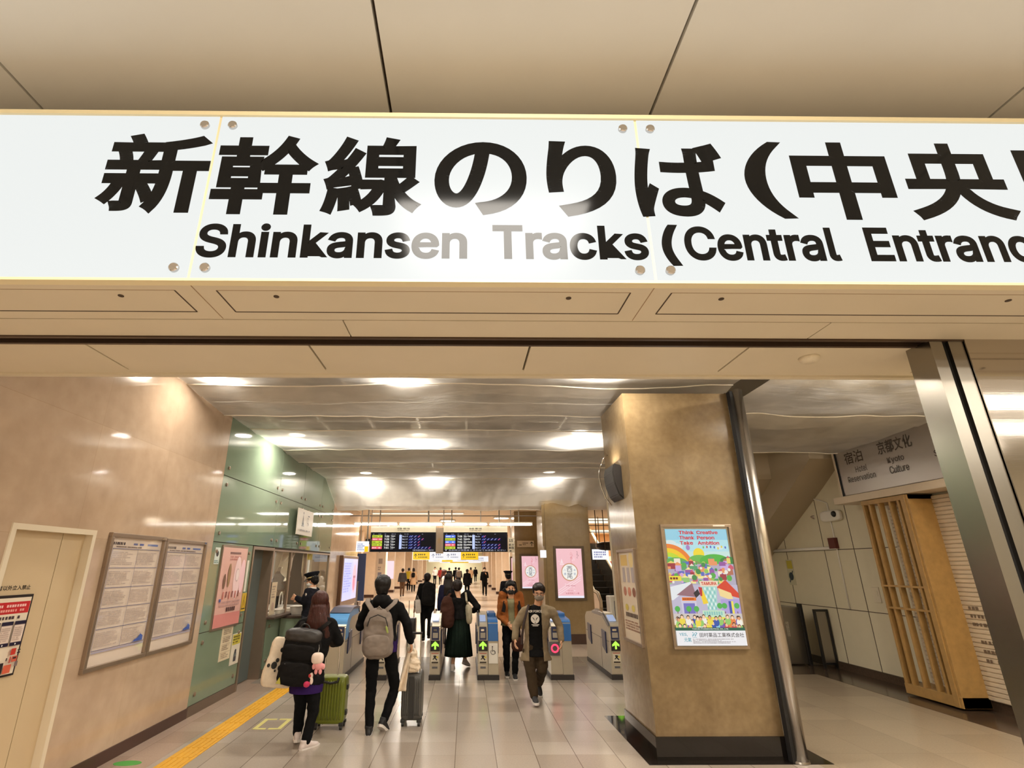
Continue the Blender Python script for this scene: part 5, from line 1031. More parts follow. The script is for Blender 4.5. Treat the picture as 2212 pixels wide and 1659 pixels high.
for x0, x1, y, lab, z0, z1 in [(1.72, 2.16, 17.0, 'middle-sized glowing pink poster on the beige column', 1.13, 2.08)]:
    struct('pillar', Bx(1.52, 2.75, y, y + 1.0, 0, 3.45), M_COLDARK); pink_poster(x0, x1 + 0.1, z0, z1 - 0.02, y, lab)
struct('pillar', Bx(1.95, 2.92, 24.3, 24.9, 0, 3.45), M_PLANK); pink_poster(2.0, 2.5, 1.0, 2.1, 24.3, 'small glowing pink poster on the beige fin behind the other two')
tag(ob('lit_pink_panel', Bx(-5.65, -5.17, 39.45, 39.52, 0.9, 2.1), emis('pink_panel', (0.95, 0.72, 0.78, 1), 0.95)), 'narrow glowing pink advertising panel far along the left hall wall', 'poster')
bm = NB(); box(bm, -4.15, -3.65, 18.3, 18.9, 0, 1.25, 0.01); bx_ = thing('black_cabinet', 'black waist-high cabinet beyond the digital sign', 'cabinet', (-3.9, 18.6, 0)); ob('body', bm, M_BLACK, bx_); ob('top_plate', Bx(-4.16, -3.64, 18.29, 18.91, 1.25, 1.28), M_JOINT, bx_)
bp_ = thing('standing_board', 'dark blue standing panel beyond the digital sign', 'panel', (-3.95, 20.1, 0)); ob('board', Bx(-4.25, -3.65, 20.0, 20.06, 0.6, 2.2), mat('deep_blue_board', rgb(54, 68, 104), 0.4), bp_); ob('foot', Bx(-4.25, -3.65, 19.9, 20.2, 0, 0.04), M_BLACK, bp_); ob('post', Bx(-3.98, -3.92, 20.06, 20.1, 0.04, 1.0), M_BLACK, bp_)
FARL = [(-1.6, 17.6), (-1.6, 23), (-1.6, 29), (-1.6, 36), (-1.6, 44), (-1.6, 53), (-1.6, 64), (-1.6, 72.5)]  # the last one is added to brighten the far end wall
for n_, (x, y) in enumerate(FARL): light_panel(x, y, 3.0, 0.5, ORD[n_] + ' long white light strip from the departure boards on the far hall ceiling', P_FAR if y > 20 else P_FAR * 0.45, 3.41, (1.0, 0.93, 0.83), 'far hall ceiling lights')
for x, y in [(-0.7, 20.2), (1.25, 19.0)]:
    t = thing('downlight', 'bright ceiling lamp just beyond the departure boards, ' + ('middle' if x < 0 else 'by the olive column'), 'downlight', (x, y, 3.36)); bm = NB(); tube(bm, [(x, y, 3.42), (x, y, 3.37)], [0.3, 0.3], 20); ob('housing', bm, M_WHITEP, t); bm = NB(); tube(bm, [(x, y, 3.37), (x, y, 3.365)], 0.26, 20); ob('lens', bm, M_LAMP, t)

# fluorescent tubes on their bracket
YT = 14.75
for k in range(4):
    x0 = -3.08 + 1.235 * k; x1 = x0 + 1.2; z = 2.852
    t = thing('fluorescent_lamp', ('leftmost', 'second', 'third', 'rightmost')[k] + ' of four bare fluorescent tubes above the departure boards', 'tube light', (x0, YT, z), 'fluorescent tubes above the boards')
    bm = NB(); tube(bm, [(x0 + 0.02, YT, z), (x0 + 0.05, YT, z), (x1 - 0.05, YT, z), (x1 - 0.02, YT, z)], [0.012, 0.026, 0.026, 0.012], 12); ob('tube', bm, M_LAMPTUBE, t, smooth=True)
    bm = NB(); box(bm, x0, x0 + 0.02, YT - 0.02, YT + 0.02, z - 0.03, z + 0.05); box(bm, x1 - 0.02, x1, YT - 0.02, YT + 0.02, z - 0.03, z + 0.05); box(bm, x0, x1, YT - 0.02, YT + 0.03, z + 0.034, z + 0.06); ob('lamp_holder', bm, M_WHITEP, t)
br = thing('lamp_bracket', 'dark hanging pipe frame that carries the fluorescent tubes', 'bracket', (-0.6, YT, 2.9))
bm = NB(); tube(bm, [(-3.2, YT, 3.08), (1.95, YT, 3.08)], 0.014, 8); ob('cross_pipe', bm, M_STEELD, br)
for x in (-2.6, -1.05, -0.62, 0.4, 1.45):
    bm = NB(); tube(bm, [(x, YT, 2.9), (x, YT, 3.42)], 0.012, 8); ob('hanger', bm, M_STEELD, br)
# departure boards
YB = 15.0
def led(x0, x1, title_j, title_e, rows, ticker, label, cars):
    z0, z1 = 2.15, 2.655
    t = thing('departure_board', label, 'departure board', ((x0 + x1) / 2, YB, z0), 'departure boards')
    ob('case', Bx(x0 - 0.02, x1 + 0.02, YB, YB + 0.25, z0 - 0.01, z1, 0.005), M_BLACK, t); ob('header', Bx(x0 - 0.02, x1 + 0.02, YB - 0.004, YB + 0.25, z1 + 0.003, z1 + 0.165, 0.003), M_CREAM, t)
    a = Art(); w = x1 - x0; c = w * 0.5; a.text(title_j, c, 0.075, 0.05, INK, 0.02, False, align='c', fit=0.34); a.text(title_e, c, 0.03, 0.028, INK, 0.012, True, align='c', fit=0.32)
    a.build('header_text', (x0, YB - 0.0055, z1), (1, 0, 0), (0, 0, 1), (0, -1, 0), PRINT, t)
    a = Art(); h = z1 - z0; a.rect(0, w, 0, h, rgb(8, 7, 14)); rh = 0.0755
    for u, ww in ((0.05, 0.06), (0.2, 0.1), (0.37, 0.05), (0.56, 0.14), (0.8, 0.04), (0.92, 0.14), (1.4, 0.08)): a.greek(u, u + ww, h - 0.06, h - 0.035, 1, rgb(150, 150, 170), int(u * 9))
    for k, (typ, tm, dest, plat, n) in enumerate(rows):
        v = h - 0.14 - rh * k; cc = {'y': rgb(190, 206, 60), 'r': rgb(236, 96, 110), 'b': rgb(96, 130, 246)}[typ]
        a.rect(0.03, 0.31, v, v + 0.066, cc); a.greek(0.05, 0.2, v + 0.012, v + 0.05, 1, rgb(90, 100, 40) if typ == 'y' else WHT, 3 + k, 0.7); a.greek(0.22, 0.3, v + 0.012, v + 0.05, 1, rgb(90, 100, 40) if typ == 'y' else WHT, 9 + k, 0.7)
        a.text(tm, 0.37, v + 0.008, 0.05, WHT, 0.02, True); a.text(dest, 0.54, v + 0.018, 0.042, WHT, 0.012, True, wmax=0.23); a.rect(0.54, 0.62, v + 0.002, v + 0.01, rgb(170, 170, 180))
        a.text(plat, 0.865, v + 0.016, 0.034, rgb(210, 214, 236), 0.012, True, wmax=0.14); a.rect(1.03, 1.03 + n * 0.1 + 0.04, v, v + 0.062, rgb(14, 18, 66), None)
        a.poly([(1.04, v + 0.008), (1.09, v + 0.05), (1.105, v + 0.05), (1.055, v + 0.008)], rgb(120, 140, 250))
        for j in range(n):
            u = 1.09 + 0.1 * j; a.poly([(u, v + 0.008), (u + 0.05, v + 0.055), (u + 0.065, v + 0.055), (u + 0.015, v + 0.008)], rgb(170, 180, 246) if j < n - 1 else rgb(246, 110, 140))
    a.rect(0.782, 0.85, h - 0.14 - rh * 4, h - 0.07, rgb(186, 200, 246)); a.text(ticker, 0.02 if cars else w - 0.6, 0.012, 0.04, rgb(190, 190, 206), 0.0, False, fit=(w - 0.06) if cars else 0.56)
    a.build('led_face', (x0, YB - 0.001, z0), (1, 0, 0), (0, 0, 1), (0, -1, 0), PRINT_LED, t, eps=0.0004)
    for x in (x0 + 0.2, x1 - 0.2):
        bm = NB(); tube(bm, [(x, YB + 0.12, z1 + 0.16), (x, YB + 0.12, 3.42)], 0.018, 8); ob('hanger', bm, M_STEELD, t)
led(-2.63, -0.86, '名古屋・東京 方面', 'For Nagoya, Tokyo', [('y', '7:30', 'Tokyo', 'No.1-3', 3), ('r', '7:33', 'Tokyo', 'No.1-5', 4), ('y', '7:38', 'Tokyo', 'No.1-3', 3), ('y', '7:45', 'Tokyo', 'No.1-3', 3), ('r', '7:51', 'Tokyo', 'No.1-5', 6)], '【東海道新幹線のご案内】', 'left of two hanging departure boards with trains for Nagoya and Tokyo', False)
led(-0.61, 1.13, '新大阪・博多 方面', 'For Shin-Osaka, Hakata', [('b', '7:38', 'Shin-Osaka', 'No.14', 1), ('y', '7:41', 'Hakata', 'No.1-3', 5), ('b', '7:56', 'Shin-Osaka', 'No.14', 1), ('r', '8:00', 'Hiroshima', 'No.1-3', 5), ('y', '8:03', 'Hakata', 'No.1-3', 5)], '▼ 自由席は特急券とあわせてお求めください', 'right of two hanging departure boards with trains for Shin-Osaka and Hakata', True)
ob_ = thing('board_divider', 'grey metal panel joining the two departure boards', 'panel', (-0.73, YB, 2.1)); ob('panel', Bx(-0.835, -0.635, YB - 0.01, YB + 0.2, 2.1, 2.78, 0.004), M_ALU, ob_); ob('emblem', Bx(-0.79, -0.69, YB - 0.013, YB - 0.009, 2.36, 2.5), M_JOINTL, ob_)
pn = thing('platform_sign', 'small cream vertical sign with platform numbers beside the right departure board', 'sign', (1.25, YB, 2.1)); ob('plate', Bx(1.16, 1.34, YB, YB + 0.02, 2.12, 2.52), M_CREAM, pn)
a = Art(); a.text('13', 0.03, 0.28, 0.07, INK, 0.02, True); a.text('新', 0.02, 0.17, 0.07, INK, 0.015, False); a.text('大', 0.1, 0.17, 0.07, INK, 0.015, False); a.text('幹', 0.02, 0.09, 0.07, INK, 0.015, False); a.text('阪', 0.1, 0.09, 0.07, INK, 0.015, False); a.rect(0.04, 0.09, 0.03, 0.06, INK)
a.build('text', (1.16, YB - 0.001, 2.12), (1, 0, 0), (0, 0, 1), (0, -1, 0), PRINT, pn); ob('hanger', Bx(1.24, 1.26, YB + 0.005, YB + 0.02, 2.52, 3.42), M_STEELD, pn)
ws = thing('hanging_sign', 'small white lit hanging sign with a yellow end at the corner of the departure boards', 'sign', (-2.75, 14.6, 2.1)); bm = NB(); box(bm, -2.95, -2.62, 14.6, 14.68, 2.13, 2.40, 0.004); ob('box', bm, emis('lit_white', (0.96, 0.96, 0.98, 1), 0.9), ws)
a = Art(); a.greek(0.04, 0.26, 0.03, 0.22, 4, rgb(140, 150, 190), 2); a.rect(0.23, 0.33, 0.0, 0.14, rgb(250, 200, 30)); a.build('print', (-2.95, 14.599, 2.13), (1, 0, 0), (0, 0, 1), (0, -1, 0), PRINT_LED, ws)
bm = NB(); tube(bm, [(-2.85, 14.64, 2.4), (-2.85, 14.64, 3.42)], 0.014, 8); tube(bm, [(-2.66, 14.64, 2.4), (-2.66, 14.64, 3.42)], 0.014, 8); ob('hanger', bm, M_STEELD, ws)
sp = thing('gate_loudspeaker', 'black loudspeaker bracket at the left end of the departure boards', 'loudspeaker', (-2.75, 14.8, 2.35)); ob('body', Bx(-2.74, -2.6, 14.75, 14.9, 2.33, 2.47, 0.01), M_BLACK, sp); ob('arm', Bx(-2.72, -2.69, 14.8, 14.83, 2.47, 3.4), M_STEELD, sp)
sm = thing('direction_sign', 'beige wall sign with an up arrow left of the olive column', 'sign', (1.9, 16.95, 2.3)); ob('plate', Bx(1.6, 2.12, 16.95, 16.99, 2.33, 2.52), M_CREAM, sm); a = Art(); a.rect(0, 0.52, 0, 0.19, rgb(214, 194, 162)); a.line((0.05, 0.06), (0.14, 0.06), 0.02, INK); a.greek(0.17, 0.36, 0.05, 0.14, 2, rgb(110, 90, 70), 3); a.line((0.45, 0.03), (0.45, 0.15), 0.018, INK); a.line((0.4, 0.1), (0.45, 0.155), 0.018, INK); a.line((0.5, 0.1), (0.45, 0.155), 0.018, INK); a.build('print', (1.6, 16.949, 2.33), (1, 0, 0), (0, 0, 1), (0, -1, 0), PRINT, sm)
# yellow and white hanging way signs
def way(x0, x1, z0, z1, y, label, segs):
    t = thing('way_sign', label, 'sign', ((x0 + x1) / 2, y, z0), 'hanging way signs'); ob('case', Bx(x0 - 0.01, x1 + 0.01, y, y + 0.2, z0 - 0.01, z1 + 0.01), M_WHITEP, t)
    a = Art(); w, h = x1 - x0, z1 - z0; a.rect(0, w, 0, h, rgb(250, 248, 250)); yl = rgb(255, 204, 20)
    for s0, s1, c, ar in segs:
        if c == 'y': a.rect(w * s0, w * s1, 0, h, yl)
        k_ = rgb(90, 70, 20) if c == 'y' else rgb(150, 150, 170); u = w * s0 + h * 0.35
        if ar: a.line((u, h * 0.25), (u, h * 0.72), h * 0.08, k_); a.line((u - h * 0.18, h * 0.5), (u, h * 0.72), h * 0.08, k_); a.line((u + h * 0.18, h * 0.5), (u, h * 0.72), h * 0.08, k_)
        a.greek(u + h * 0.35, w * s1 - h * 0.2, h * 0.48, h * 0.8, 1, k_, 4, 0.8); a.greek(u + h * 0.35, w * s1 - h * 0.2, h * 0.2, h * 0.42, 1, k_, 6, 0.5)
    a.build('face', (x0, y - 0.002, z0), (1, 0, 0), (0, 0, 1), (0, -1, 0), PRINT_SIGN, t, eps=0.0005)
    for x in (x0 + 0.3, x1 - 0.3):
        bm = NB(); tube(bm, [(x, y + 0.1, z1), (x, y + 0.1, 3.42)], 0.02, 8); ob('hanger', bm, M_STEELD, t)
way(-2.33, 0.53, 2.03, 2.36, 24.0, 'nearer yellow and white hanging way sign with up arrows', [(0, 0.255, 'y', 1), (0.27, 0.49, 'w', 1), (0.5, 0.72, 'w', 1), (0.735, 1, 'y', 1)])
way(-2.0, 1.2, 1.98, 2.26, 29.5, 'farther white hanging way sign below the yellow one', [(0.02, 0.2, 'w', 0), (0.22, 0.4, 'y', 0), (0.42, 0.65, 'w', 0), (0.68, 0.95, 'w', 0)])
way(-1.6, 0.9, 1.94, 2.05, 33.5, 'farthest thin white and yellow hanging way sign', [(0.02, 0.2, 'w', 0), (0.25, 0.7, 'y', 0)])
struct('pillar', Bx(-3.62, -3.22, 22.0, 22.5, 0.14, 3.42), M_PLANK); struct('baseboard_left', Bx(-3.64, -3.20, 21.98, 22.52, 0, 0.14), M_SKIRT)
t = thing('pillar_notice', 'vertical grey notices on the pale pillar behind the man with the grey backpack', 'notice', (-3.42, 21.99, 1.2)); ob('sheet_backing', Bx(-3.56, -3.28, 21.99, 22.0, 1.25, 2.9), M_CREAM, t)
a = Art(); a.rect(0, 0.28, 0, 1.65, rgb(222, 206, 186)); a.greek(0.05, 0.23, 1.0, 1.6, 5, rgb(150, 136, 126), 3, 0.8); a.rect(0.06, 0.22, 0.6, 0.8, rgb(160, 146, 136)); a.rect(0.05, 0.2, 0.1, 0.28, rgb(140, 136, 150)); a.greek(0.05, 0.23, 0.35, 0.5, 2, rgb(160, 146, 136), 5); a.build('print', (-3.56, 21.988, 1.25), (1, 0, 0), (0, 0, 1), (0, -1, 0), PRINT, t)
lb = thing('lit_box_sign', 'small white lit box sign on the edge of the olive column', 'sign', (1.95, 13.75, 1.95)); ob('box', Bx(1.88, 2.02, 13.72, 13.84, 1.97, 2.15, 0.004), emis('lit_white', (0.96, 0.96, 0.98, 1), 0.9), lb); ob('bracket', Bx(1.96, 1.99, 13.8, 13.86, 2.15, 2.25), M_ALU, lb)
# shop and escalator beside the olive column
struct('wall_right', Bx(9.4, 9.6, 13, 34, 0, 4.4), M_PLANK); struct('wall_back', Bx(3.1, 9.5, 30, 30.2, 0, 4.4), mat('shop_wall', rgb(224, 180, 130), 0.5))
light_panel(5.6, 20.5, 2.4, 2.4, 'square ceiling light over the shop beside the olive column', 170, 3.41, (1, 0.84, 0.62), 'shop lights'); light_panel(6.6, 27.0, 2.4, 2.4, 'square ceiling light over the far shop shelves', 170, 3.41, (1, 0.84, 0.62), 'shop lights')
es = thing('escalator', 'dark escalator climbing away behind the olive column', 'escalator', (4.5, 18, 0))
bm = NB()
for k in range(14): box(bm, 4.15, 5.0, 17.6 + 0.36 * k, 17.96 + 0.36 * k, 0 if k == 0 else 0.2 * k - 0.2, 0.2 * k + 0.06)
ob('steps', bm, M_BLACK, es)
for x, nm in ((5.02, 'balustrade'), (4.02, 'balustrade')):
    bm = NB(); prism(bm, [(x, 16.9, 0), (x, 16.9, 0.75), (x, 17.2, 0.95), (x, 17.7, 1.0), (x, 22.6, 3.45), (x, 22.6, 2.3), (x, 17.7, 0)], (0.1, 0, 0)); ob(nm, bm, M_STEEL, es)
    bm = NB(); tube(bm, [(x + 0.05, 16.88, 0.6), (x + 0.05, 16.88, 0.78), (x + 0.05, 17.15, 0.99), (x + 0.05, 17.7, 1.04), (x + 0.05, 22.6, 3.49)], 0.045, 8); ob('handrail', bm, M_CREAM, es, smooth=True)
ss = thing('shop_shelf', 'shop shelf unit behind the escalator beside the olive column', 'shelf', (6.8, 26, 0))
for z in (0.3, 0.75, 1.2, 1.65): ob('shelf_board', Bx(5.4, 8.3, 25.6, 26.2, z, z + 0.04), M_WHITEP, ss)
ob('back_panel', Bx(5.4, 8.3, 26.2, 26.26, 0, 2.2), M_PLANK, ss); ob('header_sign', Bx(5.4, 8.3, 25.5, 25.56, 1.98, 2.2), emis('shop_header', (1, 0.8, 0.5, 1), 1.0), ss)
r = random.Random(4)
cols = [((200, 50, 40), 'red'), ((236, 210, 170), 'cream'), ((206, 130, 60), 'orange'), ((240, 236, 226), 'white'), ((140, 60, 40), 'brown')]
for zi, z in enumerate((0.34, 0.79, 1.24, 1.69)):
    for k in range(7):
        cc, nm = cols[(k * 2 + zi * 3) % 5]; x = 5.5 + 0.4 * k; h = 0.18 + 0.12 * r.random()
        tag(ob('gift_box', Bx(x, x + 0.3, 25.66, 26.0, z, z + h, 0.01), mat('gift_' + nm, rgb(*cc), 0.5)), nm + ' gift box, ' + ORD[k] + ' from the left on the ' + ('bottom', 'second', 'third', 'top')[zi] + ' shop shelf', 'box', nm + ' gift boxes on the ' + ('bottom', 'second', 'third', 'top')[zi] + ' shop shelf')
hb = thing('hanging_grille', 'dark hanging bar grille in front of the shop lights', 'grille', (4.3, 16.5, 2.3))
for k in range(5):
    bm = NB(); x = 3.75 + 0.24 * k; tube(bm, [(x, 16.5, 2.2 + 0.1 * (k % 2)), (x, 16.5, 3.42)], 0.014, 6); ob('bar', bm, M_JOINT, hb)
for z in (2.75, 2.95, 3.1):
    bm = NB(); tube(bm, [(3.6, 16.5, z), (5.0, 16.5, z)], 0.012, 6); ob('cross_bar', bm, M_JOINT, hb)
bm = NB(); superbox(bm, (4.55, 16.9, 2.36), (V((1, 0, 0)), V((0, 1, 0)), V((0, 0, 1))), (0.5, 0.3, 0.13), 3); tag(ob('pendant_shade', bm, M_BLACK, smooth=True), 'black hanging lamp shade below the bar grille', 'lamp shade')
h2 = thing('hanging_sign', 'small white hanging sign beside the olive column over the escalator', 'sign', (4.3, 19, 1.9)); ob('box', Bx(4.4, 4.95, 18.9, 19.0, 1.98, 2.32), emis('lit_white', (0.96, 0.96, 0.98, 1), 0.9), h2); a = Art(); a.greek(0.04, 0.5, 0.05, 0.28, 3, rgb(130, 130, 170), 3); a.build('print', (4.4, 18.899, 1.98), (1, 0, 0), (0, 0, 1), (0, -1, 0), PRINT_LED, h2); ob('hanger', Bx(4.66, 4.69, 18.94, 18.97, 2.32, 3.42), M_STEELD, h2)
kb = thing('blue_kiosk', 'white kiosk with a navy blue face behind the rightmost ticket gate', 'kiosk', (3.55, 13.0, 0)); ob('body', Bx(3.3, 3.75, 12.85, 13.2, 0, 1.12, 0.03), M_WHITEP, kb); ob('face', Bx(3.4, 3.72, 12.835, 12.85, 0.1, 1.02), M_NAVY, kb)
# ------------------------------------------------------------------ people
M_SKIN = mat('skin', rgb(206, 156, 122), 0.5, noise=0.05, nscale=30)
M_EYE = mat('eye_dark', rgb(30, 20, 16), 0.2)
def cloth(name, c, n=0.12, rough=0.85): return mat(name, rgb(*c), rough, noise=n, nscale=18, bump=0.25, bscale=260, spec=0.12)
M_HAIRB = hair_mat('black_hair', (15, 12, 11))
M_HAIRR = hair_mat('red_brown_hair', (60, 27, 19))
M_HAIRD = hair_mat('dark_brown_hair', (30, 20, 16))
M_SOLE = mat('white_sole', rgb(214, 206, 198), 0.6)
M_SHOEB = mat('black_shoe', rgb(24, 22, 22), 0.6)
M_SHOEW = mat('pale_shoe', rgb(206, 192, 186), 0.6)

def J_make(x, y, H, yaw, wid=1.0, head_pitch=0.0, head_yaw=None, lean=0.0, **ov):
    """World-space joints for someone standing at (x, y), facing yaw (0 = away from the photographer)."""
    s = H / 1.70; r = V((cos(yaw), sin(yaw), 0)); f = V((-sin(yaw), cos(yaw), 0))
    def L(a, b, c): return V((x, y, 0)) + r * (a * s * wid) + f * (b * s) + V((0, 0, c * s))
    J = dict(s=s, r=r, f=f, wid=wid, base=V((x, y, 0)), yaw=yaw, L=L, hp=head_pitch, hy=yaw if head_yaw is None else head_yaw,
             pel=L(0, 0, 0.93), che=L(0, 0.02 + lean * 0.6, 1.24), nek=L(0, lean, 1.42), hed=L(0, 0.02 + lean * 1.25, 1.565),
             shL=L(-0.17, lean * 0.95, 1.375), shR=L(0.17, lean * 0.95, 1.375), elL=L(-0.225, lean * 0.5 - 0.02, 1.10), elR=L(0.225, lean * 0.5 - 0.02, 1.10),
             wrL=L(-0.235, 0.05, 0.86), wrR=L(0.235, 0.05, 0.86), hiL=L(-0.088, 0, 0.9), hiR=L(0.088, 0, 0.9),
             knL=L(-0.095, 0.02, 0.49), knR=L(0.095, 0.02, 0.49), anL=L(-0.095, -0.02, 0.085), anR=L(0.095, -0.02, 0.085), toL=None, toR=None, ftL=0.0, ftR=0.0, curl=0.5)
    for k, v in ov.items(): J[k] = v
    return J
HS = 1.09
def headmat(J):
    h = J['hy']; p = J['hp']; r = V((cos(h), sin(h), 0)); f0 = V((-sin(h), cos(h), 0)); f = (f0 * cos(p) - V((0, 0, 1)) * sin(p)); u = r.cross(f)
    return Matrix((r, f, u)).transposed()
def hand(bm, wr, el, J, side, curl):
    d = (wr - el).normalized(); s = J['s']; tow = (J['pel'] - wr); n = (J['r'] * (-side)); n = (n - d * n.dot(d))
    n = n.normalized() if n.length > 0.1 else frame_of(d)[0]
    lat = d.cross(n).normalized()
    if lat.dot(J['f']) < 0: lat = -lat          # thumb side points forward
    kn = wr + d * 0.085 * s
    for k in range(4):
        o = lat * ((1.5 - k) * 0.0205 * s); tube(bm, [wr + o * 0.55, kn + o], [0.0155 * s, 0.0135 * s], 8)
        ln = (0.070, 0.078, 0.073, 0.056)[k] * s; p = kn + o; a = 0.25 + curl * 0.5; pts = [p - d * 0.01]; dd = d
        for j, fr in enumerate((0.45, 0.32, 0.23)):
            dd = (d * cos(a) + n * sin(a)); p = p + dd * ln * fr; pts.append(p); a += curl * (0.75 + 0.06 * k)
        tube(bm, pts, [0.0105 * s, 0.0100 * s, 0.0092 * s, 0.0075 * s], 8); ell(bm, pts[-1], (0.0078 * s,) * 3, u=8, v=6)
    t0 = wr + d * 0.022 * s + lat * 0.022 * s; t1 = t0 + (d * 0.6 + lat * 0.75 + n * 0.25).normalized() * 0.035 * s; t2 = t1 + (d * 0.85 + lat * 0.3 + n * 0.4).normalized() * 0.03 * s
    tube(bm, [t0 - lat * 0.01, t1, t2], [0.0145 * s, 0.0115 * s, 0.0088 * s], 8); ell(bm, t2, (0.009 * s,) * 3, u=8, v=6)
def limb(bm, pts, rad, n=12):
    tube(bm, pts, rad, n)
    for p, r in zip(pts, rad): ell(bm, p, (r, r, r), u=n, v=8)
def torso_rings(J, e=0.0, hem=0.0, flare=0.0, top=True):
    s = J['s']; w = J['wid']; r, f = J['r'], J['f']; P, Cc, N = J['pel'], J['che'], J['nek']; R = []
    def ring(c, rx, ry): R.append((c, r * ((rx * w) * s + e), f * (ry * s + e)))
    if hem > 0: ring(P - V((0, 0, hem)), 0.175 + flare, 0.13 + flare)
    ring(P, 0.168, 0.122); ring(P.lerp(Cc, 0.45), 0.140, 0.105); ring(Cc, 0.168, 0.122); ring(Cc.lerp(N, 0.45), 0.172, 0.115); ring(Cc.lerp(N, 0.78), 0.130, 0.085)
    if top: ring(N, 0.062, 0.062)
    return R
def head_shapes(bm, J, face=True):
    s = J['s'] * HS; M = headmat(J); c = J['hed']
    def h(x, y, z): return c + M @ (V((x, y, z)) * s)
    def E(p, r): ell(bm, h(*p), tuple(q * s for q in r), M, 18, 12)
    E((0, -0.012, 0.03), (0.074, 0.094, 0.082)); E((0, 0.022, -0.045), (0.058, 0.066, 0.064)); E((0, 0.058, -0.092), (0.024, 0.022, 0.020)); E((0, 0.0, -0.01), (0.068, 0.080, 0.075))
    if face:
        tube(bm, [h(0, 0.083, 0.012), h(0, 0.099, -0.018), h(0, 0.104, -0.026)], [0.008 * s, 0.012 * s, 0.0135 * s], 8); ell(bm, h(0, 0.102, -0.026), (0.014 * s,) * 3, M, 8, 6)
        E((-0.03, 0.079, 0.028), (0.024, 0.011, 0.008)); E((0.03, 0.079, 0.028), (0.024, 0.011, 0.008)); E((0, 0.083, -0.06), (0.022, 0.009, 0.006)); E((0, 0.081, -0.07), (0.018, 0.009, 0.006))
        E((-0.04, 0.062, -0.02), (0.022, 0.02, 0.02)); E((0.04, 0.062, -0.02), (0.022, 0.02, 0.02))
    E((-0.074, -0.008, -0.005), (0.011, 0.02, 0.031)); E((0.074, -0.008, -0.005), (0.011, 0.02, 0.031))
    tube(bm, [J['nek'] - V((0, 0, 0.03)), h(0, -0.012, -0.07)], [0.060 * s, 0.055 * s], 14)
    return h
def shoe(J, side, parent, m_up, m_sole):
    s = J['s']; an = J['an' + side]; f = J['to' + side] or J['f']; f = V((f.x, f.y, 0)).normalized(); p = J['ft' + side]      # p: foot pitch, heel lifted when > 0
    r = V((f.y, -f.x, 0)); ff = f * cos(p) - V((0, 0, 1)) * sin(p); uu = f * sin(p) + V((0, 0, 1)) * cos(p); o = an - uu * 0.085 * s
    def P(a, b, c): return o + r * (a * s) + ff * (b * s) + uu * (c * s)
    out = [(-0.033, -0.065), (-0.040, -0.02), (-0.036, 0.04), (-0.046, 0.11), (-0.042, 0.16), (-0.022, 0.195), (0.0, 0.203), (0.022, 0.197), (0.040, 0.17), (0.046, 0.12), (0.038, 0.04), (0.040, -0.02), (0.033, -0.065), (0.0, -0.08)]
    bm = NB(); prism(bm, [P(a, b, 0) for a, b in out], uu * 0.028 * s); sole = bm
    bm = NB(); rings = []
    for b, w, h in ((-0.075, 0.022, 0.05), (-0.055, 0.034, 0.082), (0.0, 0.038, 0.095), (0.05, 0.040, 0.085), (0.10, 0.044, 0.062), (0.15, 0.040, 0.05), (0.185, 0.024, 0.04)): rings.append((P(0, b, 0.018 + h / 2 - 0.01), r * (w * s), uu * (h / 2 * s)))
    loft(bm, rings, 16); tube(bm, [P(0, -0.02, 0.06), P(0, -0.025, 0.11)], [0.04 * s, 0.042 * s], 14)
    up = ob('shoe', remesh(bm, 0.008, 2), m_up, parent, smooth=True); ob('sole', sole, m_sole, up)
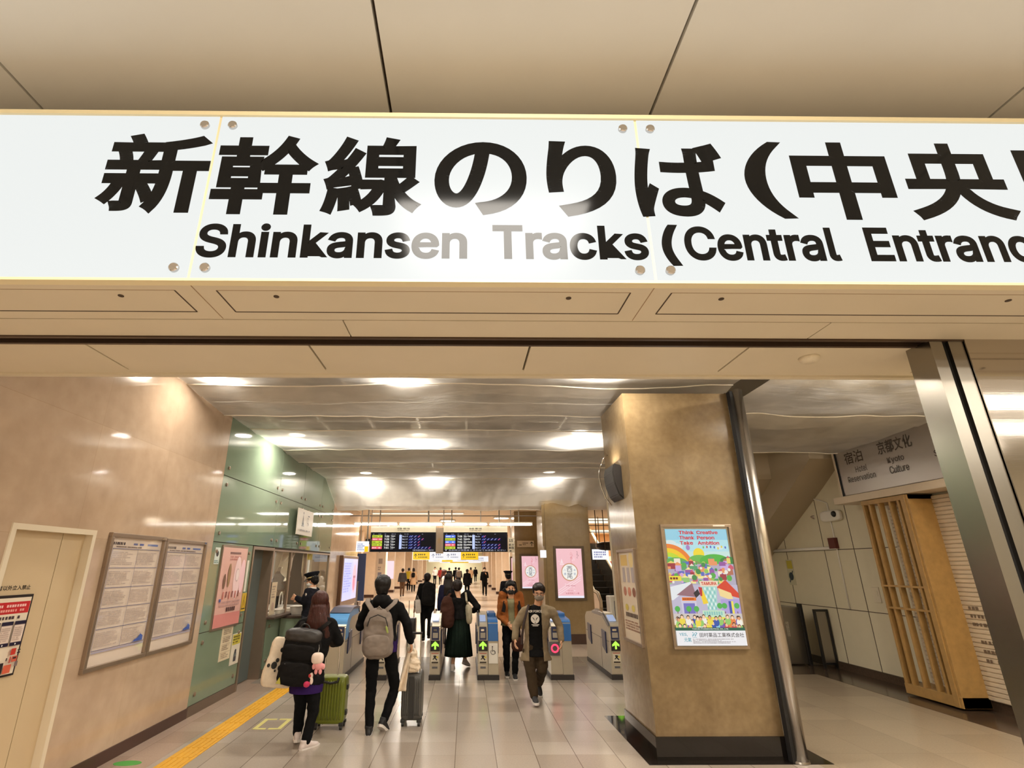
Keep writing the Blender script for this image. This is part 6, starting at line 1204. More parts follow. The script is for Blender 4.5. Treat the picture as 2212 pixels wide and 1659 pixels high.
def person(label, J, top=None, bottom=None, hair='short', hairm=None, shoe_m=None, sole_m=None, near=True, group=None, sleeves=True, skirt=None, coat_hem=0.06, coat_e=0.022, mask=None, open_front=None, shirt=None, glasses=False, leg_ease=0.0, skin=None, flare=0.0, hood=False, hat=None, extra=None, collar=True, bottom_name='trousers', top_name='jacket'):
    s = J['s']; vb = 0.0075 if near else 0.018; vc = 0.013 if near else 0.022
    t = thing('person', label, 'person', tuple(J['base']), group)
    bm = NB(); h = head_shapes(bm, J, near); loft(bm, torso_rings(J), 20)
    for S, sd in (('L', -1), ('R', 1)):
        limb(bm, [J['sh' + S], J['el' + S], J['wr' + S]], [0.046 * s, 0.036 * s, 0.025 * s])
        if near: hand(bm, J['wr' + S], J['el' + S], J, sd, J['curl'])
        else: d = (J['wr' + S] - J['el' + S]).normalized(); tube(bm, [J['wr' + S], J['wr' + S] + d * 0.15 * s], [0.035 * s, 0.03 * s], 8)
        limb(bm, [J['hi' + S], J['kn' + S], J['an' + S]], [0.078 * s, 0.05 * s, 0.034 * s])
    body = remesh(bm, vb, 2 if near else 1); ob('body', body, skin or M_SKIN, t, smooth=True)
    if near and mask is not False:
        M = headmat(J)
        for sx in (-1, 1):
            bm = NB(); ell(bm, h(0.031 * sx, 0.080, 0.008), (0.0125 * s, 0.006 * s, 0.0042 * s), M, 12, 8); ob('eye', bm, M_EYE, t, smooth=True)
    # legs
    if skirt:
        zt, zh, r0, r1 = skirt['top'], skirt['hem'], skirt['r0'], skirt['r1']; c = J['pel']; rings = []
        bm = NB(); n = 72; g = []
        for k in range(13):
            f_ = k / 12; z = zt + (zh - zt) * f_; rr_ = r0 + (r1 - r0) * f_ ** 0.8; ring = []
            for j in range(n):
                a_ = 2 * pi * j / n; pl = 1 + (0.02 + 0.035 * f_) * sin(a_ * skirt.get('pleats', 18)) + 0.03 * f_ * MN.noise(V((cos(a_) * 2, sin(a_) * 2, z)))
                q = J['r'] * cos(a_) * rr_ * pl + J['f'] * sin(a_) * rr_ * 0.72 * pl; ring.append(bm.verts.new(V((c.x, c.y, z)) + q + J['f'] * 0.02 * f_))
            g.append(ring)
        for r0_, r1_ in zip(g, g[1:]):
            for j in range(n): bm.faces.new((r0_[j], r1_[j], r1_[(j + 1) % n], r0_[(j + 1) % n]))
        bm.faces.new(g[0]); o = ob('skirt', bm, bottom, t, smooth=True); md = o.modifiers.new('thick', 'SOLIDIFY'); md.thickness = 0.006
    else:
        bm = NB(); e = leg_ease
        loft(bm, [(J['pel'] - V((0, 0, 0.1 * s)), J['r'] * (0.165 * s * J['wid'] + e), J['f'] * (0.115 * s + e)), (J['pel'], J['r'] * (0.172 * s * J['wid'] + e * 0.5), J['f'] * (0.125 * s + e * 0.5)), (J['pel'] + V((0, 0, 0.1 * s)), J['r'] * (0.15 * s), J['f'] * (0.112 * s))], 20)
        for S in 'LR':
            k0 = J['hi' + S]; kn = J['kn' + S]; an = J['an' + S]; mid = kn.lerp(an, 0.5)
            limb(bm, [k0, k0.lerp(kn, 0.5), kn, mid, an.lerp(kn, 0.04)], [0.092 * s + e, 0.082 * s + e, 0.066 * s + e, 0.062 * s + e, 0.056 * s + e * 0.9])
        ob(bottom_name, remesh(bm, vc, 3 if near else 1, 0.010 if near else 0, 8, J['base'].x), bottom, t, smooth=True)
    # upper clothes
    bm = NB(); e = coat_e; loft(bm, torso_rings(J, e, coat_hem * s, flare, collar), 24)
    for S, sd in (('L', -1), ('R', 1)):
        sh, el_, wr = J['sh' + S], J['el' + S], J['wr' + S]
        if sleeves: limb(bm, [sh, sh.lerp(el_, 0.5), el_, el_.lerp(wr, 0.5), wr.lerp(el_, 0.04)], [0.060 * s + e * 0.4, 0.052 * s + e * 0.55, 0.047 * s + e * 0.6, 0.042 * s + e * 0.6, 0.036 * s + e * 0.6])
        else: limb(bm, [sh, sh.lerp(el_, 0.55)], [0.064 * s + e * 0.5, 0.058 * s + e * 0.5])
        limb(bm, [J['nek'].lerp(sh, 0.25 if collar else 0.5) - V((0, 0, 0.02)), sh], [0.055 * s, 0.060 * s + e * 0.4])
    if collar: tube(bm, [J['nek'] - V((0, 0, 0.05)), J['nek'] + V((0, 0, 0.028 * s))], [0.085 * s, 0.068 * s], 16)
    if hood: M = headmat(J); ell(bm, J['nek'] - J['f'] * 0.085 * s + V((0, 0, -0.01)), (0.12 * s, 0.075 * s, 0.085 * s), Matrix((J['r'], J['f'], V((0, 0, 1)))).transposed()); tube(bm, [J['nek'] + V((0, 0, -0.04)), J['nek'] + V((0, 0, 0.06 * s))], [0.1 * s, 0.08 * s], 16)
    b = remesh(bm, vc, 3 if near else 1, 0.011 if near else 0, 7.5, J['base'].y)
    if open_front:
        # cut the front opening, keep a thick cloth edge
        kill = []
        for fc in b.faces:
            c = fc.calc_center_median() - J['pel']; fw = c.dot(J['f']); sw = c.dot(J['r']); hgt = c.z / s
            if fw > (0.03 if hgt < 0.4 else 0.0) and open_front[0] + open_front[2] * hgt < sw / s < open_front[1] + open_front[3] * hgt and c.z < J['nek'].z - J['pel'].z + 0.035: kill.append(fc)
        bmesh.ops.delete(b, geom=kill, context='FACES')
        for v in b.verts:
            if any(len(e_.link_faces) == 1 for e_ in v.link_edges):
                c = v.co - J['pel']; hgt = c.z / s; fw = c.dot(J['f'])
                if c.z > J['nek'].z - J['pel'].z - 0.01 or fw < 0.0: continue
                sw = c.dot(J['r']) / s; lo = open_front[0] + open_front[2] * hgt; hi = open_front[1] + open_front[3] * hgt
                tgt = lo if abs(sw - lo) < abs(sw - hi) else hi
                if abs(sw - tgt) < 0.03: v.co += J['r'] * ((tgt - sw) * s)
    o = ob(top_name, b, top, t, smooth=True)
    if open_front:
        md = o.modifiers.new('thick', 'SOLIDIFY'); md.thickness = 0.008; md.offset = -1
        bm = NB(); loft(bm, torso_rings(J, 0.007, 0.09 * s, 0.022 + leg_ease), 24); tube(bm, [J['nek'] - V((0, 0, 0.05)), J['nek'] + V((0, 0, 0.012 * s))], [0.078 * s, 0.066 * s], 16); ob('shirt', remesh(bm, vc, 2, 0.003, 8), shirt, t, smooth=True)
    # hair
    hm = hairm or M_HAIRB; M = headmat(J); bm = NB()
    def E(p, r): ell(bm, h(*p), tuple(q * s * HS * 1.08 for q in r), M, 20, 14)
    if hair in ('short', 'crop'):
        E((0, -0.028, 0.045), (0.086, 0.092, 0.084)); E((0, 0.03, 0.085), (0.072, 0.06, 0.042)); E((0, -0.06, 0.0), (0.074, 0.055, 0.07)); E((-0.068, -0.02, 0.03), (0.02, 0.045, 0.05)); E((0.068, -0.02, 0.03), (0.02, 0.045, 0.05))
        if hair == 'short': E((0, -0.055, -0.045), (0.062, 0.048, 0.055)); E((-0.04, 0.062, 0.07), (0.032, 0.03, 0.03)); E((0.03, 0.066, 0.075), (0.036, 0.028, 0.028))
    elif hair == 'bob':
        E((0, -0.028, 0.042), (0.09, 0.098, 0.09)); E((0, -0.05, -0.04), (0.088, 0.07, 0.085)); E((-0.07, -0.01, -0.03), (0.026, 0.05, 0.075)); E((0.07, -0.01, -0.03), (0.026, 0.05, 0.075)); E((0, 0.045, 0.08), (0.07, 0.045, 0.04))
    elif hair in ('long', 'longspread'):
        E((0, -0.025, 0.042), (0.09, 0.1, 0.09)); E((0, 0.045, 0.08), (0.07, 0.045, 0.04)); wide = 1.0 if hair == 'long' else 1.85; ln = 0.34 if hair == 'long' else 0.36
        back = -J['f']; base = h(0, -0.06, -0.02); rings = []
        for k in range(7):
            f_ = k / 6; rings.append((base - V((0, 0, ln * s * f_)) + back * (0.015 + 0.055 * min(1, f_ * 2)) * s, J['r'] * (0.088 + 0.055 * wide * f_ * (1 - 0.45 * f_)) * s, J['f'] * (0.068 - 0.025 * f_) * s))
        loft(bm, rings, 20)
        for sx in (-1, 1): limb(bm, [h(0.075 * sx, 0.0, 0.0), h(0.088 * sx, -0.01, -0.1), J['shL' if sx < 0 else 'shR'].lerp(h(0.09 * sx, -0.02, -0.2), 0.55)], [0.03 * s, 0.034 * s, 0.026 * s], 10)
        if hair == 'longspread':
            for k in range(11):
                a_ = -1 + 2 * k / 10; p0 = base - V((0, 0, ln * 0.55 * s)) + J['r'] * 0.11 * a_ * s + back * 0.06 * s; limb(bm, [p0, p0 - V((0, 0, 0.12 * s)) + J['r'] * 0.035 * a_ * s, p0 - V((0, 0, (0.2 + 0.06 * sin(k * 2.3)) * s)) + J['r'] * 0.05 * a_ * s + back * 0.01], [0.024 * s, 0.016 * s, 0.006 * s], 7)
    if hair: ob('hair', remesh(bm, 0.009 if near else 0.016, 2, 0.008 if near else 0, 42, 0.0, 0.12), hm, t, smooth=True)
    if mask:
        bm = NB(); E2 = lambda p, r: ell(bm, h(*p), tuple(q * s * HS for q in r), M, 20, 14)
        E2((0, 0.030, -0.050), (0.067, 0.082, 0.052)); E2((0, 0.060, -0.03), (0.042, 0.058, 0.028))
        for sx in (-1, 1): tube(bm, [h(0.06 * sx, 0.05, -0.02), h(0.078 * sx, 0.0, 0.012)], 0.004, 6)
        ob('face_mask', remesh(bm, 0.008, 2), mask, t, smooth=True)
    if glasses:
        bm = NB()
        for sx in (-1, 1):
            tube(bm, [h(0.033 * sx + 0.023 * cos(k * pi / 8), 0.098, 0.004 + 0.017 * sin(k * pi / 8)) for k in range(17)], 0.0022, 6); tube(bm, [h(0.056 * sx, 0.098, 0.008), h(0.078 * sx, 0.0, 0.012)], 0.0022, 6)
        tube(bm, [h(-0.01, 0.099, 0.008), h(0.01, 0.099, 0.008)], 0.0022, 6); ob('glasses', bm, M_BLACK, t)
    if hat:
        bm = NB(); hs_ = s; s = s * HS * 1.04; rings = [(h(0, -0.012, 0.045), M @ V((0.086 * s, 0, 0)), M @ V((0, 0.104 * s, 0))), (h(0, -0.012, 0.085), M @ V((0.088 * s, 0, 0)), M @ V((0, 0.106 * s, 0))), (h(0, -0.005, 0.125), M @ V((0.122 * s, 0, 0)), M @ V((0, 0.138 * s, 0))), (h(0, -0.008, 0.142), M @ V((0.115 * s, 0, 0)), M @ V((0, 0.13 * s, 0))), (h(0, -0.012, 0.150), M @ V((0.07 * s, 0, 0)), M @ V((0, 0.08 * s, 0)))]
        loft(bm, rings, 28); cap = ob('peaked_cap', bm, hat, t, smooth=True)
        bm = NB(); loft(bm, [(h(0, -0.012, 0.048), M @ V((0.0885 * s, 0, 0)), M @ V((0, 0.1065 * s, 0))), (h(0, -0.012, 0.066), M @ V((0.0895 * s, 0, 0)), M @ V((0, 0.1075 * s, 0)))], 28, False); ob('hat_band', bm, mat('gold_band', rgb(170, 150, 100), 0.4), cap)
        bm = NB(); prism(bm, [h(0.075 * cos(pi * k / 10), 0.075 + 0.075 * sin(pi * k / 10), 0.04 - 0.03 * sin(pi * k / 10)) for k in range(11)], M @ V((0, 0, 0.006))); ob('visor', bm, M_BLACK, cap); s = hs_
    sm = shoe_m or M_SHOEB
    for S in 'LR':
        if near: shoe(J, S, t, sm, sole_m or M_SOLE)
        else:
            an = J['an' + S]; f = J['to' + S] or J['f']; bm = NB(); superbox(bm, V((an.x, an.y, an.z - 0.04 * s)) + f * 0.05 * s, (V((f.y, -f.x, 0)), f, V((0, 0, 1))), (0.045 * s, 0.125 * s, 0.045 * s), 3, 12, 8); ob('shoe', bm, sm, t, smooth=True)
    J['h'] = h
    return t
# ------------------------------------------------------------------ the people by the gates
BLK = cloth('black_cloth', (15, 14, 14)); BLK2 = cloth('black_trouser_cloth', (12, 12, 13)); PUR = cloth('purple_cloth', (44, 24, 78))
NAVYC = cloth('navy_cloth', (30, 30, 52)); GRYC = cloth('grey_cloth', (70, 66, 66)); WHC = cloth('white_cloth', (214, 204, 194)); DKGRN = cloth('dark_green_skirt_cloth', (14, 26, 19))
RUST = cloth('rust_corduroy', (136, 78, 36)); SAGE = cloth('sage_shirt_cloth', (122, 118, 88)); TAUPE = cloth('taupe_jacket_cloth', (134, 118, 94)); OLIVE = cloth('dark_olive_trouser_cloth', (58, 46, 32)); BEIGE = cloth('beige_coat_cloth', (196, 160, 124))
REDC = cloth('red_cloth', (130, 40, 34)); DENIM = cloth('pale_denim', (134, 138, 148)); BROWNC = cloth('brown_cloth', (96, 70, 50)); YELC = cloth('yellow_vest_cloth', (200, 180, 60)); BAGGREY = cloth('grey_bag_canvas', (128, 116, 106)); BAGBLK = cloth('black_bag_nylon', (22, 20, 19)); BAGBRN = cloth('brown_bag_leather', (58, 34, 26)); CANVAS = cloth('cream_canvas', (226, 208, 184))
M_MASKB = mat('black_mask', rgb(16, 15, 15), 0.7); M_MASKG = mat('grey_mask', rgb(134, 122, 108), 0.8); M_MASKW = mat('white_mask', rgb(220, 216, 210), 0.8)

AX = (V((1, 0, 0)), V((0, 1, 0)), V((0, 0, 1)))
def axes(yaw, tilt=0.0):
    r = V((cos(yaw), sin(yaw), 0)); f = V((-sin(yaw), cos(yaw), 0)); u = V((0, 0, 1))
    return (r * cos(tilt) + u * sin(tilt), f, u * cos(tilt) - r * sin(tilt))
def strap(pts, w, th, axis):
    bm = NB(); a = V(axis).normalized(); rings = []
    for i, p in enumerate(pts):
        p = V(p); d = (V(pts[min(i + 1, len(pts) - 1)]) - V(pts[max(i - 1, 0)])).normalized(); b = d.cross(a).normalized(); aa = b.cross(d).normalized(); rings.append((p, aa * (w / 2), b * (th / 2)))
    loft(bm, rings, 10); return bm

# man with the grey backpack
J = J_make(-1.0, 6.85, 1.69, 0.04)
J.update(hed=at(827, 1268, 6.9), nek=at(827, 1296, 6.87), shL=at(794, 1310, 6.87), shR=at(861, 1311, 6.87), elL=at(779, 1352, 6.9), wrL=at(800, 1345, 7.2), elR=at(879, 1348, 6.85), wrR=at(887, 1386, 6.92),
         knL=at(801, 1492, 6.95), anL=at(797, 1572, 6.8), knR=at(853, 1488, 7.0), anR=at(829, 1557, 6.92), ftR=0.55, toL=V((-0.1, 1, 0)), toR=V((0.35, 1, 0)), curl=0.75)
person('man in black walking away with a grey backpack towards the gates', J, BLK, BLK2, 'short', near=True, hood=True, shoe_m=M_SHOEB, coat_hem=0.0, leg_ease=-0.004)
PURP = bpy.data.objects['person']
bm = NB(); loft(bm, [(J['pel'] + V((0, 0, 0.03)), J['r'] * 0.186, J['f'] * 0.142), (J['pel'] - V((0, 0, 0.05)), J['r'] * 0.190, J['f'] * 0.147), (J['pel'] - V((0, 0, 0.10)), J['r'] * 0.186, J['f'] * 0.145)], 28, False); ob('shirt_hem', bm, PUR, PURP, 'purple shirt hem', smooth=True)
t = thing('backpack', 'grey canvas backpack worn by the man in black', 'backpack', tuple(at(817, 1410, 6.68)))
A = axes(0.05, 0.03); c = at(817, 1368, 6.66)
bm = NB(); superbox(bm, c, A, (0.175, 0.085, 0.27), 3.2, taper=0.10); ob('bag_body', remesh(bm, 0.012, 1, 0.012, 7, 3), BAGGREY, t, smooth=True)
bm = NB(); superbox(bm, c + V((0.0, -0.07, -0.12)), A, (0.15, 0.05, 0.115), 3.2); ob('front_pocket', remesh(bm, 0.010, 1, 0.006, 9, 5), BAGGREY, t, smooth=True)
bm = NB(); tube(bm, [c + V((-0.12, -0.085, 0.08)), c + V((-0.09, -0.092, 0.17)), c + V((0, -0.095, 0.205)), c + V((0.09, -0.092, 0.17)), c + V((0.12, -0.085, 0.08))], 0.006, 6); ob('zip', bm, M_BLACK, t)
for sx, top in ((-1, at(793, 1300, 6.86)), (1, at(858, 1301, 6.86))):
    ob('shoulder_strap', strap([c + V((0.075 * sx, -0.02, 0.24)), top + V((-0.02 * sx, -0.09, 0.0)), top + V((-0.015 * sx, 0.0, 0.035)), top + V((-0.01 * sx, 0.09, -0.02))], 0.062, 0.016, (1, 0, 0)), BAGGREY, t, smooth=True)
bm = NB(); tube(bm, [c + V((-0.035, -0.03, 0.255)), c + V((0, -0.035, 0.29)), c + V((0.035, -0.03, 0.255))], 0.008, 8); ob('grab_handle', bm, BAGGREY, t)
bm = NB(); superbox(bm, c + V((0.115, -0.115, 0.05)), axes(0, 0.3), (0.012, 0.008, 0.04), 3, 12, 8); ob('tag_charm', bm, mat('lime_charm', rgb(150, 164, 80), 0.4), t)

# woman with the long red-brown hair
J = J_make(-1.66, 6.35, 1.55, 0.12, 0.96)
J.update(hed=at(692, 1303, 6.45), nek=at(690, 1330, 6.42), shL=at(655, 1350, 6.36), shR=at(717, 1350, 6.42), elR=at(731, 1384, 6.5), wrR=at(719, 1389, 6.8), elL=at(624, 1385, 6.38), wrL=at(632, 1392, 6.6), che=at(680, 1385, 6.4), pel=at(663, 1468, 6.36),
         hiL=at(651, 1475, 6.36), hiR=at(677, 1475, 6.36), knL=at(648, 1532, 6.42), anL=at(643, 1583, 6.46), knR=at(677, 1535, 6.36), anR=at(660, 1602, 6.3), toL=V((-0.3, 1, 0)), toR=V((0.55, 0.8, 0)), ftL=0.1, curl=0.9)
person('woman with long red-brown hair and black coat at the green suitcase', J, BLK, BLK2, 'longspread', M_HAIRR, near=True, coat_hem=0.05, shoe_m=M_SHOEW, coat_e=0.03)
bm = NB(); loft(bm, [(J['pel'] + V((0, 0, 0.0)), J['r'] * 0.176, J['f'] * 0.142), (J['pel'] - V((0, 0, 0.06)), J['r'] * 0.178, J['f'] * 0.147), (J['pel'] - V((0, 0, 0.115)), J['r'] * 0.172, J['f'] * 0.142)], 28, False); ob('shirt_hem', bm, PUR, bpy.data.objects['person.001'], 'purple shirt hem', smooth=True)
t = thing('backpack', 'large black roll-top backpack worn by the woman with red-brown hair', 'backpack', tuple(at(648, 1480, 6.2)))
A = axes(0.1, -0.10); c = at(649, 1420, 6.17)
bm = NB(); superbox(bm, c, A, (0.19, 0.10, 0.26), 4, taper=-0.03); ob('bag_body', remesh(bm, 0.012, 1, 0.012, 7, 9), BAGBLK, t, smooth=True)
bm = NB(); superbox(bm, c + A[2] * 0.215 + V((0, -0.03, 0)), A, (0.195, 0.09, 0.07), 3); ob('roll_top', remesh(bm, 0.010, 1, 0.008, 9), mat('black_bag_flap', rgb(40, 35, 32), 0.5), t, smooth=True)
bm = NB(); superbox(bm, c + A[2] * -0.14 + V((0, -0.09, 0)), A, (0.175, 0.045, 0.115), 4); ob('front_pocket', remesh(bm, 0.010, 1, 0.006, 9), BAGBLK, t, smooth=True)
bm = NB(); superbox(bm, c + A[2] * 0.06 + V((0, -0.095, 0)), A, (0.165, 0.03, 0.075), 4); ob('flap_pocket', remesh(bm, 0.010, 1, 0.006, 9), BAGBLK, t, smooth=True)
bm = NB(); tube(bm, [c + A[2] * 0.27 + A[0] * (0.05 * cos(k * pi / 8)) + V((0, -0.02, 0.055 * sin(k * pi / 8))) for k in range(9)], 0.008, 8); ob('grab_handle', bm, M_BLACK, t)
for sx in (-1, 1): ob('shoulder_strap', strap([c + A[0] * 0.1 * sx + A[2] * 0.24 + V((0, 0.08, 0)), at(655 if sx < 0 else 712, 1343, 6.30), at(655 if sx < 0 else 712, 1346, 6.46)], 0.055, 0.016, (1, 0, 0)), BAGBLK, t, smooth=True)
bm = NB(); prism(bm, [c + A[2] * -0.2 + A[0] * a_ + A[2] * b_ + V((0, -0.147, 0)) for a_, b_ in ((-0.16, -0.03), (-0.11, -0.03), (-0.13, 0.03))], (0, -0.003, 0)); ob('yellow_patch', bm, mat('yellow_patch', rgb(170, 160, 60), 0.6), t, 'small yellow triangle patch')
# plush charms hung on the backpack
t = thing('plush_charm', 'white and pink plush doll charm hanging on the black backpack', 'charm', tuple(at(686, 1452, 6.08)))
h0 = at(686, 1422, 6.08); b0 = at(688, 1440, 6.08); PW = mat('white_plush', rgb(226, 204, 190), 0.9); PP = mat('pink_plush', rgb(222, 150, 150), 0.9)
bm = NB(); superbox(bm, h0, AX, (0.062, 0.045, 0.055), 2.8, 18, 12); ob('head', bm, PW, t, smooth=True)
bm = NB(); ell(bm, b0 + V((0, 0, 0.01)), (0.045, 0.035, 0.045)); ell(bm, b0 + V((-0.05, 0, 0.0)), (0.018, 0.018, 0.03)); ell(bm, b0 + V((0.05, 0, 0.0)), (0.018, 0.018, 0.03)); ob('body', remesh(bm, 0.006, 1), PP, t, smooth=True)
for sx in (-1, 1): bm = NB(); ell(bm, b0 + V((0.022 * sx, 0, -0.045)), (0.018, 0.02, 0.028)); ob('leg', bm, PP, t, smooth=True)
bm = NB(); tube(bm, [h0 + V((0, 0, 0.05)), h0 + V((0.005, 0.01, 0.09)), h0 + V((-0.01, 0.05, 0.12))], 0.005, 6); ob('cord', bm, M_STEELD, t)
t = thing('plush_charm', 'small white doll charm with a red dot and a pink pompom on the black backpack', 'charm', tuple(at(668, 1478, 6.08)))
h0 = at(670, 1459, 6.08); bm = NB(); ell(bm, h0, (0.032, 0.025, 0.032)); ell(bm, h0 + V((0.018, 0, -0.05)), (0.018, 0.016, 0.035)); ob('doll', remesh(bm, 0.005, 1), PW, t, smooth=True)
bm = NB(); ell(bm, h0 + V((0, -0.022, 0.0)), (0.016, 0.006, 0.017)); ob('red_dot', bm, mat('red_dot', rgb(170, 40, 40), 0.6), t)
bm = NB(); ell(bm, h0 + V((-0.028, -0.005, -0.075)), (0.036, 0.034, 0.034)); ob('pompom', bm, mat('magenta_pompom', rgb(190, 50, 90), 0.9), t, smooth=True)
bm = NB(); tube(bm, [h0 + V((0, 0, 0.03)), h0 + V((-0.01, 0.0, 0.07)), h0 + V((-0.03, 0.02, 0.1))], 0.005, 6); tube(bm, [h0 + V((-0.03, 0, -0.045)), h0 + V((-0.035, 0.0, 0.05)), h0 + V((-0.03, 0.02, 0.1))], 0.004, 6); ob('chain', bm, M_CHROME, t)
# white tote with spots
t = thing('tote_bag', 'white canvas tote bag with black spots hanging at the left of the black backpack', 'bag', tuple(at(606, 1478, 6.22)))
c = at(607, 1430, 6.24); A = axes(0.5, -0.16)
bm = NB(); superbox(bm, c, A, (0.15, 0.045, 0.24), 7, taper=0.10); ob('bag_body', remesh(bm, 0.011, 1, 0.009, 6, 2), CANVAS, t, smooth=True)
bm = NB(); r = random.Random(2)
for a_, b_, q in ((0.04, 0.08, 0.02), (0.1, 0.05, 0.026), (0.07, 0.0, 0.02), (0.02, -0.02, 0.018), (0.11, -0.03, 0.02), (0.13, 0.1, 0.016), (0.0, -0.07, 0.03), (-0.05, -0.075, 0.016), (0.06, -0.09, 0.024), (0.02, -0.12, 0.01)):
    p = c + A[0] * (a_ * 1.1 - 0.075) + A[2] * (b_ + 0.04) - A[1] * 0.058; bm2 = prism(bm, [p + A[0] * q * cos(k * pi / 5) + A[2] * q * 1.2 * sin(k * pi / 5) for k in range(10)], -A[1] * 0.002)
ob('spot_print', bm, M_BLACK, t)
for k in (-1, 1): bm = NB(); tube(bm, [c + A[0] * 0.06 * k + A[2] * 0.2, at(628, 1388, 6.3) + V((0.02 * k, 0, 0)), at(634, 1378, 6.32)], 0.009, 8); ob('handle', bm, CANVAS, t)

# suitcases
def suitcase(label, x0, x1, y0, y1, h, m, trim, handle=None, ribs='x', name='suitcase'):
    t = thing('suitcase', label, 'suitcase', ((x0 + x1) / 2, (y0 + y1) / 2, 0)); z0 = 0.055
    cx, cy, cz = (x0 + x1) / 2, (y0 + y1) / 2, (z0 + h) / 2; hx, hy, hz = (x1 - x0) / 2, (y1 - y0) / 2, (h - z0) / 2
    bm = NB(); superbox(bm, (cx, cy, cz), AX, (hx - 0.006, hy - 0.006, hz), 9, 44, 30); ob('shell', bm, m, t, smooth=True)
    bm = NB(); n = 9
    for k in range(n):
        f = (k + 0.5) / n * 2 - 1; f *= 0.82
        if ribs == 'x':
            tube(bm, [(cx + hx * f, y0 + 0.004, z0 + 0.05), (cx + hx * f, y0 - 0.002, z0 + 0.1), (cx + hx * f, y0 - 0.002, h - 0.09), (cx + hx * f, y0 + 0.006, h - 0.04)], 0.0085, 8)
        else:
            if abs(f) < 0.28: continue
            tube(bm, [(cx + hx * f, y0 + 0.002, z0 + 0.06), (cx + hx * f, y0, z0 + 0.1), (cx + hx * f, y0, h - 0.1), (cx + hx * f, y0 + 0.006, h - 0.05)], 0.008, 8)
    ob('rib', bm, m, t, smooth=True)
    if ribs != 'x':
        ob('centre_band', Bx(cx - 0.03, cx + 0.03, y0 - 0.008, y0 + 0.02, z0 + 0.03, h - 0.03, 0.004), trim, t)
    else:
        bm = NB(); tube(bm, [(cx - 0.09, y0 - 0.004, h - 0.005), (cx - 0.08, y0 - 0.006, h - 0.05), (cx, y0 - 0.006, h - 0.065), (cx + 0.08, y0 - 0.006, h - 0.05), (cx + 0.09, y0 - 0.004, h - 0.005)], 0.014, 8); ob('handle_housing', bm, trim, t, smooth=True)
        for z in (0.3 * h, 0.78 * h): ob('latch', Bx(x1 - 0.008, x1 + 0.012, cy - 0.05, cy + 0.02, z - 0.025, z + 0.025, 0.004), trim, t)
    for sx in (-1, 1):
        for sy in (-1, 1):
            px, py = cx + sx * (hx - 0.035), cy + sy * (hy - 0.035)
            bm = NB(); box(bm, px - 0.025, px + 0.025, py - 0.025, py + 0.025, 0.04, 0.075, 0.006); w_ = ob('caster', bm, trim, t)
            bm = NB(); tube(bm, [(px - 0.014, py, 0.027), (px + 0.014, py, 0.027)], 0.027, 14); ob('wheel', bm, M_BLACK, w_)
    if handle:
        hx0, hx1, hy_, hz_ = handle
        for x in (hx0, hx1): bm = NB(); tube(bm, [(x, hy_, h - 0.02), (x, hy_, hz_ - 0.01)], 0.009, 10); ob('pole', bm, M_CHROME, t)
        bm = NB(); tube(bm, [(hx0 - 0.015, hy_, hz_), (hx1 + 0.015, hy_, hz_)], 0.014, 10); ob('grip', bm, M_BLACK, t)
    return t
suitcase('lime green ribbed hard suitcase with raised handle beside the woman with red-brown hair', -1.76, -1.40, 6.92, 7.15, 0.545, mat('lime_green_shell', rgb(104, 112, 24), 0.3, noise=0.08), M_BLACK, (-1.69, -1.53, 7.03, 0.955))
suitcase('charcoal upright suitcase with a black centre band beside the man with the grey backpack', -0.775, -0.515, 7.05, 7.42, 0.555, mat('charcoal_shell', rgb(76, 74, 70), 0.35, noise=0.06), M_BLACK, (-0.73, -0.56, 7.2, 0.98), 'y')
t = thing('shopping_bag', 'crumpled white shopping bag standing on the charcoal suitcase', 'bag', (-0.66, 7.16, 0.56))
c = at(893, 1427, 7.12); bm = NB(); superbox(bm, c + V((0, 0, -0.045)), AX, (0.085, 0.09, 0.085), 2.4); superbox(bm, c + V((-0.01, 0, 0.05)), axes(0, 0.1), (0.05, 0.05, 0.1), 2.4); b = remesh(bm, 0.008, 1, 0.022, 16, 4); ob('bag_body', b, CANVAS, t, smooth=True)
ob('neck_tie', strap([c + V((-0.02, -0.03, 0.13)), c + V((-0.02, -0.02, 0.17)), c + V((-0.03, 0, 0.2))], 0.05, 0.02, (1, 0, 0)), mat('white_plastic_bag', rgb(226, 220, 210), 0.3), t)
t = thing('cloth_wrap', 'beige cloth strip hanging from the hand of the man with the grey backpack', 'cloth', tuple(at(872, 1494, 7.0)))
bm = NB(); grid(bm, lambda u, v: at(884 - 16 * v + 13 * (u - 0.5) * (0.6 + 0.7 * v), 1398 + 95 * v, 6.98 + 0.025 * sin(u * 7 + v * 5)), 10, 24); o = ob('drape', bm, CANVAS, t, smooth=True); md = o.modifiers.new('thick', 'SOLIDIFY'); md.thickness = 0.006

# woman in the long green skirt
J = J_make(-0.13, 10.45, 1.60, 0.0, 0.95)
J.update(elR=at(1032, 1311, 10.42), wrR=at(1022, 1319, 10.68), elL=at(958, 1312, 10.5), wrL=at(970, 1320, 10.72), anL=at(978, 1437, 10.4), anR=at(1005, 1425, 10.75), knL=V((-0.2, 10.48, 0.45)), knR=V((-0.04, 10.55, 0.45)), ftR=0.3, toR=V((0.5, 1, 0)), curl=0.9)
J['hed'] = at(988, 1268, 10.48); J['nek'] = at(990, 1290, 10.45)
person('woman in a black top and long dark green pleated skirt walking through the gate', J, BLK, DKGRN, 'crop', M_HAIRD, near=True, collar=False, shoe_m=M_SHOEW, skirt=dict(top=0.97, hem=0.24, r0=0.165, r1=0.245, pleats=20), coat_hem=0.02, coat_e=0.028)
t = thing('tote_bag', 'cream shoulder bag on the right side of the woman in the green skirt', 'bag', tuple(at(1014, 1346, 10.35)))
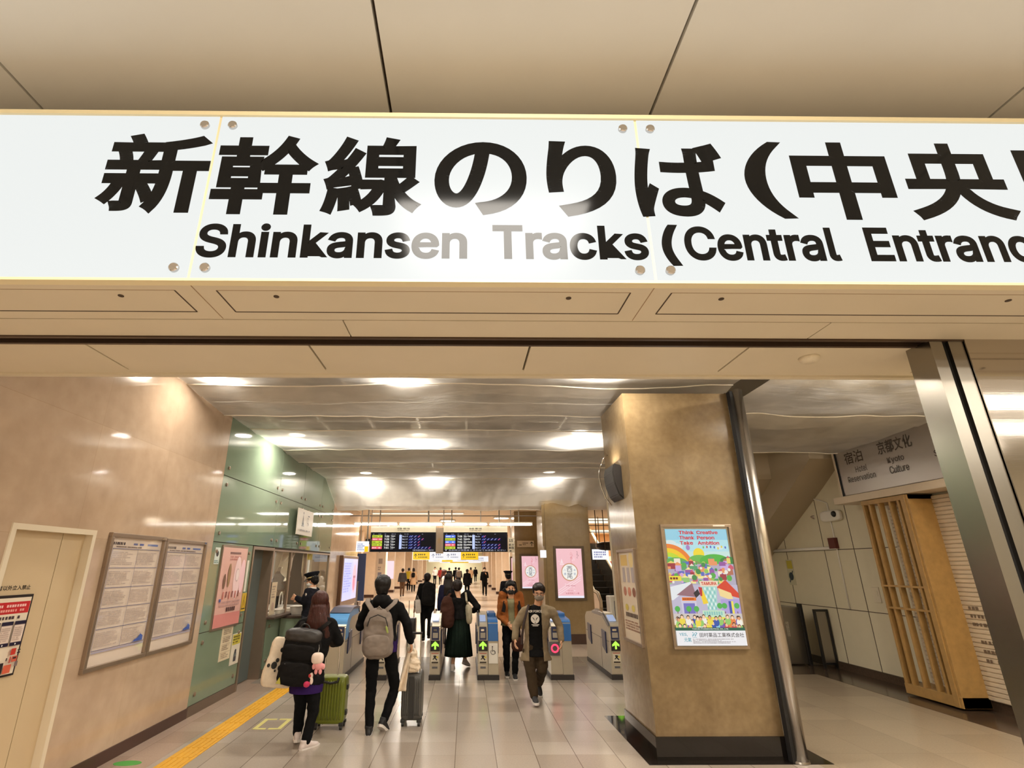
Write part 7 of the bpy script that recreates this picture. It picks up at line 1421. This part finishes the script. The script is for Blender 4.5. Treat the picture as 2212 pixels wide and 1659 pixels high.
c = at(1012, 1327, 10.38); bm = NB(); superbox(bm, c, axes(0.3, 0.05), (0.05, 0.12, 0.17), 3.5, taper=-0.1); ob('bag_body', remesh(bm, 0.012, 1, 0.01, 8), cloth('cream_bag', (176, 164, 140)), t, smooth=True)
ob('shoulder_strap', strap([c + V((0, 0, 0.15)), at(1008, 1298, 10.33), at(1006, 1280, 10.38), at(1006, 1279, 10.5)], 0.035, 0.012, (1, 0, 0)), cloth('cream_bag', (176, 164, 140)), t)
t = thing('backpack', 'dark brown slouchy backpack on the left shoulder of the woman in the green skirt', 'backpack', tuple(at(965, 1360, 10.3)))
c = at(966, 1322, 10.30); bm = NB(); superbox(bm, c, axes(0.1, 0.02), (0.125, 0.08, 0.27), 3.2, taper=0.12); ob('bag_body', remesh(bm, 0.013, 1, 0.014, 7), BAGBRN, t, smooth=True); ob('shoulder_strap', strap([c + V((0, 0.02, 0.25)), at(973, 1282, 10.36), at(974, 1282, 10.52)], 0.05, 0.014, (1, 0, 0)), BAGBRN, t)

# man in black with a backpack beyond the gates
J = J_make(-1.0, 14.35, 1.60, 0.0)
J.update(elL=at(903, 1290, 14.3), wrL=at(897, 1312, 14.35), elR=at(936, 1298, 14.3), wrR=at(935, 1318, 14.4), anL=at(914, 1377, 14.3), anR=at(926, 1372, 14.6), ftR=0.3)
person('man in black beyond the gates carrying a white paper bag', J, BLK, BLK2, 'crop', M_HAIRD, near=False, hood=True)
t = thing('backpack', 'black backpack worn by the man beyond the gates', 'backpack', tuple(at(925, 1310, 14.15))); c = at(926, 1283, 14.15); bm = NB(); superbox(bm, c, AX, (0.17, 0.1, 0.27), 3.2, taper=0.1); ob('bag_body', remesh(bm, 0.018, 1, 0.01, 7), BAGBLK, t, smooth=True); ob('shoulder_strap', strap([c + V((-0.1, 0, 0.25)), c + V((-0.1, 0.1, 0.32)), c + V((-0.1, 0.25, 0.28))], 0.05, 0.015, (1, 0, 0)), BAGBLK, t)
t = thing('paper_bag', 'white paper bag held by the man in black beyond the gates', 'bag', tuple(at(902, 1325, 14.2))); c = at(903, 1310, 14.2); bm = NB(); superbox(bm, c, axes(0.2, 0.08), (0.07, 0.04, 0.16), 6, taper=0.05); ob('bag_body', bm, WHC, t); bm = NB(); tube(bm, [c + V((-0.04, 0, 0.15)), c + V((-0.02, 0, 0.26)), c + V((0.02, 0, 0.15))], 0.008, 6); ob('handle', bm, WHC, t)
t = thing('suitcase', 'dark upright suitcase pulled beyond the gates, left of the man with the paper bag', 'suitcase', (-1.35, 14.1, 0)); bm = NB(); superbox(bm, (-1.36, 14.2, 0.31), AX, (0.12, 0.2, 0.25), 8); ob('shell', bm, M_BLACK, t, smooth=True)
for x in (-1.43, -1.30): bm = NB(); tube(bm, [(x, 14.2, 0.5), (x, 14.2, 0.95)], 0.009, 8); ob('pole', bm, M_CHROME, t)
for x in (-1.44, -1.28): bm = NB(); tube(bm, [(x - 0.012, 14.1, 0.03), (x + 0.012, 14.1, 0.03)], 0.03, 12); tube(bm, [(x, 14.1, 0.03), (x, 14.1, 0.08)], 0.012, 8); ob('wheel', bm, M_BLACK, t)
J = J_make(-0.42, 13.2, 1.60, 0.05, 0.95)
person('woman with long dark hair and navy jacket behind the woman in the green skirt', J, NAVYC, BLK2, 'long', M_HAIRD, near=False)

# man in the rust jacket, facing
J = J_make(0.80, 9.98, 1.60, pi)
J.update(hed=at(1103, 1271, 9.94), nek=at(1104, 1293, 9.98), elR=at(1079, 1332, 9.98), wrR=at(1096, 1347, 9.78), elL=at(1131, 1335, 9.98), wrL=at(1113, 1352, 9.76), knR=at(1094, 1408, 9.92), anR=at(1095, 1449, 10.0), knL=at(1114, 1408, 9.85), anL=at(1112, 1455, 9.8), curl=0.9, hp=0.08)
person('man in a rust jacket with a black face mask walking out of the gate', J, RUST, BLK2, 'short', M_HAIRB, near=True, mask=M_MASKB, open_front=(-0.055, 0.06, 0.0, 0.05), shirt=SAGE, coat_hem=0.04, coat_e=0.022)
t = thing('backpack', 'black backpack whose straps show on the man in the rust jacket', 'backpack', (0.8, 10.2, 1.0)); bm = NB(); superbox(bm, (0.8, 10.25, 1.17), AX, (0.16, 0.1, 0.24), 3.2); ob('bag_body', remesh(bm, 0.014, 1), BAGBLK, t, smooth=True)
for px, px2 in ((1091, 1087), (1119, 1124)): ob('shoulder_strap', strap([at(px, 1297, 10.14), at(px, 1292, 10.0), at(px, 1300, 9.875), at(px2, 1322, 9.845)], 0.06, 0.014, (1, 0, 0)), BAGBLK, t)
t = thing('handbag', 'brown leather bag hanging in front of the man in the rust jacket', 'bag', tuple(at(1120, 1408, 9.68))); c = at(1118, 1392, 9.68); bm = NB(); superbox(bm, c, AX, (0.10, 0.05, 0.11), 4); ob('bag_body', remesh(bm, 0.010, 1, 0.006, 9), BAGBRN, t, smooth=True); bm = NB(); tube(bm, [c + V((-0.06, 0, 0.1)), c + V((-0.05, 0.02, 0.2)), c + V((0.04, 0.02, 0.2)), c + V((0.06, 0, 0.1))], 0.009, 8); ob('handle', bm, BAGBRN, t)

# man in the black t-shirt, facing
J = J_make(1.0, 8.28, 1.62, pi - 0.05)
J.update(hed=at(1164, 1281, 8.2), nek=at(1162, 1307, 8.26), shR=at(1134, 1320, 8.27), shL=at(1191, 1319, 8.27), elR=at(1114, 1352, 8.3), wrR=at(1113, 1381, 8.2), elL=at(1209, 1352, 8.3), wrL=at(1212, 1383, 8.2), pel=at(1156, 1402, 8.28), che=at(1160, 1348, 8.26),
         hiR=at(1143, 1408, 8.28), hiL=at(1170, 1408, 8.28), knR=at(1146, 1450, 8.15), anR=at(1154, 1502, 8.08), knL=at(1171, 1447, 8.2), anL=at(1163, 1475, 8.62), ftL=0.6, ftR=0.0, toR=V((0.05, -1, 0)), toL=V((0.1, -1, 0)), curl=0.45, hp=0.14, hy=pi - 0.1)
P_ = person('man in a black printed t-shirt and open taupe jacket walking towards the sign', J, TAUPE, OLIVE, 'short', M_HAIRD, near=True, mask=M_MASKG, glasses=True, open_front=(-0.115, 0.10, 0.02, -0.02), shirt=BLK, coat_hem=0.15, coat_e=0.024, flare=0.045, leg_ease=0.012, shoe_m=M_SHOEB)
a = Art(); wt = rgb(214, 206, 196); a.disc(0, 0, 0.062, wt, n=32)
for sx in (-1, 1): a.poly([(0.004 * sx, -0.03), (0.046 * sx, 0.028), (0.02 * sx, 0.012), (0.012 * sx, -0.002)], INK)
a.poly([(-0.006, -0.055), (0.006, -0.055), (0, -0.03)], INK); a.text('AIR FORCE', 0, 0.085, 0.032, wt, 0.02, True, align='c', fit=0.20); a.rect(-0.055, 0.055, -0.079, -0.07, wt); a.rect(-0.04, 0.04, -0.094, -0.086, wt)
cc = at(1156, 1337, 8.105); a.build('shirt_print', cc, (1, 0, 0), (0, 0, 1), (0, -1, 0), PRINT, P_, eps=0.0004)
ob('lapel_stripe', strap([at(1142, 1306, 8.19), at(1137, 1325, 8.115), at(1131, 1350, 8.095), at(1128, 1372, 8.11), at(1127, 1392, 8.12)], 0.034, 0.01, (1, 0, 0)), mat('dark_brown_strap', rgb(44, 26, 22), 0.6), P_, 'dark strap')

# station officer at the ticket window
UNI = cloth('black_uniform_cloth', (20, 20, 26)); J = J_make(-2.87, 10.45, 1.64, pi / 2 - 0.25)
J.update(elR=at(668, 1305, 10.5) + V((0, 0, 0)), elL=at(655, 1300, 10.3), wrL=at(641, 1292, 10.35), wrR=at(644, 1296, 10.55), hp=0.22, curl=0.6)
P_ = person('station officer in black uniform and peaked cap with a white mask at the ticket window', J, UNI, UNI, 'crop', M_HAIRB, near=True, mask=M_MASKW, hat=UNI, coat_hem=0.1)
h = J['h']; bm = NB(); tube(bm, [J['nek'] + V((0, 0, -0.02)), J['nek'] + V((0, 0, 0.035))], [0.082, 0.072], 16); ob('shirt_collar', bm, WHC, P_)
bm = NB(); q = J['shL'] + V((0.0, -0.09, -0.04)); ell(bm, q, (0.022, 0.012, 0.028)); ob('badge', bm, M_CHROME, P_)
# station officer beyond the gates
J = J_make(1.2, 15.75, 1.62, 0.1); person('station officer in a dark peaked cap standing behind the man in the rust jacket', J, UNI, UNI, 'crop', M_HAIRB, near=False, hat=UNI)

# ------------------------------------------------------------------ people farther down the hall
def far(label, px, py, H, yaw, top, bottom, hair='crop', hairm=None, walk=0.0, **k):
    d = ray(px, py); t_ = -EYE / d.z; x, y = d.x * t_, d.y * t_
    J = J_make(x, y, H, yaw, k.pop('wid', 1.0), k.pop('hp', 0.0)); L = J['L']
    if walk: J.update(anL=L(-0.09, walk, 0.085), knL=L(-0.09, walk * 0.6 + 0.03, 0.48), anR=L(0.09, -walk, 0.12), knR=L(0.09, -walk * 0.3 + 0.05, 0.49), wrL=L(-0.25, -0.12, 0.9), wrR=L(0.25, 0.16, 0.92))
    for kk in ('elL', 'wrL', 'elR', 'wrR'):
        if kk in k: J[kk] = L(*k.pop(kk))
    person(label, J, top, bottom, hair, hairm, near=False, **k); return J
def carry(kind, label, J, off, dims, m, cat='bag'):
    t = thing(kind, label, cat, tuple(J['base'] + V((0, 0, 1)))); c = J['L'](*off); bm = NB(); superbox(bm, c, (J['r'], J['f'], V((0, 0, 1))), dims, 3.5, 16, 10); ob('bag_body', bm, m, t, smooth=True)
    top_ = J['L'](off[0], 0.0, 1.42); bm = NB(); tube(bm, [c + V((0, 0, dims[2] * 0.9)), c.lerp(top_, 0.9) + (c - J['L'](0, 0, off[2])) * 0.2], 0.012, 6); ob('strap', bm, m, t); return t
far('person in a dark grey jacket and brown trousers walking away along the left hall wall', 868, 1289, 1.62, 0.0, GRYC, BROWNC, 'crop', M_HAIRD, 0.14)
far('person in dark clothes with a yellow vest far along the left hall wall', 882, 1276, 1.62, 0.0, YELC, BLK2, 'crop', None, 0.1)
J = far('person in a long beige coat with a black backpack along the left hall wall', 892, 1279, 1.62, 0.0, BEIGE, BLK2, 'bob', M_HAIRD, 0.05, coat_hem=0.42, flare=0.05); carry('backpack', 'small black backpack on the person in the long beige coat', J, (0, -0.2, 1.2), (0.13, 0.07, 0.17), BAGBLK, 'backpack')
far('far person in a white jacket and dark trousers facing the gates', 939, 1263, 1.66, pi, WHC, BLK2, 'crop', None, 0.05)
far('far person in a red coat beside the white jacket', 951, 1263, 1.62, 0.0, REDC, BLK2, 'bob', M_HAIRD, 0.08, coat_hem=0.2)
J = far('woman in a white sweater and pale jeans looking at her phone', 958, 1321, 1.62, -pi / 2, WHC, DENIM, 'long', M_HAIRR, 0.06, elL=(-0.21, 0.05, 1.12), wrL=(-0.1, 0.27, 1.22), elR=(0.21, 0.05, 1.12), wrR=(0.08, 0.27, 1.22), hp=0.0); carry('tote_bag', 'white tote bag on the woman looking at her phone', J, (0.24, -0.1, 0.85), (0.05, 0.15, 0.2), WHC)
tag(ob('phone', Bx(J['L'](0, 0.3, 0).x - 0.02, J['L'](0, 0.3, 0).x, J['L'](0, 0.3, 0).y - 0.04, J['L'](0, 0.3, 0).y + 0.04, 1.17, 1.31, 0.004), M_BLACK), 'phone held by the woman in the white sweater', 'phone')
far('far person in dark clothes left of the hall middle', 970, 1271, 1.62, 0.0, BLK, BLK2, 'crop', None, 0.1)
far('far person in black in the middle of the hall', 984, 1268, 1.66, 0.0, BLK, BLK2, 'crop', None, 0.08)
J = far('far person with a pale grey top in the middle of the hall', 991, 1274, 1.66, 0.0, GRYC, BLK2, 'crop', None, 0.1); carry('backpack', 'pale grey backpack on the far person in the middle of the hall', J, (0, -0.2, 1.2), (0.18, 0.1, 0.24), BAGGREY, 'backpack')
far('woman in a black hooded parka standing in the hall', 1009, 1289, 1.58, 0.0, BLK, BLK2, 'crop', M_HAIRD, 0.0, coat_hem=0.22, flare=0.06, hood=True)
far('far person in a beige coat right of the hooded parka', 1017, 1262, 1.62, 0.0, BEIGE, BLK2, 'bob', M_HAIRD, 0.06, coat_hem=0.3)
far('farthest person in black along the right hall wall', 1027, 1257, 1.62, 0.0, BLK, BLK2, 'crop', None, 0.05, coat_hem=0.3)
J = far('man in a dark suit and white mask facing the gates with a raised hand', 1047, 1287, 1.68, pi, BLK, BLK2, 'crop', None, 0.03, elL=(-0.22, 0.06, 1.1), wrL=(-0.1, 0.25, 1.28), mask=M_MASKW)
t = thing('paper_bag', 'thin white umbrella bag in the hand of the man in the dark suit', 'bag', tuple(J['L'](0.28, 0.05, 0.4))); bm = NB(); tube(bm, [J['L'](0.25, 0.05, 0.85), J['L'](0.29, 0.08, 0.35)], [0.02, 0.035], 8); ob('bag_body', bm, WHC, t)
